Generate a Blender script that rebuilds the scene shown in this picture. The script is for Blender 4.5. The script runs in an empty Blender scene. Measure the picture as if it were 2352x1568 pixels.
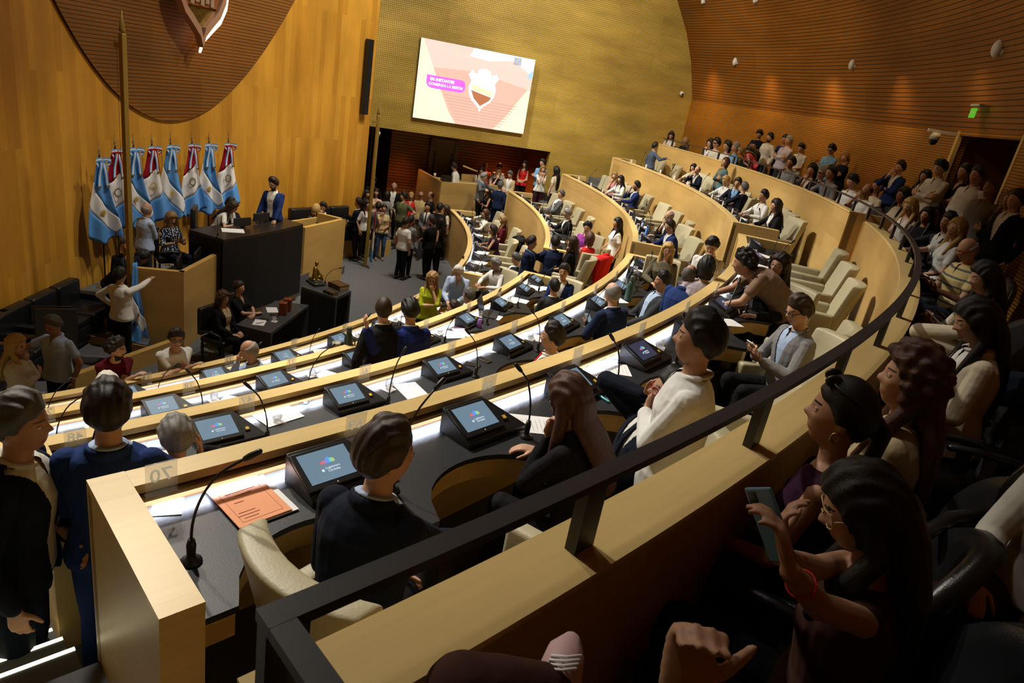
import bpy, bmesh, math, random
import numpy as np
from math import sin, cos, pi, radians as rad
from mathutils import Vector, Matrix
random.seed(7)
SC = bpy.context.scene
COL = SC.collection
# ------------------------------------------------------------------ camera
FPX = 1545.0; CAMP = np.array([15.4407, -15.3838, 5.445]); PITCH, ROLL = 0.3596, 0.1784
_fw = np.array([0, cos(PITCH), -sin(PITCH)]); _up = np.array([0, sin(PITCH), cos(PITCH)]); _rt = np.array([1., 0, 0])
_r2 = cos(ROLL)*_rt + sin(ROLL)*_up; _u2 = -sin(ROLL)*_rt + cos(ROLL)*_up
cd = bpy.data.cameras.new('camera'); cam = bpy.data.objects.new('camera', cd); COL.objects.link(cam)
cd.sensor_width = 36.0; cd.lens = FPX*36/2352; cd.clip_start = 0.02; cd.clip_end = 200
M = Matrix.Identity(4)
for i in range(3):
    M[i][0] = _r2[i]; M[i][1] = _u2[i]; M[i][2] = -_fw[i]; M[i][3] = CAMP[i]
cam.matrix_world = M
cd.dof.use_dof = True; cd.dof.focus_distance = 6.5; cd.dof.aperture_fstop = 13
SC.camera = cam
# ------------------------------------------------------------------ view, world, lights
SC.view_settings.view_transform = 'Standard'; SC.view_settings.look = 'None'
SC.view_settings.gamma = 1.0; SC.view_settings.use_curve_mapping = False
SC.view_settings.exposure = 0.0
SC.cycles.max_bounces = 6; SC.cycles.diffuse_bounces = 3; SC.cycles.glossy_bounces = 3
SC.cycles.transmission_bounces = 6; SC.cycles.transparent_max_bounces = 8
SC.cycles.caustics_reflective = False; SC.cycles.caustics_refractive = False
SC.cycles.sample_clamp_indirect = 4.0
W = bpy.data.worlds.new('world'); SC.world = W; W.use_nodes = True
W.node_tree.nodes['Background'].inputs[0].default_value = (1, .85, .65, 1)
W.node_tree.nodes['Background'].inputs[1].default_value = 0.0
def spot(x, y, z, tx, ty, tz, w, ang, col=(1, .93, .80), blend=.6, r=.25):
    l = bpy.data.lights.new('ceiling_or_added_spot', 'SPOT'); l.energy = w; l.spot_size = rad(ang); l.spot_blend = blend
    l.color = col; l.shadow_soft_size = r
    o = bpy.data.objects.new('ceiling_or_added_spot', l); COL.objects.link(o); o.location = (x, y, z)
    o.rotation_euler = Vector((tx-x, ty-y, tz-z)).to_track_quat('-Z', 'Y').to_euler(); return o
def pol(r, a, z=0.0): return Vector((r*cos(rad(a)), r*sin(rad(a)), z))
LK = 1.45
# ring of downlights in the ceiling, aimed outward over the desk rows; their cones end at the gallery parapet
for a, f in ((-45, .80), (-35, .85), (-25, .95), (-14, 1.0), (-3, 1.05), (8, 1.1), (19, 1.1)):
    p = pol(12.2, a); q = pol(17.3, a); spot(p.x, p.y, 11.4, q.x, q.y, 3.0, 2350*LK*f, 52, blend=.45)
# pit and rostrum
spot(13.0, -4.5, 11.6, 10.4, -3.0, .5, 1250*LK, 56); spot(13.0, 1.2, 11.6, 11.4, 2.0, 0, 1350*LK, 56)
# washes on the plank wall and the punched wall
spot(13.6, -1.4, 11.6, 7.6, -.3, 3.6, 950*LK, 74, (1, .92, .72), .9); spot(14.2, 1.8, 11.6, 9.3, 3.4, 4.4, 1350*LK, 70, (1, .92, .72), .9)
spot(14.2, -1.0, 11.8, 12.6, 7.3, 7.0, 2300*LK, 80, (1, .93, .76), 1.0, .5); spot(17.2, .6, 11.0, 16.6, 8.7, 6.6, 1900*LK, 84, (1, .93, .76), 1.0, .5)
# wash on the lath bowl and the back gallery from the ceiling middle
spot(11.5, -1.0, 11.6, 22.0, 5.6, 6.4, 1500*LK, 48, (1, .84, .58), .9); spot(11.5, -4.0, 11.6, 22.4, -2.2, 6.2, 480*LK, 40, (1, .84, .58), .9)
# dim spots added above the near gallery to brighten the people there
for a in (-43, -36, -28): p = pol(18.6, a); q = pol(21.6, a+2); spot(p.x, p.y, 10.4, q.x, q.y, 4.2, 95*LK, 60, blend=1.0)
# unseen spots added under the bowl to light the back wall and far gallery
for a, f in ((24, 1), (16, 1), (8, .9), (0, .7), (-8, .35)):
    p = pol(22.05, a); q = pol(22.7, a); spot(p.x, p.y, 6.9, q.x, q.y, 4.6, 42*LK*f, 130, (1, .62, .25), 1.0, .3)
# ------------------------------------------------------------------ helpers
def P(px, py, z):
    d = _fw + (px-1176)/FPX*_r2 - (py-784)/FPX*_u2
    return CAMP + d*((z-CAMP[2])/d[2])
def Pr(px, py, r):
    "point on the sight line of a pixel at plan radius r"
    d = _fw + (px-1176)/FPX*_r2 - (py-784)/FPX*_u2
    A = d[:2]@d[:2]; B = CAMP[:2]@d[:2]; C_ = CAMP[:2]@CAMP[:2]-r*r
    disc = B*B-A*C_
    if disc < 0: return None
    ts = [(-B-math.sqrt(disc))/A, (-B+math.sqrt(disc))/A]
    return [CAMP+d*t for t in ts if t > .3]
def link(name, data, parent=None, loc=None):
    o = bpy.data.objects.new(name, data); COL.objects.link(o)
    if parent is not None: o.parent = parent
    if loc is not None: o.location = loc
    return o
def tag(o, label=None, cat=None, group=None, kind=None):
    if label: o['label'] = label
    if cat: o['category'] = cat
    if group: o['group'] = group
    if kind: o['kind'] = kind
    return o
def empty(name, loc=(0, 0, 0), rz=0.0, label=None, cat=None, group=None):
    o = link(name, None); o.location = loc; o.rotation_euler = (0, 0, rz); o.empty_display_size = .1
    return tag(o, label, cat, group)
class MB:
    def __init__(s): s.v = []; s.f = []; s.m = []; s.sm = []; s.uv = []
    def add(s, vs, fs, m=0, smooth=False, uvs=None):
        b = len(s.v); s.v += [tuple(map(float, x)) for x in vs]
        for i, f in enumerate(fs):
            s.f.append([b+k for k in f]); s.m.append(m); s.sm.append(smooth); s.uv.append(None if uvs is None else uvs[i])
        return s
    def box(s, c, d, rz=0.0, m=0, M=None, taper=None):
        hx, hy, hz = d[0]/2, d[1]/2, d[2]/2; vs = []
        for z in (-hz, hz):
            t = 1 if (taper is None or z < 0) else taper
            for x, y in ((-hx, -hy), (hx, -hy), (hx, hy), (-hx, hy)):
                x *= t; y *= t
                q = Vector((x, y, z))
                if M is not None: q = M @ q
                if rz: q = Vector((q.x*cos(rz)-q.y*sin(rz), q.x*sin(rz)+q.y*cos(rz), q.z))
                vs.append((c[0]+q.x, c[1]+q.y, c[2]+q.z))
        return s.add(vs, [(3, 2, 1, 0), (4, 5, 6, 7), (0, 1, 5, 4), (1, 2, 6, 5), (2, 3, 7, 6), (3, 0, 4, 7)], m)
    def prism(s, poly, z0, z1, m=0, smooth=False):
        n = len(poly); vs = [(x, y, z0) for x, y in poly]+[(x, y, z1) for x, y in poly]
        s.add(vs, [tuple(range(n-1, -1, -1)), tuple(range(n, 2*n))], m)
        b = len(s.v)-2*n
        for i in range(n):
            j = (i+1) % n; s.f.append([b+i, b+j, b+n+j, b+n+i]); s.m.append(m); s.sm.append(smooth); s.uv.append(None)
        return s
    def arc(s, r0, r1, z0, z1, a0, a1, n=40, m=0, smooth=True, caps=True, z1b=None):
        "curved solid between two radii and two heights; UV in metres along the arc"
        vs = []; zb = z1 if z1b is None else z1b
        for i in range(n+1):
            a = rad(a0+(a1-a0)*i/n); c, q = cos(a), sin(a)
            vs += [(r0*c, r0*q, z0), (r1*c, r1*q, z0), (r1*c, r1*q, zb), (r0*c, r0*q, z1)]
        fs = []; uv = []; rm = (r0+r1)/2; L = rad(a1-a0)*rm/n; h = [0, r1-r0, r1-r0+zb-z0, 2*(r1-r0)+zb-z0, 2*(r1-r0)+2*(zb-z0)]
        for i in range(n):
            b = 4*i
            for k, (p, q_) in enumerate(((0, 1), (1, 2), (2, 3), (3, 0))):
                fs.append((b+p, b+q_, b+4+q_, b+4+p))
                if k == 3: lo, hi = z1, z0
                elif k == 1: lo, hi = z0, zb
                else: lo, hi = h[k], h[k+1]
                uv.append(((i*L, lo), (i*L, hi), ((i+1)*L, hi), ((i+1)*L, lo)))
        s.add(vs, fs, m, False, uv)
        if smooth and n > 12:
            for i in range(len(fs)): s.sm[-1-i] = False
        if caps:
            e = 4*n; b = len(s.v)-len(vs)
            for f in ((b+3, b+2, b+1, b), (b+e, b+e+1, b+e+2, b+e+3)):
                s.f.append(list(f)); s.m.append(m); s.sm.append(False); s.uv.append(None)
        return s
    def lathe(s, prof, n=16, c=(0, 0, 0), m=0, smooth=True, M=None):
        vs = []; k = len(prof)
        for i in range(n):
            a = 2*pi*i/n
            for r, z in prof:
                q = Vector((r*cos(a), r*sin(a), z))
                if M is not None: q = M @ q
                vs.append((c[0]+q.x, c[1]+q.y, c[2]+q.z))
        fs = []
        for i in range(n):
            j = (i+1) % n
            for t in range(k-1): fs.append((i*k+t, j*k+t, j*k+t+1, i*k+t+1))
        if prof[0][0] > 1e-6: fs.append(tuple(i*k for i in range(n-1, -1, -1)))
        if prof[-1][0] > 1e-6: fs.append(tuple(i*k+k-1 for i in range(n)))
        return s.add(vs, fs, m, smooth)
    def tube(s, pts, rs, n=8, m=0, smooth=True, flat=None, up=None, closed=False):
        "round (or flattened) tube through points, domed ends"
        pts = [np.array(p, float) for p in pts]; k = len(pts)
        if not hasattr(rs, '__len__'): rs = [rs]*k
        T = []
        for i in range(k):
            a = pts[max(i-1, 0)]; b = pts[min(i+1, k-1)]
            if closed: a = pts[(i-1) % k]; b = pts[(i+1) % k]
            t = b-a; T.append(t/(np.linalg.norm(t)+1e-12))
        u = np.array(up if up is not None else ((0, 0, 1.) if abs(T[0][2]) < .9 else (1., 0, 0)), float)
        rings = []
        for i in range(k):
            u = u-T[i]*(u@T[i]); u /= np.linalg.norm(u)+1e-12; w = np.cross(T[i], u)
            rr = rs[i]; ru, rw = (rr, rr) if not hasattr(rr, '__len__') else rr
            if flat: ru = rr*flat
            rings.append((pts[i], u.copy(), w, ru, rw))
        vs = []; nr = 0
        def ring(c, u_, w_, ru, rw):
            for j in range(n):
                a = 2*pi*j/n; vs.append(c+u_*cos(a)*ru+w_*sin(a)*rw)
        if not closed:
            c, u_, w_, ru, rw = rings[0]; e = min(ru, rw); ring(c-T[0]*e*.75, u_, w_, ru*.55, rw*.55); nr += 1
        for c, u_, w_, ru, rw in rings: ring(c, u_, w_, ru, rw); nr += 1
        if not closed:
            c, u_, w_, ru, rw = rings[-1]; e = min(ru, rw); ring(c+T[-1]*e*.75, u_, w_, ru*.55, rw*.55); nr += 1
        fs = []
        for i in range(nr-1 if not closed else nr):
            for j in range(n):
                jj = (j+1) % n; i2 = (i+1) % nr; fs.append((i*n+j, i*n+jj, i2*n+jj, i2*n+j))
        if not closed: fs += [tuple(range(n-1, -1, -1)), tuple(range((nr-1)*n, nr*n))]
        return s.add(vs, fs, m, smooth)
    def ell(s, c, r, n=12, k=8, m=0, M=None):
        vs = []; fs = []
        for i in range(1, k):
            t = pi*i/k
            for j in range(n):
                a = 2*pi*j/n; q = Vector((r[0]*sin(t)*cos(a), r[1]*sin(t)*sin(a), r[2]*cos(t)))
                if M is not None: q = M @ q
                vs.append((c[0]+q.x, c[1]+q.y, c[2]+q.z))
        q1 = Vector((0, 0, r[2])); q2 = -q1
        if M is not None: q1 = M @ q1; q2 = M @ q2
        vs += [(c[0]+q1.x, c[1]+q1.y, c[2]+q1.z), (c[0]+q2.x, c[1]+q2.y, c[2]+q2.z)]; T = len(vs)-2
        for i in range(k-2):
            for j in range(n): fs.append((i*n+j, (i+1)*n+j, (i+1)*n+(j+1) % n, i*n+(j+1) % n))
        for j in range(n):
            fs.append((T, j, (j+1) % n)); fs.append((T+1, (k-2)*n+(j+1) % n, (k-2)*n+j))
        return s.add(vs, fs, m, True)
    def grid(s, fn, nu, nv, m=0, smooth=True, uvs=None, flip=False):
        vs = [fn(i/nu, j/nv) for j in range(nv+1) for i in range(nu+1)]; fs = []; uv = []
        for j in range(nv):
            for i in range(nu):
                q = (j*(nu+1)+i, j*(nu+1)+i+1, (j+1)*(nu+1)+i+1, (j+1)*(nu+1)+i)
                cr = ((i/nu, j/nv), ((i+1)/nu, j/nv), ((i+1)/nu, (j+1)/nv), (i/nu, (j+1)/nv))
                if flip: q = q[::-1]; cr = cr[::-1]
                fs.append(q)
                uv.append([uvs(*c) for c in cr] if uvs else None)
        return s.add(vs, fs, m, smooth, uv)
    def mesh(s, name='m'):
        me = bpy.data.meshes.new(name); me.from_pydata(s.v, [], s.f)
        me.polygons.foreach_set('material_index', s.m); me.polygons.foreach_set('use_smooth', s.sm)
        uvl = me.uv_layers.new(name='uv'); out = []
        for fi, p in enumerate(me.polygons):
            u = s.uv[fi]
            if u is not None:
                for c in u: out += [c[0], c[1]]
            else:
                n = p.normal; ax = max(range(3), key=lambda i: abs(n[i]))
                for vi in p.vertices:
                    x, y, z = s.v[vi]; out += [y, z] if ax == 0 else [x, z] if ax == 1 else [x, y]
        uvl.data.foreach_set('uv', out); me.update(); return me
    def build(s, name, mats, parent=None, loc=None, rz=None, bevel=0.0, seg=2, kind=None):
        me = s.mesh(name)
        for m_ in (mats if isinstance(mats, (list, tuple)) else [mats]): me.materials.append(m_)
        if bevel:
            bm = bmesh.new(); bm.from_mesh(me)
            es = [e for e in bm.edges if e.is_manifold and e.calc_face_angle(0) > .5]
            bmesh.ops.bevel(bm, geom=es, offset=bevel, segments=seg, affect='EDGES', profile=.5, clamp_overlap=True)
            bm.to_mesh(me); bm.free()
            me.polygons.foreach_set('use_smooth', [len(p.vertices) == 4 and p.area < bevel*2.2 or bevel > .012 for p in me.polygons])
        o = link(name, me, parent, loc)
        if rz is not None: o.rotation_euler = (0, 0, rz)
        if kind: o['kind'] = kind
        return o
def copy_tree(o, parent=None):
    c = o.copy(); COL.objects.link(c); c.parent = parent
    for ch in KIDS.get(o.name, ()): copy_tree(ch, c)
    return c
KIDS = {}
def note_kids(root):
    "remember the children of a prototype so that it can be copied"
    for o in COL.objects:
        if o.parent is not None: KIDS.setdefault(o.parent.name, [])
    for o in COL.objects:
        if o.parent is not None and o not in KIDS[o.parent.name]: KIDS[o.parent.name].append(o)
# ------------------------------------------------------------------ materials
def nodes(name):
    m = bpy.data.materials.new(name); m.use_nodes = True; nt = m.node_tree
    return m, nt, nt.nodes['Principled BSDF'], (lambda t, **k: _nn(nt, t, k))
def _nn(nt, t, k):
    n = nt.nodes.new(t)
    for a, b in k.items(): setattr(n, a, b)
    return n
def c4(c, f=1.0): return (c[0]*f, c[1]*f, c[2]*f, 1)
def setp(b, rough=.5, spec=.5, metal=0.0):
    b.inputs['Roughness'].default_value = rough; b.inputs['Specular IOR Level'].default_value = spec; b.inputs['Metallic'].default_value = metal
_MC = {}
def plain(name, c, rough=.6, spec=.4, metal=0.0, var=.12, scale=18.0, bump=0.0, bscale=None, stretch=(1, 1, 1)):
    "surface colour with a little procedural unevenness"
    key = (name, tuple(c), rough)
    if key in _MC: return _MC[key]
    m, nt, b, N = nodes(name); setp(b, rough, spec, metal); L = nt.links.new
    tc = N('ShaderNodeTexCoord'); mp = N('ShaderNodeMapping'); mp.inputs['Scale'].default_value = stretch; L(tc.outputs['Object'], mp.inputs[0])
    no = N('ShaderNodeTexNoise'); no.inputs['Scale'].default_value = scale; no.inputs['Detail'].default_value = 3; L(mp.outputs[0], no.inputs['Vector'])
    mx = N('ShaderNodeMix', data_type='RGBA'); mx.inputs[6].default_value = c4(c, 1-var); mx.inputs[7].default_value = c4([min(1, x) for x in c], 1+var)
    L(no.outputs['Fac'], mx.inputs[0]); L(mx.outputs[2], b.inputs['Base Color'])
    if bump:
        n2 = N('ShaderNodeTexNoise'); n2.inputs['Scale'].default_value = bscale or scale*2; n2.inputs['Detail'].default_value = 2; L(mp.outputs[0], n2.inputs['Vector'])
        bp = N('ShaderNodeBump'); bp.inputs['Strength'].default_value = bump; bp.inputs['Distance'].default_value = .02; L(n2.outputs['Fac'], bp.inputs['Height']); L(bp.outputs[0], b.inputs['Normal'])
    _MC[key] = m; return m
def wood(name, c1, c2, pw, pl, vertical=False, rough=.42, grain=.25, mortar=0.0, blotch=.25, spec=.35):
    "planks laid out in UV metres: pw wide, pl long"
    m, nt, b, N = nodes(name); setp(b, rough, spec); L = nt.links.new
    tc = N('ShaderNodeTexCoord'); mp = N('ShaderNodeMapping')
    if vertical: mp.inputs['Rotation'].default_value = (0, 0, pi/2)
    L(tc.outputs['UV'], mp.inputs[0])
    br = N('ShaderNodeTexBrick'); br.offset = .37; br.offset_frequency = 2; br.squash = 1
    br.inputs['Scale'].default_value = 1; br.inputs['Brick Width'].default_value = pl; br.inputs['Row Height'].default_value = pw
    br.inputs['Mortar Size'].default_value = mortar; br.inputs['Bias'].default_value = -.1
    br.inputs['Color1'].default_value = c4(c1); br.inputs['Color2'].default_value = c4(c2); br.inputs['Mortar'].default_value = c4(c1, .35)
    L(mp.outputs[0], br.inputs['Vector'])
    m2 = N('ShaderNodeMapping'); m2.inputs['Scale'].default_value = (1.2, 26, 1); L(mp.outputs[0], m2.inputs[0])
    g = N('ShaderNodeTexNoise'); g.inputs['Scale'].default_value = 1.5; g.inputs['Detail'].default_value = 4; L(m2.outputs[0], g.inputs['Vector'])
    m3 = N('ShaderNodeMapping'); m3.inputs['Scale'].default_value = (.5, 1.6, 1); L(mp.outputs[0], m3.inputs[0])
    g2 = N('ShaderNodeTexNoise'); g2.inputs['Scale'].default_value = 1.1; g2.inputs['Detail'].default_value = 3; L(m3.outputs[0], g2.inputs['Vector'])
    mr = N('ShaderNodeMapRange'); mr.inputs[3].default_value = 1-grain; mr.inputs[4].default_value = 1+grain; L(g.outputs['Fac'], mr.inputs[0])
    mr2 = N('ShaderNodeMapRange'); mr2.inputs[1].default_value = .3; mr2.inputs[2].default_value = .7; mr2.inputs[3].default_value = 1-blotch; mr2.inputs[4].default_value = 1+blotch; L(g2.outputs['Fac'], mr2.inputs[0])
    mu = N('ShaderNodeMath', operation='MULTIPLY'); L(mr.outputs[0], mu.inputs[0]); L(mr2.outputs[0], mu.inputs[1])
    vm = N('ShaderNodeVectorMath', operation='SCALE'); L(br.outputs['Color'], vm.inputs[0]); L(mu.outputs[0], vm.inputs['Scale'])
    L(vm.outputs[0], b.inputs['Base Color'])
    return m, nt, b, N, vm, tc
def slat(name, c1, c2, pitch=.10, gap=.2, pl=2.2, rough=.5):
    "horizontal wooden laths with dark grooves between them, UV in metres"
    m, nt, b, N, vm, tc = wood(name, c1, c2, .9, pl, rough=rough, grain=.12, blotch=.16)
    L = nt.links.new; sp = N('ShaderNodeSeparateXYZ'); L(tc.outputs['UV'], sp.inputs[0])
    d = N('ShaderNodeMath', operation='DIVIDE'); L(sp.outputs['Y'], d.inputs[0]); d.inputs[1].default_value = pitch
    fr = N('ShaderNodeMath', operation='FRACT'); L(d.outputs[0], fr.inputs[0])
    gt = N('ShaderNodeMath', operation='GREATER_THAN'); L(fr.outputs[0], gt.inputs[0]); gt.inputs[1].default_value = gap
    mx = N('ShaderNodeMix', data_type='RGBA'); mx.inputs[6].default_value = c4(c1, .06); L(gt.outputs[0], mx.inputs[0]); L(vm.outputs[0], mx.inputs[7])
    L(mx.outputs[2], b.inputs['Base Color'])
    bp = N('ShaderNodeBump'); bp.inputs['Strength'].default_value = .6; bp.inputs['Distance'].default_value = .02; L(gt.outputs[0], bp.inputs['Height']); L(bp.outputs[0], b.inputs['Normal'])
    return m
def punched(name, c1, c2, pitch=.055, hole=.22):
    "wood panels punched with a square grid of round holes"
    m, nt, b, N, vm, tc = wood(name, c1, c2, .6, 2.4, rough=.5, grain=.15, blotch=.22)
    L = nt.links.new; sc = N('ShaderNodeVectorMath', operation='SCALE'); sc.inputs['Scale'].default_value = 1/pitch; L(tc.outputs['UV'], sc.inputs[0])
    fr = N('ShaderNodeVectorMath', operation='FRACTION'); L(sc.outputs[0], fr.inputs[0])
    sb = N('ShaderNodeVectorMath', operation='SUBTRACT'); L(fr.outputs[0], sb.inputs[0]); sb.inputs[1].default_value = (.5, .5, 0)
    ln = N('ShaderNodeVectorMath', operation='LENGTH'); L(sb.outputs[0], ln.inputs[0])
    gt = N('ShaderNodeMath', operation='GREATER_THAN'); L(ln.outputs['Value'], gt.inputs[0]); gt.inputs[1].default_value = hole
    mx = N('ShaderNodeMix', data_type='RGBA'); mx.inputs[6].default_value = c4(c1, .07); L(gt.outputs[0], mx.inputs[0]); L(vm.outputs[0], mx.inputs[7])
    L(mx.outputs[2], b.inputs['Base Color']); return m
def emit(name, c, s, base=(.02, .02, .02), grad=None):
    m, nt, b, N = nodes(name); setp(b, .35, .5); b.inputs['Base Color'].default_value = c4(base)
    b.inputs['Emission Color'].default_value = c4(c); b.inputs['Emission Strength'].default_value = s
    tc = N('ShaderNodeTexCoord'); no = N('ShaderNodeTexNoise'); no.inputs['Scale'].default_value = 3.0; nt.links.new(tc.outputs['Object'], no.inputs['Vector'])
    mx = N('ShaderNodeMix', data_type='RGBA'); mx.inputs[6].default_value = c4(c, .94); mx.inputs[7].default_value = c4(c, 1.04)
    nt.links.new(no.outputs['Fac'], mx.inputs[0]); nt.links.new(mx.outputs[2], b.inputs['Emission Color']); return m
def glass(name, c=(1, 1, 1), rough=.02, alpha=None):
    m, nt, b, N = nodes(name); setp(b, rough, .5); b.inputs['Base Color'].default_value = c4(c); b.inputs['Transmission Weight'].default_value = 1.0; b.inputs['IOR'].default_value = 1.3
    return m
WOODL = wood('light_maple_panels', (.56, .37, .135), (.47, .295, .095), .30, 1.7, grain=.10, blotch=.14)[0]
WOODC = wood('light_maple_cap', (.66, .48, .20), (.60, .43, .17), .6, 3.0, grain=.10, blotch=.12, rough=.38)[0]
PLANK = wood('tall_honey_planks', (.58, .29, .035), (.44, .20, .020), .16, 3.2, vertical=True, grain=.10, blotch=.18, rough=.45)[0]
PUNCH = punched('punched_wood_panels', (.53, .365, .080), (.45, .30, .060))
SLATW = slat('lath_panelling', (.46, .20, .025), (.38, .155, .018), .045, .24)
SLATB = slat('lath_bowl', (.33, .13, .020), (.27, .10, .014), .085, .18)
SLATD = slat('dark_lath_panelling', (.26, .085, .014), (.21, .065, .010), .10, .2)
CARPET = plain('grey_carpet', (.118, .121, .130), .95, .1, var=.2, scale=60, bump=.2, bscale=300)
DTOP = plain('charcoal_desk_leather', (.016, .018, .022), .46, .35, var=.10, scale=40, bump=.06, bscale=250)
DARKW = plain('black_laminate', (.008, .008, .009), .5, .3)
SHADOWG = plain('shadow_gap_brown', (.060, .030, .012), .6, .3)  # shade of the gap under the desk caps, put into a dark brown
BEIGE = plain('beige_leather', (.40, .36, .235), .48, .4, var=.06, scale=9, bump=.08, bscale=120)
BLKL = plain('black_leather', (.010, .011, .013), .32, .5, var=.15, scale=9, bump=.08, bscale=160)
BLK = plain('black_plastic', (.010, .010, .011), .40, .5)
BLKM = plain('black_steel', (.020, .021, .026), .45, .5)
GREYT = plain('grey_laminate_table', (.045, .050, .058), .5, .4)
GOLD = plain('gold_brass', (.36, .25, .045), .38, .5, .85)
GOLDP = plain('aged_brass_pole', (.30, .20, .040), .42, .5, .35)
CHROME = plain('polished_steel', (.6, .6, .6), .2, .5, 1.0)
PAPER = plain('white_paper', (.80, .80, .82), .7, .2, var=.04)
INK = plain('printed_ink', (.30, .30, .32), .8, .1)
ORANGEP = plain('salmon_cover', (.80, .33, .16), .6, .3, var=.04)
LED = emit('led_strip', (.74, .83, 1), 150.0, (.8, .8, .8)); LIPW = emit('led_lip', (1, .78, .42), 1.1, (.5, .4, .2))
WHITEP = plain('white_plastic', (.7, .7, .68), .4, .5)
def clear(name, alpha, rough=.05, c=(.9, .95, 1)):
    m, nt, b, N = nodes(name); setp(b, rough, .8); b.inputs['Base Color'].default_value = c4(c); lw = N('ShaderNodeLayerWeight'); lw.inputs[0].default_value = .35
    mr = N('ShaderNodeMapRange'); mr.inputs[3].default_value = alpha; mr.inputs[4].default_value = min(1, alpha+.45); nt.links.new(lw.outputs['Facing'], mr.inputs[0]); nt.links.new(mr.outputs[0], b.inputs['Alpha']); return m
GLASSM = clear('clear_glass', .10); ACRYL = clear('clear_acrylic', .13, .1); WATER = clear('water', .12, .02, (.8, .9, 1))
ENGR, _nt, _b, _N = nodes('frosted_engraving'); _b.inputs['Base Color'].default_value = (.85, .85, .82, 1); _t = _N('ShaderNodeBsdfTranslucent'); _t.inputs[0].default_value = (.9, .9, .86, 1); _m = _N('ShaderNodeMixShader'); _m.inputs[0].default_value = .6
_nt.links.new(_b.outputs[0], _m.inputs[1]); _nt.links.new(_t.outputs[0], _m.inputs[2]); _nt.links.new(_m.outputs[0], _nt.nodes['Material Output'].inputs[0])
# ------------------------------------------------------------------ the room
RR = [13.97, 15.79, 17.56, 19.27, 20.96]           # front face of the four desk rows and of the gallery parapet
CAPZ = [1.535, 2.31, 3.053, 3.795, 4.435]
FL = [.655, 1.43, 2.173, 2.915, 3.45]             # floors behind them
A0, A1 = -43.6, 23.7
NEAR_END = [-12.0, -11.9, -11.9, -12.2]; FAR_BEG = [-5.5, -3.7, -8.1, -8.4]
def S(o): o['kind'] = 'structure'; return o
S(MB().box((12, -1, -.1), (34, 44, .2)).build('floor', CARPET))
# planked wall behind the rostrum
AX = rad(-10.5); UU = np.array([cos(AX), sin(AX)]); VV = np.array([-UU[1], UU[0]]); CW = UU*21.0; RW = 13.5
def fw(th, z, off=0.0):
    "point of the planked wall: th degrees from its middle, off metres in front"
    w = -UU*cos(rad(th))+VV*sin(rad(th)); q = CW+w*(RW-off); return Vector((q[0], q[1], z))
S(MB().arc(RW, RW+.18, 0, 12, 169.5+42, 169.5-29.2, 90).build('wall_front', PLANK, loc=(CW[0], CW[1], 0)))
SLATP = slat('lath_scallop', (.235, .095, .016), (.195, .075, .011), .068, .17)
def scal(u, v):
    th = -26+52*u+2.2; z0 = 3.53+.0125*(th-2.2)**2; return fw(th, z0+(12-z0)*v, .05)
def scal_uv(u, v):
    th = -26+52*u+2.2; z0 = 3.53+.0125*(th-2.2)**2; return (th*.2356, z0+(12-z0)*v)
mb = MB().grid(scal, 60, 24, 0, True, scal_uv)
edge = [scal(i/60, 0) for i in range(61)]; back = [fw(-26+52*i/60+2.2, e.z, -.02) for i, e in enumerate(edge)]
mb.add(edge+back, [(i, i+1, 62+i, 61+i) for i in range(60)], 1)
S(mb.build('wall_scallop', [SLATP, SHADOWG]))
# punched wall with the screen: a plane 1.5 m beyond the row ends
AZ = rad(23.7); DD = np.array([cos(AZ), sin(AZ), 0]); NN = np.array([-sin(AZ), cos(AZ), 0]); AW = np.array([18.487, 9.604, 0])
def pw(s, z, off=0.0): q = AW+DD*s+NN*off; return Vector((q[0], q[1], z))
def onw(px, py, off=0.0):
    d = _fw + (px-1176)/FPX*_r2 - (py-784)/FPX*_u2
    X = CAMP+d*(((AW+NN*off-CAMP)@NN)/(d@NN)); return (X-AW)@DD, X[2]
def wallbox(mb, s0, s1, z0, z1, o0, o1, m=0):
    vs = [pw(s, z, o) for z in (z0, z1) for s, o in ((s0, o0), (s1, o0), (s1, o1), (s0, o1))]
    q = lambda s, z: (s, z)
    uv = [((s0, 0), (s0, 1), (s1, 1), (s1, 0)), ((s0, 0), (s1, 0), (s1, 1), (s0, 1)), (q(s0, z0), q(s1, z0), q(s1, z1), q(s0, z1)),
          ((o0, z0), (o1, z0), (o1, z1), (o0, z1)), (q(s1, z0), q(s0, z0), q(s0, z1), q(s1, z1)), ((o1, z0), (o0, z0), (o0, z1), (o1, z1))]
    return mb.add(vs, [(3, 2, 1, 0), (4, 5, 6, 7), (0, 1, 5, 4), (1, 2, 6, 5), (2, 3, 7, 6), (3, 0, 4, 7)], m, False, uv)
SO = -3.17
mb = MB(); wallbox(mb, -9.6, 4.2, 3.55, 12, 0, .2); wallbox(mb, SO, 4.2, 0, 3.55, 0, .2)
S(mb.build('wall_right', PUNCH))
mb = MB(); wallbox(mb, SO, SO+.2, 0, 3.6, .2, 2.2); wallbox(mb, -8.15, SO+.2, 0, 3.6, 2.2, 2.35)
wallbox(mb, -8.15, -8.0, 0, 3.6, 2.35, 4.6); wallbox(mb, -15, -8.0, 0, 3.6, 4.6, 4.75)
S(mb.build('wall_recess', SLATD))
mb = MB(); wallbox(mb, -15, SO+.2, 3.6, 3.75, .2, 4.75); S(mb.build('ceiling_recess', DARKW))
s0, _ = onw(995, 345, 2.2); s1, _ = onw(1043, 345, 2.2)
mb = MB(); wallbox(mb, s0, s1, 1.2, 3.15, 2.12, 2.2, 0); d1 = mb.build('door_1', plain('brown_door', (.13, .085, .055), .5, .4)); S(d1)
mb = MB()
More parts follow.
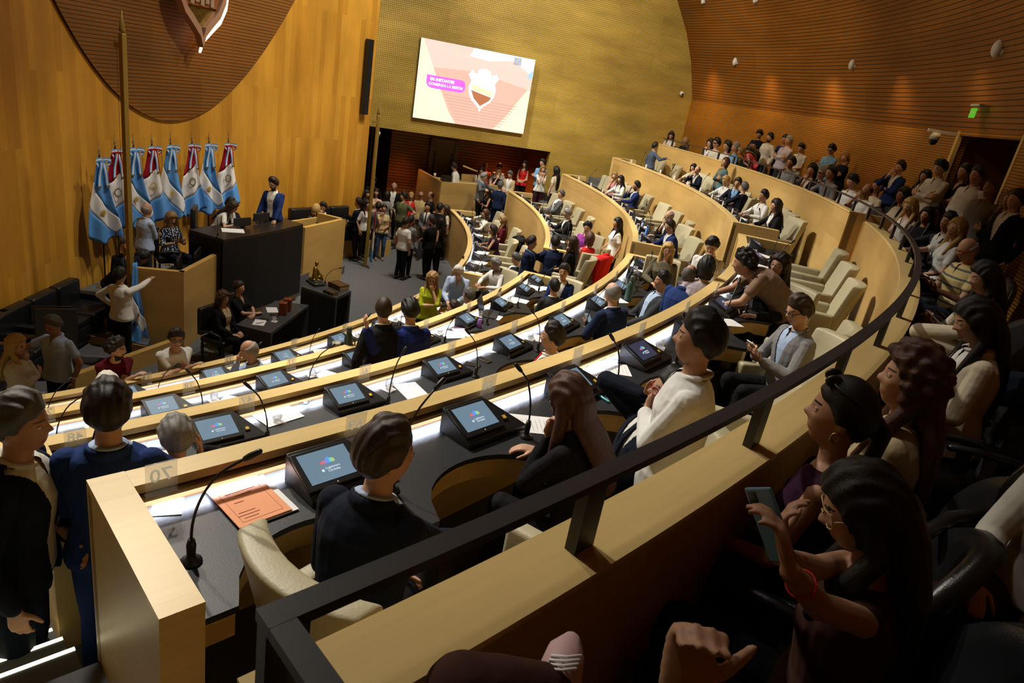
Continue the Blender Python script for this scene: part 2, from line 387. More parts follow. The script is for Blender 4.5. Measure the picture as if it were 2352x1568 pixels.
for a, b in ((s0-.14, s0), (s1, s1+.14)): wallbox(mb, a, b, 1.2, 3.25, 2.08, 2.2, 0)
wallbox(mb, s0-.14, s1+.14, 3.15, 3.27, 2.08, 2.2, 0)
mb.build('door_frame', plain('door_trim', (.16, .10, .06), .5, .4), d1)
for s in (s0+.06, s1-.06):
    mb = MB(); wallbox(mb, s-.025, s+.025, 1.5, 2.85, 2.07, 2.12, 0); mb.build('door_handle', BLK, d1)
# back wall of the gallery with a doorway, and the lath bowl above it
RB = 22.7; DO0, DO1 = -12.3, -6.3
mb = MB().arc(RB, RB+.2, FL[4]-.8, 6.0, -52, DO0, 60).arc(RB, RB+.2, FL[4]-.8, 6.0, DO1, 27.4, 60).arc(RB, RB+.2, 5.93, 6.0, DO0, DO1, 10)
S(mb.build('wall_back', SLATW))
mb = MB().arc(RB-.01, RB+.06, FL[4]-.1, 6.0, DO1-.12, DO1+.1, 2).arc(RB-.01, RB+.06, FL[4]-.1, 6.0, DO0-.1, DO0+.12, 2)
S(mb.build('trim_1', WOODC))
mb = MB().arc(RB+1.6, RB+1.7, FL[4]-.8, 6.2, DO0-2, DO1+2, 8)
for a in (DO0-.3, DO1+.1): mb.arc(RB+.1, RB+1.7, FL[4]-.8, 6.2, a, a+.2, 2)
S(mb.build('wall_doorway', plain('dark_orange_panel', (.16, .055, .012), .5, .3)))
PROF = [(22.72, 5.98), (22.55, 6.5), (22.3, 7.2), (21.85, 8.05), (21.2, 8.93), (20.3, 9.8), (19, 10.6), (17, 11.3), (14.5, 11.75), (11, 12.0)]
PL = [0.0]
for a, b in zip(PROF, PROF[1:]): PL.append(PL[-1]+math.hypot(a[0]-b[0], a[1]-b[1]))
def bowl(u, v):
    k = min(int(v*9*3/3), 8); f = v*9-k
    r = PROF[k][0]*(1-f)+PROF[k+1][0]*f; z = PROF[k][1]*(1-f)+PROF[k+1][1]*f
    a1 = 23.7+math.degrees(math.asin(1.366/r))+.3; return pol(r, -52+(a1+52)*u, z)
def bowl_uv(u, v):
    k = min(int(v*9), 8); f = v*9-k; return (u*30, PL[k]*(1-f)+PL[k+1]*f)
S(MB().grid(bowl, 120, 9, 0, True, bowl_uv).build('ceiling_bowl', SLATB))
S(MB().box((9, 0, 12.1), (30, 44, .2)).build('ceiling', plain('ceiling_board', (.30, .22, .13), .8, .2)))
AZL = rad(-43.5); DL = Vector((cos(AZL), sin(AZL), 0)); NL = Vector((sin(AZL), -cos(AZL), 0))
q = DL*16+NL*1.75; S(MB().box((q.x, q.y, 6), (16, .2, 12), rz=AZL).build('wall_left', PUNCH))
# tiers, steps
for k in range(4):
    aw = math.degrees(1.40/RR[k])
    S(MB().arc(RR[k]+.02, RR[k+1]+.04, 0, FL[k], A0-4.6, A1+aw, 80).build('floor_tier', CARPET))
S(MB().arc(RR[4]+.02, RB+1.8, 2.6, FL[4], -52, 27.2, 90).build('floor_gallery', CARPET)); S(MB().arc(22.02, RB+1.8, FL[4]-.02, FL[4]+.25, -52, 27.2, 90).build('floor_gallery_step', CARPET))
STEPW = plain('step_nosing_wood', (.40, .26, .09), .5, .4)
NOSE = emit('step_light', (1, .9, .55), 3.5)
for k in range(4):
    z0 = FL[k-1] if k else 0; h = (FL[k]-z0)/4
    for (a, b) in ((NEAR_END[k]+.1, FAR_BEG[k]-.1), (A1+.1, A1+math.degrees(1.38/RR[k])), (A0-4.5, A0-.1)):
        mb = MB()
        for j in range(3): mb.arc(RR[k]-.87+.29*j, RR[k]+.03, z0+h*j-.01, z0+h*(j+1), a, b, 6)
        S(mb.build('floor_steps', [CARPET]))
        if a < -40:
            mb = MB()
            for j in range(3): mb.arc(RR[k]-.885+.29*j, RR[k]-.865+.29*j, z0+h*(j+1)-.03, z0+h*(j+1)+.004, a, b, 6)
            S(mb.build('trim_2', NOSE))
# ------------------------------------------------------------------ curved desks
TONG = {('near', 0): [-41.1+4.2*i for i in range(7)], ('near', 1): [-42.2+3.95*i for i in range(8)],
        ('near', 2): [-42.8, -39.5, -36.2, -32.8, -29.4, -25.6, -21.9, -18.3, -14.9],
        ('near', 3): [-43.0, -40.5, -37.8, -35.1, -32.2, -29.1, -25.9, -22.6, -19.3, -16.0],
        ('far', 0): [-5.0+4.1*i for i in range(7)], ('far', 1): [-3.2+3.84*i for i in range(7)],
        ('far', 2): [-7.5+3.45*i for i in range(9)], ('far', 3): [-7.9+3.15*i for i in range(10)]}
ROWN = ['lowest', 'second', 'third', 'top']
ORD = 'first second third fourth fifth sixth seventh eighth ninth tenth eleventh twelfth thirteenth fourteenth fifteenth sixteenth seventeenth eighteenth nineteenth twentieth'.split()
ORD += ['twenty-'+o for o in ORD[:9]]+['thirtieth']+['thirty-'+o for o in ORD[:9]]
DESKZ = [c-.13 for c in CAPZ]
SEATS = []                                            # (block, row, index, tongue angle, pitch)
for (blk, k), ts in TONG.items():
    a0, a1 = (A0, NEAR_END[k]) if blk == 'near' else (FAR_BEG[k], A1)
    R, cz, dz = RR[k], CAPZ[k], DESKZ[k]; f0 = FL[k-1] if k else 0
    lab = f'long curved maple desk, {ROWN[k]} row of the {"near" if blk == "near" else "far"} seating block'
    root = empty('curved_desk', label=lab, cat='desk', group='curved desk rows')
    n = max(30, int((a1-a0)*2))
    MB().arc(R, R+.055, f0, cz-.04, a0, a1, n).build('front_panel', WOODL, root)
    w = math.degrees(.13/R); MB().arc(R-.012, R+.105, cz-.04, cz, a0+w+.003, a1-w-.003, n).build('top_rail', WOODC, root)
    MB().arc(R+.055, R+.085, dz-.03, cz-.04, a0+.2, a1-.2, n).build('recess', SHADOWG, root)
    MB().arc(R+.085, R+.124, cz-.072, cz-.062, a0+.4, a1-.3, n).build('ledge', WOODC, root)
    MB().arc(R+.118, R+.124, cz-.090, cz-.0722, a0+.4, a1-.3, n).build('led_lip', LIPW, root)
    MB().arc(R+.088, R+.116, cz-.080, cz-.0722, a0+.45, a1-.4, n).build('led_strip', LED, root)
    # worktop with a bay cut for every seat
    bounds = ts+[a1-.3 if len(ts) < 2 else min(a1-.4, ts[-1]+(ts[-1]-ts[-2]))]
    edge = [(a0+.3, R+.76)]
    for i in range(len(ts)):
        t0, t1 = bounds[i], bounds[i+1]
        SEATS.append((blk, k, i, t0, t1-t0))
        for j in range(15):
            f = j/15; g = abs(f-.5)/.41; r = R+.76-(.30*math.sqrt(1-g*g) if g < 1 else 0); edge.append((t0+(t1-t0)*f, r))
    edge.append((a1-.2, R+.76)); edge = [e for e in edge if e[0] >= a0+.2]
    mbw = MB(); mba = MB(); ne = len(edge)
    for z0_, z1_, mb_, lo, off in ((dz-.028, dz, mbw, R+.08, 0), (dz-.15, dz-.03, mba, None, .025)):
        vs = []
        for a, r in edge:
            i0 = lo if lo else r-off-.02; o0 = r-off if not lo else r
            p0 = pol(i0, a); p1 = pol(o0, a); vs += [(p0.x, p0.y, z0_), (p1.x, p1.y, z0_), (p1.x, p1.y, z1_), (p0.x, p0.y, z1_)]
        fs = []
        for i in range(ne-1):
            b = 4*i
            for p_, q_ in ((0, 1), (1, 2), (2, 3), (3, 0)): fs.append((b+p_, b+q_, b+4+q_, b+4+p_))
        e = 4*(ne-1); fs += [(3, 2, 1, 0), (e, e+1, e+2, e+3)]
        mb_.add(vs, fs, 0)
    mbw.build('worktop', DTOP, root); mba.build('apron', WOODL, root)
    for a, sg in ((a0, 1), (a1, -1)):
        w = math.degrees(.13/R)
        MB().arc(R-.014, R+.82, FL[k]-.02, cz+.0012, min(a, a+sg*w), max(a, a+sg*w), 2).build('end_panel', WOODC, root)
# gallery parapet with its rail
A0G, A1G, GB0, GB1 = -43.95, 24.0, -13.6, -10.3
for (a, b, lb) in ((A0G, GB0, 'maple gallery parapet curving beside the near seats'), (GB1, A1G, 'maple gallery parapet behind the far top desk row')):
    root = empty('gallery_parapet', label=lb, cat='parapet', group='gallery parapets')
    MB().arc(RR[4], RR[4]+.09, 2.80, CAPZ[4]-.03, a, b, 70).build('front_panel', WOODL, root)
    MB().arc(RR[4]+.09, RR[4]+.13, FL[4], CAPZ[4]-.03, a, b, 70).build('inner_panel', WOODL, root)
    MB().arc(RR[4]-.012, RR[4]+.155, CAPZ[4]-.03, CAPZ[4], a, b, 70, z1b=CAPZ[4]-.012).build('top_rail', WOODC, root)
root = empty('aisle_gate', label='flat maple panel closing the gap between the two parapets', cat='panel')
p0, p1 = pol(RR[4]+.05, GB0), pol(RR[4]+.05, GB1)
MB().arc(RR[4]+.25, RR[4]+.32, 2.85, CAPZ[4]-.12, GB0-.1, GB1+.2, 4).build('panel', wood('darker_maple', (.42, .23, .06), (.34, .17, .04), .5, 1.2)[0], root)
MB().arc(RR[4]+.02, RR[4]+.9, 2.85, CAPZ[4], GB1, GB1+.25, 2).build('side_panel', WOODL, root)
rail = empty('handrail', label='dark steel handrail on short posts along the gallery parapet', cat='handrail')
RZ = CAPZ[4]+.20
MB().arc(RR[4]+.048, RR[4]+.096, RZ-.022, RZ, A0G, A1G-.3, 110).arc(RR[4]+.097, RR[4]+.6, RZ-.022, RZ, A0G, A0G+.12, 2).build('rail_bar', BLKM, rail)
for a in [A0G+.1, -41.75, -39.1, -36.45, -33.8, -31.2, -28.5, -25.9, -23.3, -20.7, -18.1, -15.5]+[-12.6, -9.8]+[-7+2.65*i for i in range(12)]:
    MB().arc(RR[4]+.056, RR[4]+.088, CAPZ[4]-.005, RZ-.02, a-.10, a+.10, 2).build('post', BLKM, rail)
# ------------------------------------------------------------------ desk equipment prototypes
TXT = []
def text_mesh(s, size, ext=.0008, bold=0.0):
    cu = bpy.data.curves.new('t', 'FONT'); cu.body = s; cu.size = size; cu.extrude = ext; cu.offset = bold; cu.align_x = 'CENTER'; cu.align_y = 'CENTER'; cu.resolution_u = 2
    o = link('t', cu); dg = bpy.context.evaluated_depsgraph_get(); me = bpy.data.meshes.new_from_object(o.evaluated_get(dg)); bpy.data.objects.remove(o); bpy.data.curves.remove(cu)
    me.materials.clear(); return me
SCR = emit('tablet_screen_lit', (.17, .27, .36), .85); SCR2 = emit('tablet_screen_dim', (.05, .06, .13), .55)
BARC = [emit('bar_%d' % i, c, 1.0) for i, c in enumerate(((.8, .12, .10), (.7, .2, .15), (.45, .2, .5), (.25, .25, .8), (.1, .35, .9), (.1, .65, .8), (.3, .7, .3), (.8, .65, .1)))]
LETT = emit('screen_lettering', (.75, .85, .95), .9); YEL = plain('amber_pad', (.75, .5, .06), .4, .5)
PHS = emit('phone_screen', (.35, .5, .6), .5)
def make_console(lit):
    root = empty('desk_console')
    sl = math.atan2(.105, .24); mb = MB()
    bot = [(-.15, -.12), (.29, -.12), (.145, .12), (-.15, .12)]; hz = {-.12: .035, .12: .14}
    vs = [(x, y, 0) for x, y in bot]+[(x, y, hz[y]) for x, y in bot]
    mb.add(vs, [(3, 2, 1, 0), (4, 5, 6, 7), (0, 1, 5, 4), (1, 2, 6, 5), (2, 3, 7, 6), (3, 0, 4, 7)])
    mb.build('case', BLK, root, bevel=.006)
    Rx = Matrix.Rotation(sl, 3, 'X')
    def on(x, y, h): return Vector((x, y*cos(sl)-h*sin(sl), .0875+y*sin(sl)+h*cos(sl)))
    tb = MB().box((0, 0, 0), (.285, .205, .014)).build('tablet', BLK, root, bevel=.004); tb.location = on(-.008, .004, .008); tb.rotation_euler = (sl, 0, 0)
    MB().box((0, .006, .0075), (.235, .158, .002)).build('screen', SCR if lit else SCR2, tb)
    mb = MB()
    for i in range(12):
        h = (.010, .013, .016, .014, .018, .021, .026, .032, .024, .02, .022, .017)[i]
        mb.box((-.033+.006*i, .012+h/2, .0092), (.0048, h, .001), m=i*8//12)
    mb.build('bar_chart', BARC, tb)
    me = text_mesh('Legislatura\nCórdoba', .0165, .0004); me.materials.append(LETT)
    o = link('lettering', me, tb); o.location = (.012, -.020, .0092)
    mb = MB().lathe([(0, 0), (.007, 0), (.007, .001), (0, .001)], 8, (-.038, -.020, .0088)); mb.build('emblem', LETT, tb)
    MB().lathe([(0, 0), (.006, 0), (.006, .002), (0, .002)], 8, (0, -.091, .0062)).build('home_button', CHROME, tb)
    fr = MB().box((0, 0, 0), (.034, .034, .006)).build('fingerprint_reader', CHROME, root); fr.location = on(.175, -.045, .004); fr.rotation_euler = (sl, 0, 0)
    MB().box((0, 0, .004), (.022, .022, .003)).build('sensor_pad', YEL, fr)
    return root
def make_mic(bend, lean, h=.40):
    root = empty('gooseneck_microphone')
    MB().lathe([(0, 0), (.038, 0), (.038, .008), (.02, .016), (.015, .03), (.017, .075), (.012, .1), (0, .1)], 14).build('base', BLK, root)
    pts = []
    for i in range(13):
        f = i/12; pts.append((bend*(f**2.2), lean*(f**1.8), .09+h*f-.13*max(0, f-.72)))
    MB().tube(pts, .0052, 6).build('gooseneck', BLK, root)
    d = np.array(pts[-1])-np.array(pts[-2]); d /= np.linalg.norm(d); e = np.array(pts[-1])
    MB().tube([e-d*.005, e+d*.02, e+d*.055], [.010, .0125, .011], 8).build('head', BLK, root)
    return root
def make_plate():
    root = empty('seat_number_plate'); MB().box((0, 0, .075), (.115, .006, .145)).build('acrylic_sheet', ACRYL, root, bevel=.0015)
    MB().box((0, .02, .004), (.115, .05, .006)).build('foot', ACRYL, root); return root
def make_glass():
    root = empty('water_glass')
    MB().lathe([(0, .001), (.026, .001), (.036, .045), (.033, .085), (.0315, .085), (.0345, .045), (.0245, .006), (0, .006)], 16).build('tumbler', GLASSM, root)
    MB().lathe([(0, .007), (.0245, .007), (.034, .045), (0, .045)], 14).build('water', WATER, root); return root
def make_coaster(): return MB().box((0, 0, .002), (.095, .095, .004)).build('paper_coaster', PAPER)
def make_chair():
    root = empty('armchair')
    MB().box((0, .02, .41), (.50, .50, .15)).build('seat', BEIGE, root, bevel=.035, seg=3)
    def bk(side):
        def fn(u, v):
            x = (u-.5)*.60*(1-.03*v); z = .36+.68*v; cv = .085*(1-(2*u-1)**2)
            return (x, -.185-.17*v-cv-(0 if side else .115), z)
        return fn
    mb = MB(); nu, nv = 10, 6; a = bk(1); b = bk(0); vs = []
    for v in range(nv+1):
        for u in range(nu+1): vs.append(a(u/nu, v/nv))
        for u in range(nu, -1, -1): vs.append(b(u/nu, v/nv))
    w = 2*(nu+1); fs = []
    for v in range(nv):
        for u in range(w): fs.append((v*w+u, (v+1)*w+u, (v+1)*w+(u+1) % w, v*w+(u+1) % w))
    for u in range(nu):
        fs.append((u, u+1, w-2-u, w-1-u)); t = nv*w; fs.append((t+u+1, t+u, t+w-1-u, t+w-2-u))
    mb.add(vs, fs, 0, True); mb.build('backrest', BEIGE, root, bevel=.022, seg=3)
    for s in (-1, 1): MB().box((s*.305, -.01, .50), (.10, .52, .30)).build('armrest', BEIGE, root, bevel=.028, seg=3)
    MB().lathe([(0, 0), (.26, 0), (.25, .03), (.06, .05), (.05, .34), (0, .34)], 14).build('pedestal', BLK, root)
    return root
PROTO = dict(c1=make_console(True), c2=make_console(False), m1=make_mic(.08, -.02), m2=make_mic(.16, -.10, .42), m3=make_mic(-.10, .06, .36), pl=make_plate(), gl=make_glass(), co=make_coaster(), ch=make_chair())
bpy.context.view_layer.update()
for o in COL.objects: note_kids(o); break
def put(key, loc, face, label, cat, group):
    "a copy of a prototype standing at loc and facing the given azimuth"
    o = copy_tree(PROTO[key]); o.location = loc; o.rotation_euler = (0, 0, rad(face-90)); return tag(o, label, cat, group)
def kill(o):
    for c in KIDS.get(o.name, ()): kill(c)
    bpy.data.objects.remove(o)
def where(blk, k, i, n):
    e = 'from left end' if blk == 'near' else 'from aisle'
    return f'{ORD[i]} {e}, {ROWN[k]} row, {blk} block'
for (blk, k, i, t, p) in SEATS:
    ap = p*.80; w = where(blk, k, i, 0); z = DESKZ[k]; R = RR[k]; fa = lambda a: a+180
    lit = blk == 'near' and not (k == 3 and i > 2) and not (k == 2 and i > 6)
    pr = random.Random(blk+str(k*20+i))
    a = t+p*.78-(.35 if blk == 'far' else 0); put('c1' if lit else 'c2', pol(R+.285, a, z), fa(a)+pr.uniform(-4, 4), f'black console with {"lit" if lit else "dim"} tablet, {w}', 'console', 'tablet consoles on the desks')
    mk = pr.choice(('m1', 'm2', 'm2', 'm3'))
    if blk == 'near' and k == 3: mk = ('m2', 'm2', 'm3', 'm3', 'm3')[i] if i < 5 else mk
    put(mk, pol(R+.47, t+.02*p if i else t+.02, z), fa(t)+pr.uniform(-35, 35), f'black gooseneck microphone, {w}', 'microphone', 'gooseneck microphones')
    pl = put('pl', pol(R+.125, t+.05*p if i else t+.06, CAPZ[k]-.055), fa(t), f'clear seat plate, {w}', 'plate', 'acrylic seat number plates')
    if blk == 'near':
        me = text_mesh(str((14, 29, 48, 70)[k]-i), .085, .0006, .001); me.materials.append(ENGR)
        o = link('seat_number', me, pl); o.location = (0, .0045, .085); o.rotation_euler = (pi/2, 0, pi); o['label'] = 'frosted engraved seat number'
    if pr.random() < .75 and not (blk == 'near' and k == 3 and i == 0):
        a = t+p*.22+(.25 if not i else 0); g = put('gl', pol(R+.235, a, z+.004), fa(a), f'small water glass on a paper coaster, {w}', 'glass', 'water glasses on the desks')
        put('co', pol(R+.235, a, z), fa(a)+pr.uniform(-20, 20), f'white coaster under a water glass, {w}', 'coaster', 'paper coasters under the glasses')
    if pr.random() < .62 and not (blk == 'near' and k == 3 and i < 5):
        for q in range(pr.choice((1, 1, 2))):
            a = t+p*(.36+.12*q); mb = MB(); mb.box((0, 0, .002), (.21, .297, .004))
            for l in range(9): mb.box((-.01+.012*(l % 2), .11-.025*l, .0043), (.15-.03*(l % 3), .0022, .0006), m=1)
            o = mb.build('paper_sheet', [PAPER, INK]); o.location = pol(R+.36+.05*q, a, z+.004*q); o.rotation_euler = (0, 0, rad(fa(a)-90+pr.uniform(-40, 40)))
            tag(o, f'{"upper" if q else "white"} printed sheet lying flat, {w}', 'paper', 'printed sheets on the desks')
for k in ('c1', 'c2', 'm1', 'm2', 'm3', 'pl', 'gl', 'co'): kill(PROTO[k])
# ------------------------------------------------------------------ people
def nrm(v): v = np.array(v, float); return v/(np.linalg.norm(v)+1e-12)
def rot(ax, a):
    ax = nrm(ax); K = np.array([[0, -ax[2], ax[1]], [ax[2], 0, -ax[0]], [-ax[1], ax[0], 0]]); return np.eye(3)+sin(a)*K+(1-cos(a))*(K@K)
X_, Y_, Z_ = np.eye(3)
SKIN = {'l': (.52, .30, .20), 'm': (.42, .225, .14), 't': (.33, .165, .095), 'd': (.24, .115, .062)}
HAIRC = {'black': (.006, .005, .005), 'dark': (.014, .009, .007), 'brown': (.030, .016, .009), 'auburn': (.06, .022, .012), 'grey': (.22, .21, .20), 'dgrey': (.08, .075, .07),
         'white': (.55, .52, .46), 'blonde': (.42, .27, .09), 'dblonde': (.22, .13, .05)}
CC = {'navy': (.010, .018, .055), 'blue': (.012, .030, .125), 'royal': (.010, .022, .16), 'dnavy': (.006, .009, .020), 'black': (.007, .007, .009), 'white': (.68, .68, .66), 'cream': (.60, .53, .40), 'offw': (.58, .56, .50),
      'lblue': (.36, .46, .66), 'sky': (.18, .36, .62), 'grey': (.09, .095, .105), 'dgrey': (.035, .038, .045), 'mgrey': (.20, .20, .21), 'bgrey': (.07, .095, .14), 'maroon': (.10, .008, .018), 'wine': (.045, .010, .018),
      'purple': (.028, .006, .024), 'magenta': (.32, .05, .34), 'red': (.55, .02, .02), 'pink': (.70, .10, .13), 'lime': (.33, .38, .012), 'olive': (.10, .11, .05), 'beige': (.42, .33, .20), 'tan': (.21, .135, .09),
      'brown': (.045, .017, .012), 'jeans': (.055, .10, .20), 'teal': (.08, .16, .20), 'khaki': (.16, .15, .10), 'lav': (.48, .44, .55), 'yell': (.55, .44, .20), 'peach': (.60, .38, .28), 'sweat': (.10, .085, .055), 'dress': (.05, .06, .10)}
def cloth(c, pat=None):
    col = CC[c] if isinstance(c, str) else c; key = ('cloth', c, pat)
    if key in _MC: return _MC[key]
    if not pat: m = plain('cloth_%s' % (c if isinstance(c, str) else 'x'), col, .85, .15, var=.16, scale=9, bump=.8, bscale=8)
    else:
        m, nt, b, N = nodes('cloth_'+pat); setp(b, .85, .15); L = nt.links.new; tc = N('ShaderNodeTexCoord')
        if pat == 'spots':
            vo = N('ShaderNodeTexVoronoi'); vo.inputs['Scale'].default_value = 26; mp = N('ShaderNodeMapping'); mp.inputs['Scale'].default_value = (1.6, 1.6, .8); L(tc.outputs['Object'], mp.inputs[0]); L(mp.outputs[0], vo.inputs['Vector'])
            gt = N('ShaderNodeMath', operation='LESS_THAN'); gt.inputs[1].default_value = .36; L(vo.outputs['Distance'], gt.inputs[0]); ca, cb = (.012, .02, .05), (.62, .62, .60)
        else:
            sp = N('ShaderNodeSeparateXYZ'); L(tc.outputs['Object'], sp.inputs[0]); w = N('ShaderNodeMath', operation='MULTIPLY'); w.inputs[1].default_value = 11.0 if pat == 'plaid' else 40; L(sp.outputs['Z' if pat == 'plaid' else 'X'], w.inputs[0])
            f = N('ShaderNodeMath', operation='FRACT'); L(w.outputs[0], f.inputs[0]); gt = N('ShaderNodeMath', operation='LESS_THAN'); gt.inputs[1].default_value = .22 if pat == 'plaid' else .3; L(f.outputs[0], gt.inputs[0]); ca, cb = col, ((.10, .11, .12) if pat == 'plaid' else (.42, .36, .22))
        mx = N('ShaderNodeMix', data_type='RGBA'); mx.inputs[6].default_value = c4(ca); mx.inputs[7].default_value = c4(cb); L(gt.outputs[0], mx.inputs[0]); L(mx.outputs[2], b.inputs['Base Color'])
    _MC[key] = m; return m
def skinm(s):
    key = 'skin'+s
    if key not in _MC:
        m = plain('skin_'+s, SKIN[s], .5, .35, var=.08, scale=30); b = m.node_tree.nodes['Principled BSDF']; b.inputs['Subsurface Weight'].default_value = .08; b.inputs['Subsurface Radius'].default_value = (.01, .004, .002); _MC[key] = m
    return _MC[key]
def hairm(h):
    return plain('hair_'+h, HAIRC[h], .50, .35, var=.5, scale=70, bump=.22, bscale=170, stretch=(3, 3, .22))
def lipm(s): return plain('lips_'+s, [SKIN[s][0]*.78, SKIN[s][1]*.45, SKIN[s][2]*.48], .45, .4)
def eyew(): return plain('eye_white', (.60, .58, .55), .25, .5)
def iris(): return plain('eye_iris', (.02, .012, .008), .2, .5)
HA, HB, HC = .0745, .096, .119
def sst(a, b, x): t = min(1, max(0, (x-a)/(b-a))); return t*t*(3-2*t)
def head_r(d, fem=False):
    "surface of a head for a unit direction (x right, y forward, z up)"
    x, y, z = d; r = 1/math.sqrt((x/HA)**2+(y/HB)**2+(z/HC)**2)
    q = np.array([x, y, z])*r
    low = sst(.0, 1.0, -z*1.15); f = sst(-.2, .6, y)
    q[0] *= 1-(.30 if fem else .22)*low*(.5+.5*f); q[1] *= 1-.10*low*(1-f)-.05*f*(1-low)
    q[2] *= 1+.06*low*f
    if y > 0:
        g = lambda cx, cz, sx, sz: math.exp(-((x-cx)/sx)**2-((z-cz)/sz)**2)
        nz = sst(.16, -.20, z)*(1-sst(-.24, -.36, z)); q[1] += .024*nz*math.exp(-(x/(.10+.10*sst(0, -.3, z)))**2)*sst(.3, .8, y)
        q[1] += .005*g(0, -.50, .22, .06)+.004*g(0, -.62, .2, .05)-.004*g(0, -.56, .25, .025)+.007*g(0, -.88, .25, .14)
        q[1] += -.009*(g(.30, .04, .15, .11)+g(-.30, .04, .15, .11))+.004*(g(.3, .22, .3, .07)+g(-.3, .22, .3, .07))+.004*(g(.45, -.2, .2, .2)+g(-.45, -.2, .2, .2))
    return q
def head_mesh(mb, Rm, c, k, fem, n=36, m=20, scale=1.0, hair=None):
    "head (or, with hair, the hair cap around it) into mb; Rm columns = right, forward, up"
    vs = []; fs = []
    def pt(d):
        q = head_r(d, fem)
        if hair is not None: q = hair(np.array(d), q)
        return c+Rm@(q*k*scale)
    for i in range(1, m):
        t = pi*i/m
        for j in range(n):
            a = 2*pi*j/n+pi/2; vs.append(pt((sin(t)*cos(a), sin(t)*sin(a), cos(t))))
    vs += [pt((0, 0, 1.)), pt((0, 0, -1.))]; T = len(vs)-2
    for i in range(m-2):
        for j in range(n): fs.append((i*n+j, (i+1)*n+j, (i+1)*n+(j+1) % n, i*n+(j+1) % n))
    for j in range(n): fs += [(T, j, (j+1) % n), (T+1, (m-2)*n+(j+1) % n, (m-2)*n+j)]
    mb.add(vs, fs, 0, True)
def hair_fn(style, seed, vx=.01):
    rn = random.Random(seed); ph = [rn.uniform(0, 6) for _ in range(6)]
    th = {'short': .022, 'buzz': .007, 'curly': .036, 'long': .022, 'bob': .026, 'bun': .014, 'pony': .016, 'bald': .007, 'thin': .010, 'wave': .034}[style]+(.75*vx if style not in ('bald', 'thin', 'buzz') else .4*vx)
    def fn(d, q):
        x, y, z = d
        fr_ = sst(.10, .62, y); line = .50*fr_+.06*fr_*cos(x*3)-.16*(1-fr_)-.48*sst(.05, .70, -y)
        if style in ('long', 'bob', 'wave'): line = .56*sst(.30, .78, y)-.60*(1-sst(.30, .78, y))
        if style == 'bald': line = max(line, -.9); 
        m_ = sst(line-.05, line+.03, z); gr = sst(line, line+.62, z)
        if style == 'bald': m_ *= 1-sst(.32, .55, z+.25*y)
        if style == 'thin': m_ *= 1-.85*sst(.55, .8, z+.30*y)
        n_ = 0
        if style in ('curly', 'wave'): n_ = .011*(sin(13*x+ph[0])*sin(12*y+ph[1])+sin(14*z+ph[2])*sin(11*x+ph[3]))
        elif style in ('short', 'bob', 'long'): n_ = .004*(sin(9*x+ph[0])*sin(8*y+ph[1])+sin(22*x+ph[2]))
        t = th+n_+(.008*sst(.3, 1, z)*(y > -.3) if style in ('short',) else 0)
        ed_ = min(t, .007+.45*vx); t = ed_+(t-ed_)*gr if style not in ('long', 'bob', 'wave') else t
        return q*(1+(t*m_-.014*(1-m_))/np.linalg.norm(q))
    return fn
def hand(mb, w, fdir, pn, side, k=1.0, curl=.35, spread=1.0, m=0, fat=1.0, thumb=.5, fingers=None):
    "palm, four unequal fingers with knuckle bends and a thumb from the side. w wrist, fdir towards fingers, pn palm normal"
    f = nrm(fdir); p = nrm(np.array(pn)-f*(np.array(pn)@f)); s = np.cross(f, p)*side     # s points to the thumb side
    L = .092*k
    mb.tube([w-f*.012*k, w+f*.03*k, w+f*.07*k, w+f*.093*k], [(.013*k*fat, .025*k), (.0155*k*fat, .034*k), (.0145*k*fat, .040*k), (.011*k*fat, .037*k)], 12, m, up=p)
    offs = (.029, .010, -.010, -.028); lens = (.070, .079, .073, .057)
    for i in range(4):
        cu = curl if fingers is None else fingers[i]
        b = w+f*(L-.006*k-(.008*k if i == 3 else 0))+s*offs[i]*k; d = nrm(f+s*offs[i]*1.6*spread); q = b; pts = [b-f*.012*k, b]
        for j, fr in enumerate((.45, .31, .24)):
            d = rot(np.cross(d, p), cu*(.75, 1.15, .8)[j]) @ d; q = q+d*lens[i]*k*fr; pts.append(q)
        r = (.0092, .0095, .009, .0078)[i]*k*fat
        mb.tube(pts, [r*1.02, r*1.05, r, r*.92, r*.78], 8, m)
    b = w+f*.030*k+s*.026*k; d = nrm(f*.75+s*.9+p*.25); d2 = nrm(f*.95+s*(.55-.5*thumb)+p*thumb*.9)
    mb.tube([b-s*.012*k-f*.006*k, b+d*.020*k, b+d*.038*k, b+d*.038*k+d2*.032*k, b+d*.038*k+d2*.058*k], [.014*k*fat, .0135*k*fat, .0115*k*fat, .0102*k*fat, .0078*k*fat], 8, m)
QUEUE = []
def submit(mb, voxel, smooth, done):
    me = bpy.data.meshes.new('tmp'); me.from_pydata(mb.v, [], mb.f); me.update()
    o = bpy.data.objects.new('tmp', me); COL.objects.link(o)
    r = o.modifiers.new('r', 'REMESH'); r.mode = 'VOXEL'; r.voxel_size = voxel; r.use_smooth_shade = True
    if smooth: s = o.modifiers.new('s', 'SMOOTH'); s.factor = .5; s.iterations = smooth
    QUEUE.append((o, done))
def flush():
    bpy.context.view_layer.update(); dg = bpy.context.evaluated_depsgraph_get()
    res = [(bpy.data.meshes.new_from_object(o.evaluated_get(dg)), d) for o, d in QUEUE]
    for o, _ in QUEUE: me = o.data; bpy.data.objects.remove(o); bpy.data.meshes.remove(me)
    QUEUE.clear()
    for me, d in res: d(me)
def centres(me):
    a = np.empty(len(me.polygons)*3); me.polygons.foreach_get('center', a); return a.reshape(-1, 3)
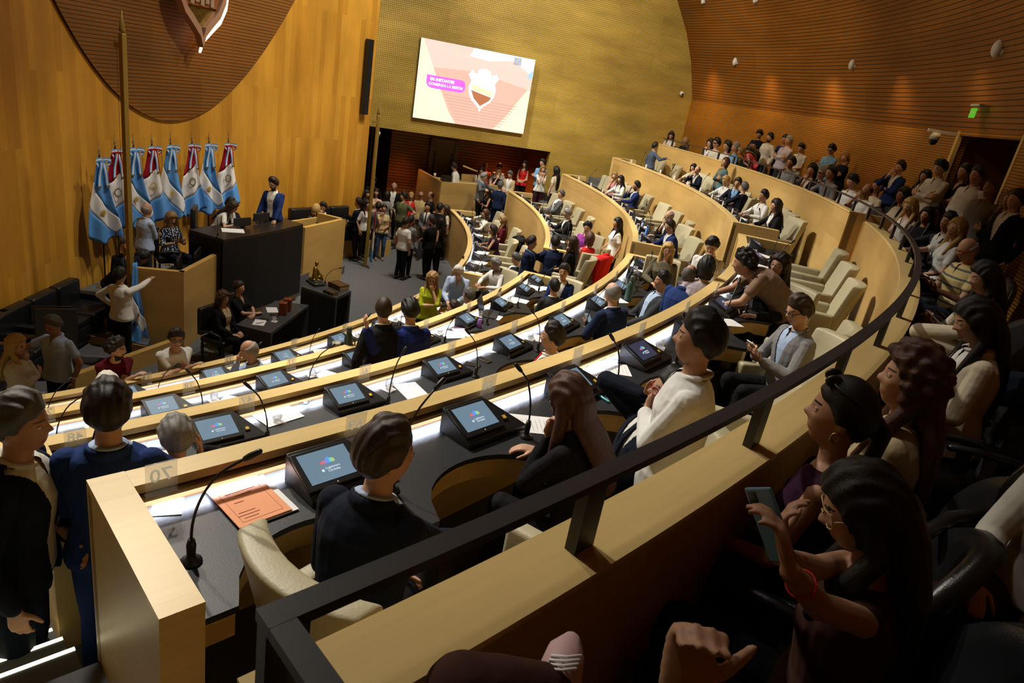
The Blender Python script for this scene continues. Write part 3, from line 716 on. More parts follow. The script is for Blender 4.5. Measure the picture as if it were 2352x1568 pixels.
def set_mats(me, mats, idx=None):
    me.materials.clear()
    for m_ in mats: me.materials.append(m_)
    if idx is not None: me.polygons.foreach_set('material_index', idx.astype(np.int32))
    me.polygons.foreach_set('use_smooth', np.ones(len(me.polygons), bool)); me.update()
def cut_faces(me, keep):
    n = len(me.vertices); v = np.empty(n*3); me.vertices.foreach_get('co', v); v = v.reshape(-1, 3)
    fs = [tuple(p.vertices) for p, kf in zip(me.polygons, keep) if kf]
    m2 = bpy.data.meshes.new('c'); m2.from_pydata(v.tolist(), [], fs); bm = bmesh.new(); bm.from_mesh(m2)
    bmesh.ops.delete(bm, geom=[x for x in bm.verts if not x.link_faces], context='VERTS'); bm.to_mesh(m2); bm.free(); bpy.data.meshes.remove(me); return m2
PEOPLE = []
def person(label, px=None, z0=0.0, pose='stand', face=270, top=('shirt', 'white'), bottom='black', hair=('short', 'dark'), skin='l', H=1.72, lean=0, tilt=0, twist=0, yaw=0, pitch=0,
           aR='down', aL='down', fem=False, bulk=1.0, glasses=None, r=None, at=None, seat=.47, beard=None, tie=None, detail=None, seed=0, legs=None, group=None, hz=None, curl=.35, long=.38, fit=True, lock=False, extra=None, neck=0, collar=None, vox=None, tmin=.8, noff=None):
    k = H/1.72; sd = hash(label) % 9999 if False else sum(map(ord, label)) % 9973
    b = bulk
    # --- skeleton in the person's own frame (x right, y forward)
    hip = .90*k if pose == 'stand' else seat+.075
    pel = np.array([0, 0, hip]); La, Ti = rad(lean), rad(tilt)
    def up_at(t):
        a = La*(.55+.45*t); v = np.array([0, sin(a), cos(a)]); return rot(Y_, Ti*(.5+.5*t)) @ v
    sp = [pel]; n_ = 8
    for i in range(n_): sp.append(sp[-1]+up_at(i/n_)*.535*k/n_)
    def spine(t): f = min(max(t, 0), .9999)*n_; i = int(f); return sp[i]*(1-f+i)+sp[i+1]*(f-i)
    U = up_at(1.0); Rt0 = rot(Y_, Ti) @ X_; Rt = rot(U, rad(-twist)) @ Rt0; Fw = nrm(np.cross(U, Rt)); neckb = sp[-1]
    nd = nrm(U*.7+Z_*.35+Fw*.16+Fw*neck); 
    Hy = rot(Z_, rad(-yaw)); hf = Hy @ nrm(np.array([Fw[0], Fw[1], 0]))
    hr = np.cross(hf, Z_); hf2 = rot(hr, rad(-pitch)) @ hf; hu = np.cross(hr, hf2); HR = np.stack([hr, hf2, hu], 1)
    if tilt: HR = rot(hf, Ti*.6) @ HR
    hcen = neckb+nd*.074*k+HR[:, 2]*.098*k+HR[:, 1]*.012*k
    top_h = (hcen+np.array([0, 0, HC*k*1.03]))
    kk = 1.0
    # --- world placement so that the head's top falls on its sight line
    fa = rad(face-90); RZm = np.array([[cos(fa), -sin(fa), 0], [sin(fa), cos(fa), 0], [0, 0, 1]])
    if at is not None: org = np.array([at[0], at[1], z0])
    else:
        hw = RZm @ top_h; T = P(px[0], px[1], z0+hw[2])
        if noff is not None:
            d = _fw+(px[0]-1176)/FPX*_r2-(px[1]-784)/FPX*_u2; T = CAMP+d*((noff-CAMP@NN)/(d@NN)); z0 = T[2]-hw[2]; print('Z0 %.2f %s' % (z0, label))
        if r is not None:
            zt = z0+hw[2]; d = _fw+(px[0]-1176)/FPX*_r2-(px[1]-784)/FPX*_u2; ts = np.linspace(tmin, 45, 9000); Q = CAMP+ts[:, None]*d
            cost = ((Q[:, 2]-zt)/.055)**2+((np.hypot(Q[:, 0], Q[:, 1])-r)/.22)**2; T = Q[cost.argmin()]; dz = T[2]-zt
            if abs(dz) > .13 or abs(math.hypot(T[0], T[1])-r) > .5: print('HEAD dz %.2f dr %.2f: %s' % (dz, math.hypot(T[0], T[1])-r, label))
            dz = max(-.16, min(.16, dz))
            if abs(dz) > .004 and not lock: return person(**dict(_args(locals()), H=H*(1+dz/(hw[2]-(seat if pose != 'stand' else 0))), lock=True))
        org = np.array([T[0]-hw[0], T[1]-hw[1], z0])
    dist = np.linalg.norm(org+RZm@hcen-CAMP); vx = vox or min(.0165, max(.0060, dist/1100))
    fine = vx < .0085
    root = empty('person', org, fa, label, 'person', group)
    PEOPLE.append((root, dict(hip=hip, pose=pose, r=math.hypot(org[0], org[1]), a=math.degrees(math.atan2(org[1], org[0])), face=face, z0=z0)))
    # --- arms
    sh = .158 if not fem else .140; sh *= k*(.5+.5*b)
    joints = {}
    for s, spec in ((1, aR), (-1, aL)):
        S0 = neckb-U*.072*k+Rt*s*sh; hint = nrm(Rt*s*.55-Z_*1.0-Fw*.35); pn = None; fd = None; cu = curl
        hd = lambda *q: hcen+HR@(np.array([q[0]*s, q[1], q[2]])*k)
        ch = lambda *q: neckb+Rt*s*q[0]*k+Fw*q[1]*k+U*q[2]*k
        if isinstance(spec, tuple) and spec[0] == 'w':
            tg = RZm.T @ (np.array(spec[1:4])-org)
            if len(spec) > 4: fd = nrm(RZm.T @ np.array(spec[4])); pn = RZm.T @ np.array(spec[5])
            if len(spec) > 6: hint = nrm(RZm.T @ np.array(spec[6]))
            if len(spec) > 7: cu = spec[7]
        elif isinstance(spec, tuple): tg = np.array(spec[:3], float)
        elif spec == 'down': tg = S0+np.array([s*.06, .03, -.50])*k; fd = nrm((s*.02, .12, -1)); pn = -Rt*s
        elif spec == 'lap': tg = np.array([s*.09, .30, hip+.10]); fd = nrm((-s*.5, .8, -.15)); pn = -Z_
        elif spec == 'desk': tg = np.array([s*.13, .40, hip+.24]); fd = nrm((-s*.5, .9, 0)); pn = -Z_; hint = nrm(Rt*s*.9-Z_*.6-Fw*.2)
        elif spec == 'fold': tg = np.array([-s*.04, .36, hip+.25]); fd = nrm((-s, .25, 0)); pn = -Z_; hint = nrm(Rt*s-Z_*.5)
        elif spec == 'chin': tg = hd(.035, .085, -.21); fd = nrm(HR@np.array([-s*.15, .0, 1])); pn = -HR[:, 1]; cu = .95; hint = nrm(Rt*s*.5-Z_)
        elif spec == 'mouth': tg = hd(.05, .15, -.15); fd = nrm(HR@np.array([-s*.45, -.2, .9])); pn = -HR[:, 1]; cu = .6; hint = nrm(Rt*s*.6-Z_)
        elif spec == 'ear': tg = hd(.13, .03, -.10); fd = nrm(HR@np.array([-s*.12, .05, 1])); pn = -HR[:, 0]*s; cu = .45; hint = nrm(Rt*s*.8-Z_+Fw*.5)
        elif spec == 'phone': tg = ch(.05, .30, -.25); fd = nrm(Fw*.7+U*.65-Rt*s*.25); pn = -Fw*.3+U*.6; cu = .55; hint = nrm(Rt*s*.6-Z_)
        elif spec == 'cross': tg = ch(-.10, .20, -.27); fd = nrm(-Rt*s+U*.25); pn = -Fw; hint = nrm(Rt*s-Z_*.9); cu = .5
        elif spec == 'hip': tg = np.array([s*.20*b, .03, hip+.13*k]); fd = nrm((-s*.5, .6, -.5)); pn = -X_*s; hint = nrm(Rt*s*1.2-Fw*.5)
        elif spec == 'front': tg = ch(.03, .25, -.42); fd = nrm(Fw*.5-Rt*s*.8); pn = -Fw
        elif spec == 'point': tg = ch(.05, .38, -.16); fd = nrm(Fw*.8-Rt*s*.3+U*.3); pn = -Rt*s
        elif spec == 'out': tg = ch(.50, .30, -.12); fd = nrm(Fw*.4+Rt*s)
        elif spec == 'rail': tg = ch(.10, .52, -.20); fd = nrm(Fw-U*.2); pn = -Z_
        u1, u2 = .285*k, .255*k; v = tg-S0; D = np.linalg.norm(v)
        if D > (u1+u2)*.995: tg = S0+v/D*(u1+u2)*.995; v = tg-S0; D = (u1+u2)*.995
        e1 = nrm(v); a = (u1*u1-u2*u2+D*D)/(2*D); h = math.sqrt(max(0, u1*u1-a*a)); hp = nrm(hint-e1*(hint@e1)); E = S0+e1*a+hp*h
        fo = nrm(tg-E)
        if fd is None: fd = nrm(fo)
        if pn is None: pn = -Z_ if abs(fo[2]) < .8 else -Rt*s
        joints[s] = (S0, E, tg, fd, pn, cu)
    # --- legs
    LG = {}
    for s in (1, -1):
        hj = pel+np.array([s*.088*k, 0, -.03])
        if legs and s in legs: kn, an = np.array(legs[s][0]), np.array(legs[s][1])
        elif pose == 'stand': kn = np.array([s*.095*k, .02, .48*k]); an = np.array([s*.10*k, -.02+s*.03, .085])
        else: kn = np.array([s*.12, .43*k, hip+.01]); an = np.array([s*.12, .44*k, .09])
        LG[s] = (hj, kn, an)
    def torso(mb, off, lo=-.10, hi=1.0, hem=0.0, neckr=None):
        ts = [lo, 0, .15, .35, .55, .72, .85, .93, .97, 1.0]; ts = [t for t in ts if t >= lo and t <= hi+1e-6]
        W_ = {-.10: .150, 0: .165, .15: .155, .35: .142, .55: .158, .72: .172, .85: .168, .93: .132, .97: .095, 1.0: .066}; D_ = {-.10: .105, 0: .118, .15: .114, .35: .104, .55: .112, .72: .116, .85: .100, .93: .082, .97: .070, 1.0: .060}
        if fem: W_.update({-.10: .165, 0: .172, .15: .152, .35: .122, .55: .138, .72: .148, .85: .145, .93: .112, .97: .080, 1.0: .056}); D_.update({.35: .092, .55: .112, .72: .118, .85: .092, .93: .074, .97: .062, 1.0: .052})
        vs = []; n = 20
        for t in ts:
            c = spine(t) if t >= 0 else pel+np.array([0, 0, t*.535*k]); upv = up_at(max(t, 0)); tw = rad(-twist)*max(0, t); rv = rot(upv, tw) @ (rot(Y_, Ti*(.5+.5*max(t, 0))) @ X_); fv = nrm(np.cross(upv, rv))
            bb = (b if t < .8 else 1+(b-1)*.4)
            w_ = W_[t]*k*(.6+.4*bb)+off+hem*(t < .2)*(.2-t); d_ = D_[t]*k*bb+off+hem*(t < .2)*(.2-t)*.6
            c = c+fv*(.012*(bb > 1)+(bb-1)*.05*k)
            for j in range(n):
                a = 2*pi*j/n; ca, sa = cos(a), sin(a); e = .80
                vs.append(c+rv*w_*math.copysign(abs(ca)**e, ca)+fv*d_*math.copysign(abs(sa)**e, sa))
        m_ = len(ts); fs = [tuple(range(n-1, -1, -1)), tuple(range((m_-1)*n, m_*n))]
        for i in range(m_-1):
            for j in range(n): fs.append((i*n+j, i*n+(j+1) % n, (i+1)*n+(j+1) % n, (i+1)*n+j))
        mb.add(vs, fs, 0, True)
        if fem and hi > .8:
            for s in (1, -1): mb.ell(spine(.67)+Rt*s*.060*k+Fw*(.070*k*b+off*.5), ((.062+off*.5)*k,)*3, 12, 8)
    def arm(mb, s, off, upto=2.0, cut=None):
        S0, E, tg, fd, pn, cu = joints[s]; r_ = .047*k*(.75+.25*b)*(.86 if fem else 1)
        mb.ell(S0, ((.050*k*(.88 if fem else 1)+off),)*3, 12, 8)
        if upto <= 1: e = S0+(E-S0)*upto; mb.tube([S0, S0*.5+e*.5, e], [r_+off, r_+off, r_*.95+off*1.4], 12)
        else:
            w = E+(tg-E)*(upto-1); mb.tube([S0, S0*.55+E*.45, E], [r_+off, r_*.98+off, r_*.86+off], 12)
            mb.ell(E, ((r_*.86+off)*1.01,)*3, 12, 8); mb.tube([E, E*.6+w*.4, w], [r_*.86+off, r_*.80+off, (r_*.58+off*(1.0 if upto < 2 else .9))], 12)
    def leg(mb, s, off, upto=2.0):
        hj, kn, an = LG[s]; R_ = .080*k*(.7+.3*b)
        if upto <= 1: e = hj+(kn-hj)*upto; mb.tube([hj, hj*.5+e*.5, e], [R_*1.02+off, R_*.95+off, R_*.82+off], 12)
        else:
            e = kn+(an-kn)*(upto-1); mb.tube([hj, hj*.5+kn*.5, kn], [R_*1.05+off, R_*.92+off, R_*.70+off], 12); mb.ell(kn, ((R_*.70+off)*1.02,)*3, 12, 8)
            mb.tube([kn, kn*.62+an*.38, e], [R_*.70+off, R_*.66+off, (R_*.42+off*1.6)], 12)
    # --- body: one continuous surface
    mb = MB(); torso(mb, -.004)
    mb.tube([neckb-U*.03*k, neckb+nd*.05*k, hcen-HR[:, 2]*.05*k-HR[:, 1]*.012*k], [(.060 if not fem else .050)*k, (.053 if not fem else .044)*k, .050*k], 14)
    head_mesh(mb, HR, hcen, k*1.03, fem, *((48, 28) if fine else (30, 18)))
    for s in (1, -1):
        q = hcen+HR@np.array([s*.073*k, -.008*k, -.008*k]); mb.ell(q, (.012*k, .022*k, .034*k), 8, 6, M=Matrix((HR@rot(Z_, s*.35)).tolist()))
        arm(mb, s, -.002); leg(mb, s, -.004)
        hj, kn, an = LG[s]; fd = nrm(np.array([(kn-hj)[0]*.3, 1, 0])); mb.tube([an+np.array([0, -.03, -.045]), an+fd*.10*k+np.array([0, 0, -.055])], [.034*k, .030*k], 8)
        S0, E, tg, fd_, pn, cu = joints[s]
        if fine: hand(mb, tg, fd_, pn, s, k, cu)
    skm = skinm(skin)
    def done_body(me, fem_=fem):
        c = (centres(me)-hcen) @ HR / k; idx = np.zeros(len(c)); fr = c[:, 1] > .055
        if vx < .02:
            lip = fr & (np.abs(c[:, 0]) < .024) & (np.abs(c[:, 2]+.067) < .0095); idx[lip] = 1
            for s in (1, -1):
                if not fine: idx[fr & (((c[:, 0]-s*.030)/.013)**2+((c[:, 2]-.006)/.0075)**2 < 1)] = 3
                if vx < .0125: idx[fr & (((c[:, 0]-s*.031)/.022)**2+((c[:, 2]-.029)/.0040)**2 < 1)] = 2
        if beard:
            ax_, ay_, az_ = np.abs(c[:, 0]), c[:, 1], c[:, 2]; idx[(ay_ > -.005) & (az_ > -.15) & ((az_ < -.078+.35*np.maximum(0, .05-ay_)) | ((az_ < -.044) & (ax_ < .030) & (ay_ > .06))) & ~((ax_ < .021) & (np.abs(az_+.067) < .0085))] = 2
        set_mats(me, [skm, lipm(skin), hairm(beard or (hair[1] if hair[1] not in ('white',) else 'grey')), iris()], idx)
        if not fine:
            hm = MB()
            for s in (1, -1):
                S0, E, tg, fd_, pn, cu = joints[s]; hand(hm, tg, fd_, pn, s, k, cu, fat=1.0 if vx < .014 else 1.15)
            bm = bmesh.new(); bm.from_mesh(me); h2 = hm.mesh(); bm.from_mesh(h2); bm.to_mesh(me); bm.free(); bpy.data.meshes.remove(h2)
            me.polygons.foreach_set('use_smooth', np.ones(len(me.polygons), bool))
        link('body', me, root)
    submit(mb, vx, 3 if fine else 2, done_body)
    if fine:
        for s in (1, -1):
            e = hcen+HR@np.array([s*.031*k, .0752*k, .006*k]); ro = (HR)
            ew = MB().ell((0, 0, 0), (.0135*k, .0118*k, .0105*k), 14, 10).build('eye', eyew(), root, loc=e); ew.rotation_euler = Matrix(ro.tolist()).to_euler()
            MB().ell((0, .0066*k, -.0015*k), (.0068*k, .0056*k, .0066*k), 12, 8).build('iris', iris(), ew); MB().ell((0, -.0012*k, .0052*k), (.0152*k, .0132*k, .0090*k), 14, 8).build('eyelid', skinm(skin), ew)
    # --- hair
    if hair[0] != 'none':
        st, hc = hair[0], hair[1]; mb = MB(); base = 'short' if st in () else st
        head_mesh(mb, HR, hcen, k*1.03, fem, *((48, 28) if fine else (30, 18)), scale=1.0, hair=hair_fn(base, sd, vx))
        dn = -Z_
        if st in ('long', 'wave'):
            w0 = hcen+HR@np.array([0, -.085, .01])*k; back = -Fw
            w1 = hcen+HR@np.array([0, -.092, -.09])*k; w2 = neckb-Fw*.115*k-U*.03*k; w3 = neckb-Fw*(.135*k*b)-U*long*.55*k; w4 = neckb-Fw*(.125*k*b)-U*long*k
            mb.tube([w0, w1, w2, w3, w4], [(.050*k, .082*k), (.056*k, .096*k), (.046*k, .108*k), (.040*k, .104*k), (.022*k, .070*k)], 14, up=Fw)
            for s in (1, -1):
                q0 = hcen+HR@np.array([s*.074, -.005, .03])*k; q1 = hcen+HR@np.array([s*.084, -.012, -.09])*k; q2 = neckb+Rt*s*.095*k+Fw*.04*k+U*.0; q3 = neckb+Rt*s*.10*k+Fw*.115*k-U*(.12+.3*(long-.3))*k
                mb.tube([q0, q1, q2, q3] if not lock else [q0, q1, q2, q3], [.026*k, .036*k, .032*k, .014*k], 9)
        elif st == 'bob':
            w0 = hcen+HR@np.array([0, -.07, .0])*k; w1 = hcen+HR@np.array([0, -.075, -.12])*k; mb.tube([w0, w1], [(.05*k, .085*k), (.045*k, .082*k)], 14, up=HR[:, 1])
            for s in (1, -1): mb.tube([hcen+HR@np.array([s*.074, -.005, .03])*k, hcen+HR@np.array([s*.082, .01, -.07])*k, hcen+HR@np.array([s*.07, .02, -.14])*k], [.024*k, .028*k, .018*k], 9)
        elif st == 'bun': mb.ell(hcen+HR@np.array([0, -.085, .085])*k, (.04*k, .04*k, .038*k), 12, 8)
        elif st == 'pony':
            q0 = hcen+HR@np.array([0, -.10, .03])*k; mb.tube([q0, q0-HR[:, 1]*.04*k-Z_*.05*k, q0-HR[:, 1]*.035*k-Z_*.16*k, q0-HR[:, 1]*.01*k-Z_*.26*k], [.020*k, .030*k, .026*k, .010*k], 10)
        elif st == 'curly' and fem:
            for i in range(26):
                rn = random.Random(i+sd); a = rn.uniform(0, 2*pi); q = hcen+HR@np.array([.085*cos(a), -.03+.06*min(0, sin(a))-.02, rn.uniform(-.20, .05)])*k; mb.ell(q, (.036*k,)*3, 8, 6)
        def done_hair(me): set_mats(me, [hairm(hc)]); link('hair', me, root)
        submit(mb, vx*1.0, 2, done_hair)
    # --- clothes
    kind = top[0]; tc = cloth(top[1], top[3] if len(top) > 3 else None)
    def vcut(w, z0_, z1_, base=.010):
        def keep(me):
            c = centres(me)-neckb; x = c@Rt/k; y = c@Fw/k; z = c@U/k; f = np.clip((z-z0_)/(z1_-z0_), 0, 1)
            return ~((y > -.01) & (z > z0_) & (np.abs(x) < base+w*f))
        return keep
    jacket = kind in ('jacket', 'blazer', 'open')
    sleeves = {'shirt': 1.94, 'jacket': 1.93, 'blazer': 1.93, 'open': 1.93, 'tee': .62, 'polo': .6, 'vneck': .42, 'blouse': .75, 'sleeveless': 0, 'sweater': 1.9, 'rolled': 1.25, 'quarter': 1.2}[kind]
    off = .018 if jacket else .012 if kind != 'sweater' else .02
    mb = MB(); torso(mb, off, -.10 if (pose == 'stand' or jacket) else 0, 1.0 if kind != 'sleeveless' else .97, hem=.10 if pose == 'stand' else .05)
    for s in (1, -1):
        if sleeves: arm(mb, s, off*.85, sleeves)
        else: mb.ell(joints[s][0]-Rt*s*.02*k, (.052*k,)*3, 10, 6)
    if kind in ('shirt', 'polo', 'rolled'): mb.tube([neckb+U*.002*k+nd*.012*k+(Rt*cos(a)*.066+Fw*sin(a)*.068)*k*(.9 if fem else 1)+U*(.010*cos(a+pi/2))*k for a in [2*pi*i/14 for i in range(14)]], [(.009*k, .020*k)]*14, 8, up=U, closed=True)
    if jacket: mb.tube([neckb-U*.010*k+nd*.010*k+(Rt*cos(a)*.080-Fw*.010+Fw*sin(a)*.068)*k for a in [pi*.92+pi*1.16*i/10 for i in range(11)]], [(.026*k, .015*k)]*11, 8)
    def done_top(me):
        kf = None
        if kind in ('jacket', 'blazer'): kf = vcut(.085, -.36, .05)(me)
        elif kind == 'open': kf = vcut(.05, -.30, .05, .055)(me) & ~((lambda c: (c@Fw > 0) & (np.abs(c@Rt) < .06*k) & (c@U < -.25*k))(centres(me)-neckb))
        elif kind in ('vneck', 'blouse', 'sleeveless'): kf = vcut(.065, -.15, .05, .0)(me)
        elif kind in ('shirt', 'polo', 'rolled'): kf = vcut(.032, -.085, .06, .0)(me)
        if kf is not None: me = cut_faces(me, kf)
        set_mats(me, [tc]); link('jacket' if jacket else {'tee': 't_shirt', 'vneck': 'top', 'sleeveless': 'top', 'polo': 'shirt', 'rolled': 'shirt', 'quarter': 'blouse'}.get(kind, kind), me, root)
    submit(mb, vx, 2, done_top)
    if jacket and len(top) > 2:
        mb = MB(); torso(mb, .010, 0, 1.0); sc_ = cloth(top[2])
        mb.tube([neckb+U*.004*k+nd*.014*k+(Rt*cos(a)*.064+Fw*sin(a)*.066)*k+U*(.010*cos(a+pi/2))*k for a in [2*pi*i/14 for i in range(14)]], [(.008*k, .018*k)]*14, 8, up=U, closed=True)
        for s in (1, -1):
            S0, E, tg, *_ = joints[s]; f = nrm(tg-E); mb.tube([tg-f*.05*k, tg-f*.006*k], [.030*k, .031*k], 10)
        def done_sh(me):
            me = cut_faces(me, vcut(.03, -.07, .06, .0)(me)); set_mats(me, [sc_]); link('shirt', me, root)
        submit(mb, vx, 2, done_sh)
    if tie:
        ys = (.112*b+.018)*k; mb = MB(); pts = [neckb+Fw*.078*k+U*.0, neckb+Fw*(ys+.0)-U*.13*k, spine(.45)+Fw*(ys+.012)]
        mb.tube(pts, [(.008*k, .018*k), (.008*k, .024*k), (.008*k, .032*k)], 8, up=Fw); mb.build('tie', cloth(tie), root)
    if bottom:
        mb = MB(); torso(mb, .008, -.10, .15); bl = 2.0
        for s in (1, -1): leg(mb, s, .010 if bottom != 'wide' else .02, .97*2)
        bc = cloth(bottom)
        def done_bot(me): set_mats(me, [bc]); link('trousers', me, root)
        submit(mb, max(vx, .009), 2, done_bot)
    shc = BLKL if not (extra and extra.get('shoe')) else cloth(extra['shoe'])
    for s in (1, -1):
        if extra and s in extra.get('noshoe', ()): continue
        hj, kn, an = LG[s]; fd = nrm(np.array([(an-hj)[0]*.6, 1, 0])) if pose == 'stand' else Y_
        MB().tube([an+np.array([0, 0, -.045])-fd*.035, an+fd*.06*k+np.array([0, 0, -.052]), an+fd*.17*k+np.array([0, 0, -.062])], [(.040, .036), (.034, .040), (.020, .036)], 10, up=Z_).build('shoe', shc, root)
    if glasses:
        gm = plain('frame_'+glasses, {'black': (.01, .01, .01), 'red': (.25, .01, .01), 'gold': (.5, .36, .16), 'thin': (.05, .04, .04)}[glasses], .35, .5); mb = MB(); tr = .0022 if glasses in ('gold', 'thin') else .0032
        big = 1.28 if glasses == 'gold' else 1.0
        for s in (1, -1):
            cc = np.array([s*.031*(1+.12*(big > 1)), .094, .002]); mb.tube([hcen+HR@((cc+np.array([cos(a)*.023*big, -.012*abs(cos(a))*(cos(a)*s > 0), sin(a)*.018*big*(1.15 if big > 1 else 1)]))*k) for a in [2*pi*i/16 for i in range(16)]], tr*k*max(1, vx/.008), 6, closed=True)
            mb.tube([hcen+HR@(np.array([s*.054*big**.5, .085, .006])*k), hcen+HR@(np.array([s*.076, .03, .010])*k), hcen+HR@(np.array([s*.077, -.01, .006])*k)], tr*k*max(1, vx/.008), 6)
        mb.tube([hcen+HR@(np.array([-.009, .099, .006])*k), hcen+HR@(np.array([.009, .099, .006])*k)], tr*k*max(1, vx/.008), 6); mb.build('glasses', gm, root)
    if extra and 'watch' in extra:
        s = extra['watch']; S0, E, tg, *_ = joints[s]; f = nrm(tg-E); MB().tube([tg-f*.045*k+(np.cross(f, nrm(np.cross(f, Z_)))*cos(a)+nrm(np.cross(f, Z_))*sin(a))*.030*k for a in [2*pi*i/14 for i in range(14)]], .006*k, 6, closed=True).build('wristwatch', plain('watch_strap', extra.get('wc', (.5, .5, .5)), .3, .5), root)
    J = {s: (org+RZm@joints[s][2], RZm@joints[s][3], RZm@joints[s][4], org+RZm@joints[s][1]) for s in joints}
    return dict(root=root, J=J, head=org+RZm@hcen, HR=RZm@HR, org=org, R=RZm, k=k)
_PA = person.__code__.co_varnames[:person.__code__.co_argcount]
def _args(loc): return {n: loc[n] for n in _PA}
def phone_at(J, s, label, col='black', tilt=.0, lit=True):
    "a phone resting in the fingers of a hand"
    w, f, p = [np.array(q) for q in J['J'][s][:3]]; f = nrm(f); p = nrm(p-f*(p@f)); c = w+f*.105+p*.032; side = np.cross(f, p)
    o = MB().box((0, 0, 0), (.072, .150, .009)).build('smartphone', plain('phone_%s' % (col if isinstance(col, str) else 'x'), CC.get(col, (.01, .01, .01)) if isinstance(col, str) else col, .35, .5), bevel=.003)
    m = Matrix((side.tolist(), f.tolist(), (-np.cross(side, f)*-1).tolist())).transposed(); o.matrix_world = Matrix.Translation(c) @ m.to_4x4()
    MB().box((0, 0, .005), (.064, .138, .0012)).build('screen', PHS if lit else BLK, o); return tag(o, label, 'phone')
# ------------------------------------------------------------------ rostrum
def quadbox(pts, z0, z1): return MB().prism([(p[0], p[1]) for p in pts], z0, z1)
def offs(poly, d): return poly
PZ = .5
OAK = wood('rostrum_oak', (.52, .33, .10), (.46, .28, .08), 1.6, 4.0, grain=.14, blotch=.16)[0]
def fwp(th, off): q = fw(th, 0, off); return (q.x, q.y)
# raised floor behind the rostrum, with the steps at its ends
pl = [fwp(t, .02) for t in (-10.5, -6, 0, 6, 12, 18, 24, 28.8)]
S(MB().prism([(9.42, -3.9), (9.6, -2.9), (9.9, -2.1), (10.15, -1.3), (10.28, -.5), (10.6, 1.1), (10.1, 1.5), (10.02, 2.5), (10.1, 3.5), (10.6, 4.05), (11.25, 4.62), (11.0, 4.95)]+pl[::-1]+[(8.7, -3.9)], 0, PZ).build('floor_platform', [CARPET]))
S(MB().prism([(8.75, -3.95), (9.0, -4.35), (7.2, -4.2), (7.18, -3.72)], 0, PZ*.67).prism([(9.0, -4.35), (9.15, -4.75), (7.22, -4.7), (7.2, -4.2)], 0, PZ*.33).build('floor_steps_rostrum', CARPET))
mb = MB()
for (a, b, z0, z1) in (((7.17, -3.74), (8.75, -3.97), PZ*.67, PZ-.01), ((7.2, -4.22), (9.0, -4.37), PZ*.33, PZ*.67-.01), ((7.22, -4.72), (9.15, -4.77), 0, PZ*.33-.01)):
    d = nrm((b[0]-a[0], b[1]-a[1], 0)); n_ = np.array([d[1], -d[0], 0])*.02; mb.prism([a, b, (b[0]+n_[0], b[1]+n_[1]), (a[0]+n_[0], a[1]+n_[1])], z0, z1)
S(mb.build('trim_3', OAK))
S(MB().prism([(10.12, 1.5), (10.03, 2.5), (10.11, 3.48), (10.62, 4.02), (11.27, 4.6), (11.29, 4.58), (10.64, 4.0), (10.13, 3.47), (10.05, 2.5), (10.14, 1.5)], 0, PZ-.02).build('trim_4', OAK))
S(MB().prism([(10.1, 1.6), (10.62, 1.5), (10.66, 1.95), (10.08, 2.1)], 0, PZ*.45).build('floor_step_side', [CARPET]))
def desk_u(name, label, pts, z1, thick, mat, zt, topmat=None, inner=True):
    "a box-like counter: panels along an open line of points, plus a lower worktop inside"
    root = empty(name, label=label, cat='counter')
    for i, (a, b) in enumerate(zip(pts, pts[1:])):
        d = nrm((b[0]-a[0], b[1]-a[1], 0)); n_ = np.array([-d[1], d[0], 0])*thick
        e0 = d*(thick if i else 0)
        q = [(a[0], a[1]), (b[0], b[1]), (b[0]+n_[0], b[1]+n_[1]), (a[0]+n_[0], a[1]+n_[1])]
        if name == 'rostrum_box' or i >= 0: quadbox(q, zt, z1).build('front_panel' if i == 1 or len(pts) == 2 else 'side_panel', mat, root)
    return root
# left wooden box with its two monitors
LB = [(8.80, -4.52), (9.57, -4.30), (9.52, -2.85)]
r_ = desk_u('rostrum_box', 'oak box counter with monitors, left of the black presiding desk', LB, 1.46, .10, OAK, 0)
MB().prism([(8.75, -4.35), (9.42, -4.15), (9.40, -2.9), (8.85, -2.95)], 1.14, 1.18).build('worktop', DARKW, r_)
def monitor(loc, face, label):
    r = empty('computer_monitor', loc, rad(face-90), label, 'monitor', 'rostrum monitors')
    MB().box((0, 0, .24), (.50, .035, .31)).build('casing', BLK, r, bevel=.008); MB().box((0, -.019, .24), (.46, .004, .27)).build('screen', plain('dark_screen', (.02, .02, .025), .2, .5), r)
    MB().box((0, .02, .06), (.05, .03, .13)).build('stand', BLK, r); MB().box((0, .03, .006), (.22, .16, .012)).build('foot', BLK, r); return r
monitor((9.25, -3.85, 1.18), 20, 'black monitor nearest the corner of the left oak box')
monitor((9.28, -3.25, 1.18), 15, 'black monitor farther back on the left oak box')
tag(MB().box((0, 0, .045), (.34, .05, .09)).build('name_board', PAPER, loc=(9.1, -4.2, 1.18), rz=rad(16)), 'white card standing by the monitor on the left oak box', 'card')
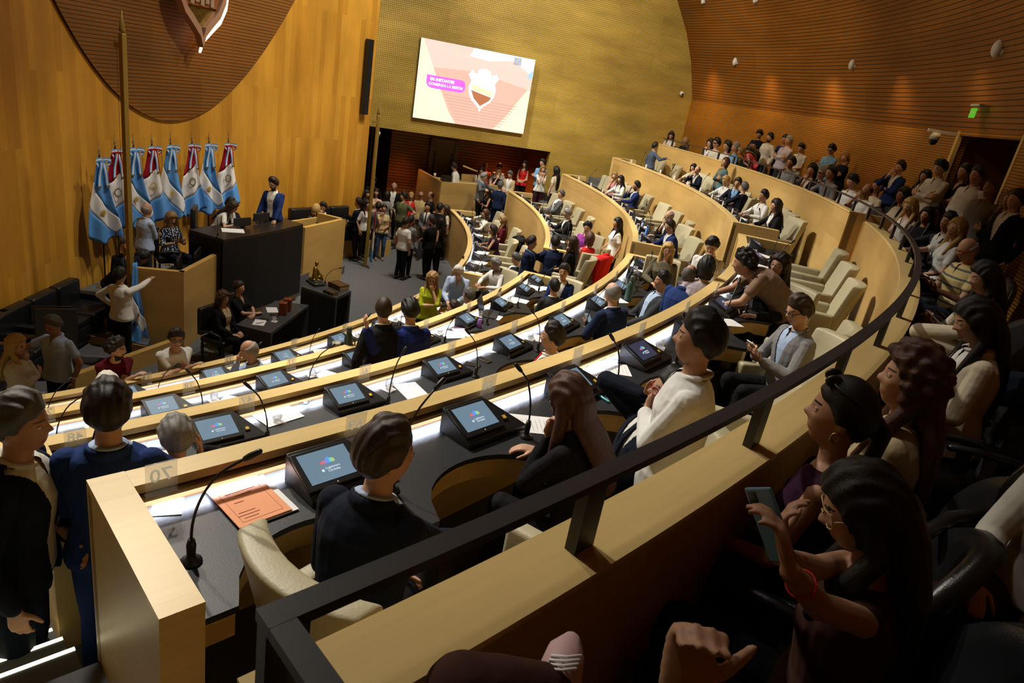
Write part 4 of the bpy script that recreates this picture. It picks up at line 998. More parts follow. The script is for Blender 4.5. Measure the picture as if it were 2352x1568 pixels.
# black presiding desk
r_ = empty('presiding_desk', label='large black presiding desk in the middle of the rostrum', cat='desk')
DB = [(9.66, -3.02), (9.98, -2.2), (10.22, -1.4), (10.38, -.68), (9.55, -.42), (9.35, -1.2), (9.1, -2.0), (8.85, -2.75)]
MB().prism(DB, 1.72, 1.80).build('top', plain('black_stained_oak', (.016, .012, .010), .35, .5), r_, bevel=.01)
MB().prism([(9.66, -3.02), (9.98, -2.2), (10.22, -1.4), (10.38, -.68), (10.28, -.66), (10.12, -1.38), (9.88, -2.17), (9.58, -2.97)], .18, 1.72).build('front_panel', DARKW, r_)
MB().prism([(9.64, -2.98), (9.9, -2.2), (10.14, -1.4), (10.3, -.7), (10.1, -.7), (9.95, -1.4), (9.75, -2.15), (9.5, -2.9)], 0, .18).build('plinth', OAK, r_)
MB().prism([(9.60, -3.02), (8.85, -2.75), (8.88, -2.68), (9.62, -2.94)], .5, 1.72).build('side_panel', DARKW, r_)
# right wooden box
r_ = desk_u('rostrum_box', 'oak box counter on the far end of the rostrum', [(10.30, -.30), (10.76, 1.34), (10.02, 1.52)], 1.62, .10, OAK, 0)
MB().prism([(9.7, -.1), (10.18, -.15), (10.6, 1.25), (10.1, 1.35)], 1.22, 1.26).build('worktop', DARKW, r_)
tag(MB().prism([(9.45, .2), (9.5, .12), (10.02, 1.45), (9.97, 1.5)], .5, 1.5).build('oak_screen_panel', OAK), 'oak return panel behind the blonde woman on the rostrum', 'panel')
# sofas along the wall
def sofa(th, label, z, n=3):
    p = fw(th, z, .55); ang = math.degrees(math.atan2((fw(th, 0, 1)-fw(th, 0, 0)).y, (fw(th, 0, 1)-fw(th, 0, 0)).x))
    r = empty('sofa', p, rad(ang-90), label, 'sofa', 'black sofas along the plank wall')
    w = .68*n; MB().box((0, .05, .22), (w+.2, .72, .30)).build('base', BLKL, r, bevel=.03)
    for i in range(n):
        x = (i-(n-1)/2)*.68; MB().box((x, .10, .42), (.66, .60, .14)).build('seat_cushion', BLKL, r, bevel=.04, seg=3)
        MB().box((x, -.27, .66), (.66, .20, .46)).build('back_cushion', BLKL, r, bevel=.05, seg=3)
    for s in (-1, 1): MB().box((s*(w/2+.06), .05, .38), (.16, .76, .46)).build('armrest', BLKL, r, bevel=.04, seg=3)
sofa(-15.6, 'black sofa against the plank wall, nearer the camera', 0); sofa(-23.5, 'black sofa against the plank wall at the picture edge', 0); sofa(21.8, 'black sofa on the rostrum platform, far end of the plank wall', PZ); 
# black easel boards
def board(loc, face, label, h=1.05):
    r = empty('floor_monitor', loc, rad(face-90), label, 'display', 'black floor displays by the steps'); Rx = Matrix.Rotation(rad(14), 3, 'X')
    MB().box((0, 0, .08+h/2*.96), (.56, .05, h*.92), M=Rx).build('panel', BLK, r, bevel=.008); MB().box((0, .10, .04), (.46, .36, .05)).build('foot', BLK, r)
board((8.42, -5.95, 0), -62, 'black floor display standing near the rostrum steps'); board((7.9, -5.35, 0), -62, 'second black floor display, closer to the sofa', .8)
tag(MB().prism([(8.9, -6.55), (9.0, -6.6), (9.62, -4.55), (9.52, -4.5)], 0, .30).build('low_oak_kerb', OAK), 'low oak kerb running beside the left gold pole', 'kerb')
# floor tables
def table(name, label, quad, h, cat):
    r = empty(name, label=label, cat=cat); c = np.mean(np.array(quad), 0)
    MB().prism(quad, h-.06, h).build('top', GREYT, r, bevel=.004)
    for i in ((0, 1), (2, 3)):
        a, b = np.array(quad[i[0]]), np.array(quad[i[1]]); d = (c-(a+b)/2); d = d/np.linalg.norm(d)*.06
        MB().prism([tuple(a), tuple(b), tuple(b+d), tuple(a+d)], 0, h-.06).build('leg_panel', GREYT, r)
    return r, c
tq = [tuple(P(x, y, .75)[:2]) for x, y in ((542, 745), (622, 765), (710, 700), (633, 690))]
r_, tc_ = table('floor_table', 'long grey table with two wooden boxes in the pit', tq, .75, 'table'); 
a, b = np.array(tq[3]), np.array(tq[0]); d = np.array(tq[1])-b; d = d/np.linalg.norm(d)*.05; MB().prism([tuple(a), tuple(b), tuple(b+d), tuple(a+d)], .25, .69).build('modesty_panel', GREYT, r_)
lz = Pv_ = .80
lq = [tuple(P(x, y, 1.0)[:2]) for x, y in ((692, 658), (772, 684), (807, 668), (732, 642))]
r_, lc_ = table('lectern_table', 'tall grey stand carrying the golden statuette and bibles', lq, 1.0, 'stand')
a, b = np.array(lq[0]), np.array(lq[1]); d = np.array(lq[3])-a; d = d/np.linalg.norm(d)*.05; MB().prism([tuple(a), tuple(b), tuple(b+d), tuple(a+d)], 0, .94).build('back_panel', GREYT, r_)
# statuette
q = P(724, 652, 1.0); st = empty('statuette', q, rad(-40), 'small golden seated figure on a mottled marble base', 'statue')
MB().box((0, 0, .025), (.26, .17, .05)).box((0, 0, .06), (.21, .13, .03)).build('base', plain('green_marble', (.06, .065, .05), .25, .5, var=.9, scale=30), st, bevel=.012)
mb = MB(); mb.tube([(0, 0, .07), (0, .0, .16), (0, -.01, .24)], [.060, .048, .036], 10); mb.tube([(0, -.01, .24), (0, 0, .285)], [.02, .016], 8); mb.ell((0, .005, .315), (.026, .03, .034), 10, 8)
for s in (1, -1):
    mb.tube([(s*.03, .01, .11), (s*.045, .075, .115), (s*.05, .085, .07)], [.026, .023, .016], 8); mb.tube([(s*.04, 0, .235), (s*.075, .02, .17), (s*.05, .075, .145)], [.016, .014, .01], 8)
for i in range(5): mb.ell((.07*cos(i*1.3), .05*sin(i*1.3), .082), (.034, .026, .02), 8, 6)
mb.build('figure', GOLD, st)
st.scale = (1.4, 1.4, 1.4)
def book(loc, face, w, d, h, col, label, tilt=0):
    r = empty('book', loc, rad(face), label, 'book'); m = plain('book_'+col, {'brown': (.06, .028, .010), 'black': (.014, .013, .012)}[col], .5, .4)
    MB().box((0, 0, h/2), (w-.012, d-.012, h-.012)).build('pages', plain('aged_pages', (.45, .33, .16), .8, .2, var=.3, stretch=(1, 1, 30)), r)
    MB().box((0, 0, .004), (w, d, .008)).box((0, 0, h-.004), (w, d, .008)).box((0, -d/2+.004, h/2), (w, .008, h)).build('cover', m, r, bevel=.002)
    MB().box((0, 0, h+.0006), (w*.7, d*.10, .001)).build('gilt_title', GOLD, r)
    for i in range(4): MB().box((-w*.36+w*.24*i, -d/2-.001, h/2), (.012, .006, h)).build('spine_band', GOLD if i % 2 else m, r)
    return r
lf = math.degrees(math.atan2(lq[1][1]-lq[0][1], lq[1][0]-lq[0][0]))
book(P(778, 661, 1.0), lf-12, .36, .26, .10, 'brown', 'thick old brown book with ribbed spine on the grey stand'); book(P(760, 674, 1.0), lf-8, .27, .17, .055, 'black', 'smaller black book in front of the old brown book')
mi = make_mic(.26, -.02, .34); mi.location = P(746, 655, 1.0); mi.rotation_euler = (0, 0, rad(20)); tag(mi, 'gooseneck microphone on the tall grey stand', 'microphone')
# things on the long table
RW_ = wood('red_box_wood', (.20, .045, .015), (.16, .035, .012), .3, .6)[0]
for (x, y, lb) in ((650, 722, 'red-brown wooden ballot box, front one of the pair'), (660, 713, 'red-brown wooden ballot box behind its twin')):
    r = empty('ballot_box', P(x, y, .75), rad(10), lb, 'box', 'wooden ballot boxes'); MB().box((0, 0, .115), (.13, .15, .23)).build('body', RW_, r, bevel=.004); MB().box((0, 0, .235), (.135, .155, .012)).build('lid', RW_, r); MB().box((.066, 0, .15), (.002, .05, .06)).build('emblem_plate', CHROME, r)
for (x, y, rz, lb) in ((625, 712, .5, 'loose white sheet near the ballot boxes'), (596, 741, .2, 'notepad with a blue pen on the grey table')): tag(MB().box((0, 0, .003), (.20, .28, .006)).build('paper_sheet', PAPER, loc=P(x, y, .75), rz=rz), lb, 'paper')
tag(MB().tube([(-.07, 0, 0), (.07, 0, 0)], .005, 6).build('pen', plain('blue_pen', (.02, .05, .3), .4, .4), loc=P(596, 741, .765), rz=.9), 'blue pen lying on the notepad', 'pen')
for (x, y, lb) in ((608, 733, 'black phone beside the notepad on the grey table'), (630, 725, 'black phone nearest the ballot boxes')): tag(MB().box((0, 0, .006), (.08, .16, .011)).build('smartphone', BLK, loc=P(x, y, .75), rz=rad(70), bevel=.003), lb, 'phone')
g_ = make_glass(); g_.location = P(630, 737, .755); tag(g_, 'water glass on the grey pit table', 'glass'); o = make_coaster(); o.location = P(630, 738, .75); tag(o, 'white coaster under the glass on the grey pit table', 'coaster')
# black office chairs
def ochair(loc, face, label, back=.62, group='black office chairs'):
    r = empty('office_chair', loc, rad(face-90), label, 'chair', group)
    MB().box((0, 0, .46), (.50, .50, .11)).build('seat', BLKL, r, bevel=.035, seg=3)
    Rx = Matrix.Rotation(rad(-9), 3, 'X'); MB().box((0, -.27, .52+back/2), (.50, .10, back), M=None).build('backrest', BLKL, r, bevel=.035, seg=3)
    for s in (-1, 1): MB().tube([(s*.27, -.22, .62), (s*.29, 0, .66), (s*.28, .2, .63), (s*.26, .2, .46)], .022, 8).build('armrest', BLK, r)
    for s in (-1, 1):
        for t in (-1, 1): MB().box((s*.22, t*.22, .2), (.035, .035, .40)).build('leg', BLKM, r)
    return r
ochair((8.55, -2.9, PZ+.25), 40, 'black leather chair of the woman in the patterned blouse'); ochair((8.75, -1.75, PZ+.4), 20, 'empty high-backed black chair behind the presiding desk'); ochair((8.95, -.55, PZ+.4), 10, 'black chair of the man behind the presiding desk')
ochair((10.62, -4.9, 0), 345, 'black chair under the auburn-haired woman at the pit table') if False else None
# on the presiding desk
for i, (x, y, lb) in enumerate(((600, 512, 'low black monitor in front of the standing man on the presiding desk'), (556, 524, 'low black monitor near the bending woman on the presiding desk'))):
    monitor(tuple(P(x, y, 1.80)), 150, lb).scale = (.8, .8, .55)
for i, (x, y, lb) in enumerate(((500, 545, 'gooseneck microphone at the left end of the presiding desk'), (640, 490, 'gooseneck microphone before the standing bearded man'))):
    m_ = make_mic(.14, -.05, .36); m_.location = P(x, y, 1.80); m_.rotation_euler = (0, 0, rad(150)); tag(m_, lb, 'microphone', 'gooseneck microphones')
o = MB().box((0, 0, .004), (.42, .30, .008)).build('paper_sheet', PAPER, loc=P(535, 530, 1.80), rz=.5); tag(o, 'white papers under the arms of the bending woman', 'paper')
# ------------------------------------------------------------------ flags
FB = plain('flag_blue', (.10, .30, .70), .8, .2, var=.1, bump=.2, bscale=12); FW_ = plain('flag_white', (.70, .70, .72), .8, .2, var=.05, bump=.2, bscale=12); FR = plain('flag_crimson', (.34, .010, .035), .8, .2, var=.1, bump=.2, bscale=12)
SUN = plain('sun_gold', (.42, .28, .04), .6, .4); SUND = plain('sun_bronze', (.13, .09, .025), .6, .4)
OUT_A = dict(L=[(0, -.09), (.25, -.16), (.5, -.26), (.78, -.31), (1, -.30)], R=[(0, .07), (.25, .09), (.5, .17), (.78, .29), (1, .35)])
def lerp(tab, v):
    for (a, x), (b, y) in zip(tab, tab[1:]):
        if v <= b: return x+(y-x)*(v-a)/(b-a)
    return tab[-1][1]
def flag(root, kind, H=1.5, sc=1.0, mirror=1, seed=0):
    rn = random.Random(seed); ph = rn.uniform(0, 6)
    b1 = (lambda u: .26+.44*u) if kind == 'A' else (lambda u: .42-.20*u); b2 = (lambda u: .55+.43*u) if kind == 'A' else (lambda u: .82-.26*u)
    bot = (lambda u: 1-.16*(u-.45)**2*4*(1 if u > .45 else .6)+(.02 if abs(u-.45) < .1 else 0)) if kind == 'A' else (lambda u: 1-.20*max(0, u-.4)-.14*max(0, .35-u))
    def pt(u, v):
        l, r = lerp(OUT_A['L'], v)*sc, lerp(OUT_A['R'], v)*sc; x = l+(r-l)*u; w = (r-l)
        y = .035*sin(u*11+ph+v*1.5)*w/.4+.02*sin(u*5+ph)*v
        return (x*mirror, -y*1.0, -v*H)
    cols = (FB, FW_, FB) if kind == 'A' else (FR, FW_, FB); mb = MB(); nu = 22
    for m, (f0, f1) in enumerate(((lambda u: 0, b1), (b1, b2), (b2, bot))):
        n = 7
        mb.grid(lambda u, t, f0=f0, f1=f1: pt(u, f0(u)+(min(f1(u), bot(u))-f0(u))*t), nu, n, m)
    o = mb.build('flag_cloth', list(cols), root); sd = o.modifiers.new('thick', 'SOLIDIFY'); sd.thickness = .006
    if kind == 'A': uc, vc = .5, (b1(.5)+b2(.5))/2
    else: uc, vc = .52, (b1(.5)+b2(.5))/2-.01
    c = np.array(pt(uc, vc)); mb = MB(); y0 = .012
    nr = 24; r0, r1, r2 = (.042, .045, .085) if kind == 'A' else (.062, .082, .125); r0 *= sc; r1 *= sc; r2 *= sc
    def s_pt(r, a): return (c[0]+r*cos(a)*.80, y0+.045, c[2]+r*sin(a))
    if kind == 'A': mb.add([s_pt(r0, 2*pi*i/nr) for i in range(nr)]+[s_pt(0, 0)], [(nr, i, (i+1) % nr) for i in range(nr)])
    else: mb.add([s_pt(r0, 2*pi*i/nr) for i in range(nr)]+[s_pt(r1, 2*pi*i/nr) for i in range(nr)], [(i, (i+1) % nr, nr+(i+1) % nr, nr+i) for i in range(nr)])
    for i in range(nr):
        a = 2*pi*i/nr; mb.add([s_pt(r1, a-.07), s_pt(r1, a+.07), s_pt(r2*(1 if i % 2 else .85), a+.03*(i % 2))], [(0, 1, 2)])
    s_ = mb.build('sun_emblem', SUN if (kind == 'A' or seed % 3 == 0) else SUND, root); sd = s_.modifiers.new('thick', 'SOLIDIFY'); sd.thickness = .003
    return o
def bow(root, kind):
    for s in (-1, 1):
        mb = MB(); 
        for m, (t0, t1) in enumerate(((-.5, -.17), (-.17, .17), (.17, .5))):
            mb.grid(lambda u, t: (s*(.01+.13*sin(u*2.6)), .055+.03*sin(u*3.1)+.01, .02+.04*sin(u*3)-.11*u+.075*(t0+(t1-t0)*t)), 8, 2, m)
        mb.build('ribbon_loop', [FB if kind == 'A' else FR, FW_, FB], root)
        mb = MB()
        for m, (t0, t1) in enumerate(((-.5, -.17), (-.17, .17), (.17, .5))):
            mb.grid(lambda u, t: (s*(.02+.06*u)+.062*(t0+(t1-t0)*t), .065+.012*sin(u*6+s), -.03-.43*u), 8, 2, m)
        o = mb.build('ribbon_tail', [FB if kind == 'A' else FR, FW_, FB], root); MB().box((s*.08, .066, -.47), (.062, .008, .035)).build('fringe', GOLD, o)
FL_TH = [-7.97, -6.1, -3.9, -1.66, .67, 3.42, 5.63, 8.22]
flag_names = ['sky blue and white flag at the left end of the flag row', 'crimson white and blue flag second from the left end', 'sky blue and white flag mostly hidden by the tall gold pole', 'crimson white and blue flag with a yellow sun ring', 'sky blue and white flag in the middle of the flag row', 'crimson white and blue flag, third from the right end', 'sky blue and white flag, second from the right end', 'crimson white and blue flag at the right end of the row']
for i, th in enumerate(FL_TH):
    q = fw(th, PZ, .30); d = fw(th, 0, 1)-fw(th, 0, 0); ang = math.atan2(d.y, d.x)-pi/2; kind = 'AC'[i % 2]
    ht = 2.62 if i else 2.5
    if i < 4: ht -= .0
    r = empty('flag_on_pole', q, ang-rad(24), flag_names[i], 'flag', 'ceremonial flags behind the rostrum')
    MB().lathe([(0, 0), (.15, 0), (.14, .03), (.03, .05), (0, .05)], 16).build('base', CHROME, r)
    MB().tube([(0, 0, .05), (0, 0, ht)], .016, 8).build('pole', BLK, r); MB().lathe([(0, ht), (.02, ht), (.012, ht+.04), (.034, ht+.075), (.012, ht+.10), (.016, ht+.12), (.004, ht+.24), (0, ht+.25)], 10).build('finial', CHROME, r)
    f = empty('flag_tmp'); 
    fl = flag(r, kind, 1.55, 1.0, -1, i)
    for o in [o for o in COL.objects if o.parent == r and o.name.split('.')[0] in ('flag_cloth', 'sun_emblem')]: o.location = (0, .055, ht-.05)
    bow(r, kind)
    for o in [o for o in COL.objects if o.parent == r and o.name.split('.')[0].startswith('ribbon')]: o.location = (0, .035, ht-.06)
    bpy.data.objects.remove(f)
# tall gold poles of the pit
def mast(px, py, label, ht, kind, fz, fs, rz):
    q = P(px, py, 0); r = empty('flag_mast', q, rz, label, 'flagpole', 'tall gold poles'); a = .055
    MB().box((0, 0, ht/2), (.085, .085, ht)).build('shaft', GOLDP, r, bevel=.012); MB().lathe([(.052, ht+.02), (.056, ht+.035), (.012, ht+.30), (0, ht+.32)], 4).build('spear_tip', GOLDP, r); MB().tube([(0, 0, ht-.03), (0, 0, ht+.04)], .02, 8).build('collar', GOLDP, r)
    MB().prism([(-.04, -.16), (.02, -.16), (.04, -.04), (-.04, -.04)], ht-.22, ht-.14).build('halyard_bracket', GOLDP, r); MB().tube([(0, -.13, ht-.2), (0, -.13, .9)], .003, 5).build('halyard', BLKM, r)
    flag(r, kind, fs, .62 if kind == 'A' else .55, -1, 5 if kind == 'A' else 1)
    for o in [o for o in COL.objects if o.parent == r and o.name.split('.')[0] in ('flag_cloth', 'sun_emblem')]: o.location = (.0 if kind == 'A' else .10, .12, fz)
    return r
mast(306, 800, 'tall gold pole with spear tip at the left, sky blue flag furled low', 5.18, 'A', 1.62, 1.5, rad(-110)); mast(838, 612, 'tall gold pole at the far side, crimson flag furled low', 4.12, 'C', 1.62, 1.45, rad(-60))
# ------------------------------------------------------------------ crest, screen, wall fittings
CREST = [(0, 0), (.08, .22), (.28, .42), (.50, .62), (.66, .92), (.72, 1.30), (.62, 1.65), (.80, 1.95), (.62, 2.2), (.40, 2.05), (.28, 2.30), (0, 2.38)]
def crest_outline(s=1.0, dz=0):
    r = [(x*s, z*s+dz) for x, z in CREST]; return r+[(-x, z) for x, z in r[-2:0:-1]]
cr = empty('coat_of_arms', fw(4.1, 5.08, .30), rad(170+90-4.1-169.5+0)-0, 'gilt shield emblem with a lit rim on the lath scallop', 'emblem')
d = fw(4.1, 0, 1)-fw(4.1, 0, 0); cr.rotation_euler = (0, 0, math.atan2(d.y, d.x)-pi/2)
def plate(poly, y0, y1, name, m, parent):
    n = len(poly); vs = [(x, y0, z) for x, z in poly]+[(x, y1, z) for x, z in poly]
    return MB().add(vs, [tuple(range(n)), tuple(range(2*n-1, n-1, -1))]+[(i, n+i, n+(i+1) % n, (i+1) % n) for i in range(n)]).build(name, m, parent)
ol = crest_outline(1.0); il = crest_outline(.86, .20); n = len(ol)
vs = [(x, 0, z) for x, z in ol]+[(x, .16, z) for x, z in ol]+[(x, .16, z) for x, z in il]+[(x, 0, z) for x, z in il]
MB().add(vs, [f for i in range(n) for j in [(i+1) % n] for f in ((i, j, n+j, n+i), (n+i, n+j, 2*n+j, 2*n+i), (2*n+i, 2*n+j, 3*n+j, 3*n+i))]).build('rim', plain('rose_metal_rim', (.55, .34, .26), .35, .5, .4), cr)
RIML = emit('rim_glow', (1, .50, .30), 5.0)
for s in (-1,):
    pts = [(x*s*1.13-.05, .02, z*1.0-.10) for x, z in CREST[:6]]; MB().tube(pts, [.030, .045, .05, .05, .05, .05], 8, flat=.6).build('light_tube', RIML, cr)
plate(il, .02, .05, 'shield_field', plain('gilt_field', (.16, .10, .016), .35, .5, .6, var=.8, scale=9), cr)
plate([(-.46, .78), (.46, .78), (.58, 1.2), (-.58, 1.2)], .05, .09, 'upper_field', plain('copper_field', (.42, .17, .07), .35, .5, .5), cr)
mb = MB()
for i in range(5): mb.box((-.28+.14*i, .11, .95+.05*(i % 2)), (.10, .05, .30))
mb.build('castle', plain('silver_relief', (.6, .5, .42), .3, .5, .6), cr)
# video wall
sc0, zA = onw(945, 272); sc1, zB = onw(1227, 133); _, z2 = onw(963, 90); _, z3 = onw(1200, 303); ZB, ZT = (zA+z3)/2, (zB+z2)/2
vw = empty('video_wall', pw((sc0+sc1)/2, (ZB+ZT)/2, -.09), AZ+pi, 'large lit screen with a pink crest picture on the punched wall', 'screen'); SWd, SHt = sc1-sc0, ZT-ZB
MB().box((0, .0, 0), (SWd, .10, SHt)).build('cabinet', BLK, vw)
E1 = lambda n, c, s=1.0: emit('screen_'+n, c, s)
def scr(n, poly, lay, m): y = .0515+.0006*lay; return MB().add([(x*SWd/2, y, z*SHt/2) for x, z in poly], [tuple(range(len(poly)))]).build(n, m, vw)
def flipx(p): return [(-x, z) for x, z in p][::-1]
scr('picture_ground', flipx([(-1, -1), (1, -1), (1, 1), (-1, 1)]), 0, E1('ground', (1.0, .88, .66), 1.15))
scr('picture_scallop', flipx([(-.96, 1), (-.78, .45), (-.58, -.2), (-.40, -.72), (-.26, -1), (.42, -1), (.62, -.6), (.98, .28), (1, .35), (1, 1)]), 1, E1('scallop', (1.0, .60, .46), 1.0))
scr('picture_scallop_light', flipx([(-.96, 1), (-.74, .34), (0, .42), (1, .18), (1, 1)]), 2, E1('scallop2', (1.0, .74, .62), 1.05))
scr('picture_glare', flipx([(-.1, 1), (-.16, .78), (.2, .74), (.6, .86), (1, .55), (1, 1)]), 3, E1('glare', (1.0, .96, .93), 1.15))
for i in range(9): scr('picture_groove', flipx([(-.52+.03*i, -.28-.075*i), (.80-.03*i, -.30-.075*i), (.79-.03*i, -.315-.075*i), (-.515+.03*i, -.295-.075*i)]), 3, E1('groove', (.93, .47, .34), .9))
sh = [(x*.40+.13, z*.56-.60) for x, z in crest_outline(.85)]; scr('picture_crest', [(-x, z) for x, z in sh], 4, E1('crest', (1, 1, 1), 1.25))
scr('picture_crest_sky', flipx([(-.06, .10), (.32, -.02), (.31, -.16), (-.06, -.04)]), 5, E1('cs', (1, .90, .55), 1.1)); scr('picture_crest_soil', flipx([(-.06, -.06), (.31, -.18), (.27, -.28), (.13, -.44), (.0, -.26)]), 5, E1('csoil', (.75, .25, .10), .8))
bn = [(-.84, .14), (-.24, .14), (-.19, .10), (-.17, .02), (-.17, -.08), (-.20, -.15), (-.26, -.18), (-.74, -.18), (-.81, -.14), (-.84, -.06)]; scr('magenta_banner', [(-x, z) for x, z in bn], 6, E1('magenta', (.85, .16, .95), 1.1))
def stext(s, size, x, z, m, bold=0): me = text_mesh(s, size, .0004, bold); me.materials.append(m); o = link('lettering', me, vw); o.location = (-x*SWd/2, .0575, z*SHt/2); o.rotation_euler = (pi/2, 0, pi); return o
WT = E1('white_text', (1, 1, 1), 1.3); stext('EN INSTANTES', .115, -.575, .045, WT, .006); stext('COMIENZA LA SESIÓN', .108, -.505, -.075, WT, .004)
mb = MB()
for i in range(7): mb.box((-(.63+.018*i)*SWd/2, .054, .87*SHt/2), (.018, .003, .22), m=i % 2)
mb.build('picture_stripes', [E1('blue', (.05, .18, .9), .8), E1('green', (.4, .5, .1), .8)], vw)
scr('picture_splash', flipx([(.90, .55), (.99, .72), (.99, .52), (.94, .46)]), 5, E1('splash', (.5, .8, .95), 1))
# line-array loudspeaker on the planked wall
q = fw(27.9, 4.95, .10); d = fw(27.9, 0, 1)-fw(27.9, 0, 0); sp_ = empty('column_loudspeaker', q, math.atan2(d.y, d.x)-pi/2, 'narrow black column loudspeaker on the plank wall', 'speaker')
MB().box((0, 0, 0), (.19, .14, 1.98)).build('cabinet', BLK, sp_, bevel=.01); MB().box((0, .072, 0), (.165, .01, 1.94)).build('grille', DARKW, sp_)
# round white fittings on the bowl
def bowl_at(a, z): 
    for (r0, z0_), (r1, z1_) in zip(PROF, PROF[1:]):
        if z <= z1_: r = r0+(r1-r0)*(z-z0_)/(z1_-z0_); return pol(r-.04, a, z)
for (a, z, lb, s) in ((20.78, 7.27, 'white ball fitting on the lath bowl, farthest of the low three', 1), (5.6, 7.2, 'white ball fitting on the lath bowl, middle of the low three', 1), (-9.7, 7.18, 'white ball fitting on the lath bowl, nearest of the low three', 1.1), (23.6, 8.85, 'small white fitting high on the bowl near the punched wall', .7), (16.3, 8.75, 'small white fitting high on the bowl, right one of the upper pair', .7)):
    r = empty('ball_fitting', bowl_at(a, z), rad(a+90), lb, 'ceiling fitting', 'white fittings on the bowl'); MB().ell((0, 0, 0), (.075*s, .075*s, .12*s), 14, 10).build('dome', WHITEP, r); MB().lathe([(0, -.02), (.09*s, -.02), (.09*s, .02), (0, .02)], 14, M=Matrix.Rotation(pi/2, 3, 'X'), c=(0, -.06*s, 0)).build('mount', WHITEP, r)
r = empty('dome_camera', pol(22.2, -7.2, 5.83), 0, 'white dome camera with black lens in the doorway', 'camera'); MB().lathe([(0, .06), (.075, .06), (.08, -.05), (0, -.05)], 16).build('housing', WHITEP, r); MB().ell((0, 0, -.06), (.07, .07, .085), 14, 10).build('lens_dome', BLK, r)
MB().box((.1, .0, .09), (.5, .05, .05)).build('bracket', WHITEP, r)
r = empty('dome_camera', pw(1.35, 6.14, -.07), AZ, 'small white camera in the corner by the punched wall', 'camera'); MB().ell((0, 0, 0), (.08, .08, .08), 12, 8).build('housing', WHITEP, r); MB().ell((0, -.05, -.02), (.04, .05, .04), 10, 8).build('lens_dome', BLK, r)
r = empty('dome_camera', pw(-9.05, 3.35, -.3), AZ, 'small white camera at the top of the recess, by the plank wall', 'camera'); MB().lathe([(0, .1), (.06, .1), (.06, 0), (0, 0)], 12).build('housing', WHITEP, r); MB().ell((0, 0, -.02), (.055, .055, .07), 12, 8).build('lens_dome', BLK, r)
q = bowl_at(-8.5, 6.3); r = empty('exit_sign', (q.x-.06, q.y, q.z), rad(-8.5+90), 'green exit sign hanging under a grey bracket on the bowl', 'sign'); MB().box((0, .02, .09), (.34, .14, .035)).build('bracket', plain('grey_bracket', (.3, .3, .3), .5, .4), r)
MB().box((.04, .06, -.03), (.22, .012, .15)).build('panel', emit('exit_green', (.10, .75, .03), .55), r); me = text_mesh('SALIDA', .05, .0005, .001); me.materials.append(WHITEP); o = link('lettering', me, r); o.location = (.04, .0675, -.03); o.rotation_euler = (pi/2, 0, pi)
r = empty('fire_sign', pol(RB+1.56, -10.6, 5.25), rad(-10.6+90), 'red and white striped sign in the dark doorway', 'sign'); MB().box((0, 0, 0), (.42, .02, .75)).build('panel', plain('sign_red', (.22, .012, .015), .5, .4), r); 
mb = MB()
for i in range(3): mb.add([(-.21, .0115, -.35+.26*i), (.21, .0115, -.12+.26*i), (.21, .0115, -.02+.26*i), (-.21, .0115, -.25+.26*i)], [(3, 2, 1, 0)])
mb.build('stripes', plain('sign_white', (.35, .33, .32), .5, .4), r)
# ------------------------------------------------------------------ booth in the corridor
BZ = 2.2; bq = [tuple(P(x, y, BZ)[:2]) for x, y in ((988, 403), (1015, 418), (1170, 428))]
r_ = empty('media_booth', label='maple booth with a laptop beside the far corridor', cat='booth')
a, b, c_ = [np.array(q) for q in bq]; back1 = a+(c_-b)*.55; d = np.array([-(c_-b)[1], (c_-b)[0]]); d = d/np.linalg.norm(d)
quadbox([b, c_, c_+d*.08, b+d*.08], 0, BZ).build('front_panel', WOODL, r_); e = (a-b)/np.linalg.norm(a-b); nn = np.array([e[1], -e[0]]); nn = nn if nn@(c_-b) > 0 else -nn
quadbox([b, b+nn*.08, a+nn*.08+e*1.2, a+e*1.2], 0, BZ).build('side_panel', WOODL, r_)
quadbox([b+nn*.06+d*.06, b+(c_-b)*.62+d*.08, b+(c_-b)*.62+d*.75, a+nn*.08+e*.2], BZ-.10, BZ-.05).build('worktop', WOODC, r_)
lt = empty('laptop', (*(b*.62+a*.38+nn*.28), BZ-.05), rad(15), 'black open laptop on the maple booth', 'laptop'); MB().box((0, 0, .01), (.36, .25, .02)).build('keyboard_base', BLK, lt, bevel=.004); o = MB().box((0, 0, .13), (.36, .012, .25)).build('screen_lid', BLK, lt); o.location = (0, -.125, .01); o.rotation_euler = (rad(18), 0, 0)
tag(MB().lathe([(0, 0), (.035, 0), (.042, .11), (0, .11)], 12).build('paper_cup', PAPER, loc=(*(a*.9+b*.1+nn*.12), BZ-.0)), 'white paper cup on the corner of the booth', 'cup')
s_ = empty('slanted_panel', label='slanted wood-framed barrier behind the booth', cat='barrier'); q = b+(c_-b)*.50+d*.95; q2 = b+(c_-b)*.80+d*.95
for z0, z1 in ((BZ-.9, BZ+.15),): quadbox([q, q2, q2+d*.06, q+d*.06], z0, z1).build('panel', WOODL, s_)
MB().tube([(*q, BZ+.42), (*q2, BZ+.22), (*q2, BZ-.5)], .03, 6).build('frame', WOODC, s_)
corr = spot(*pw(-4.2, 3.3, 1.7), *pw(-3.9, 1.0, 1.0), 130*LK, 95, (1, .36, .12)); spot(*pw(-7.6, 3.3, 1.6), *pw(-7.9, .6, .9), 55*LK, 100, (1, .42, .16))
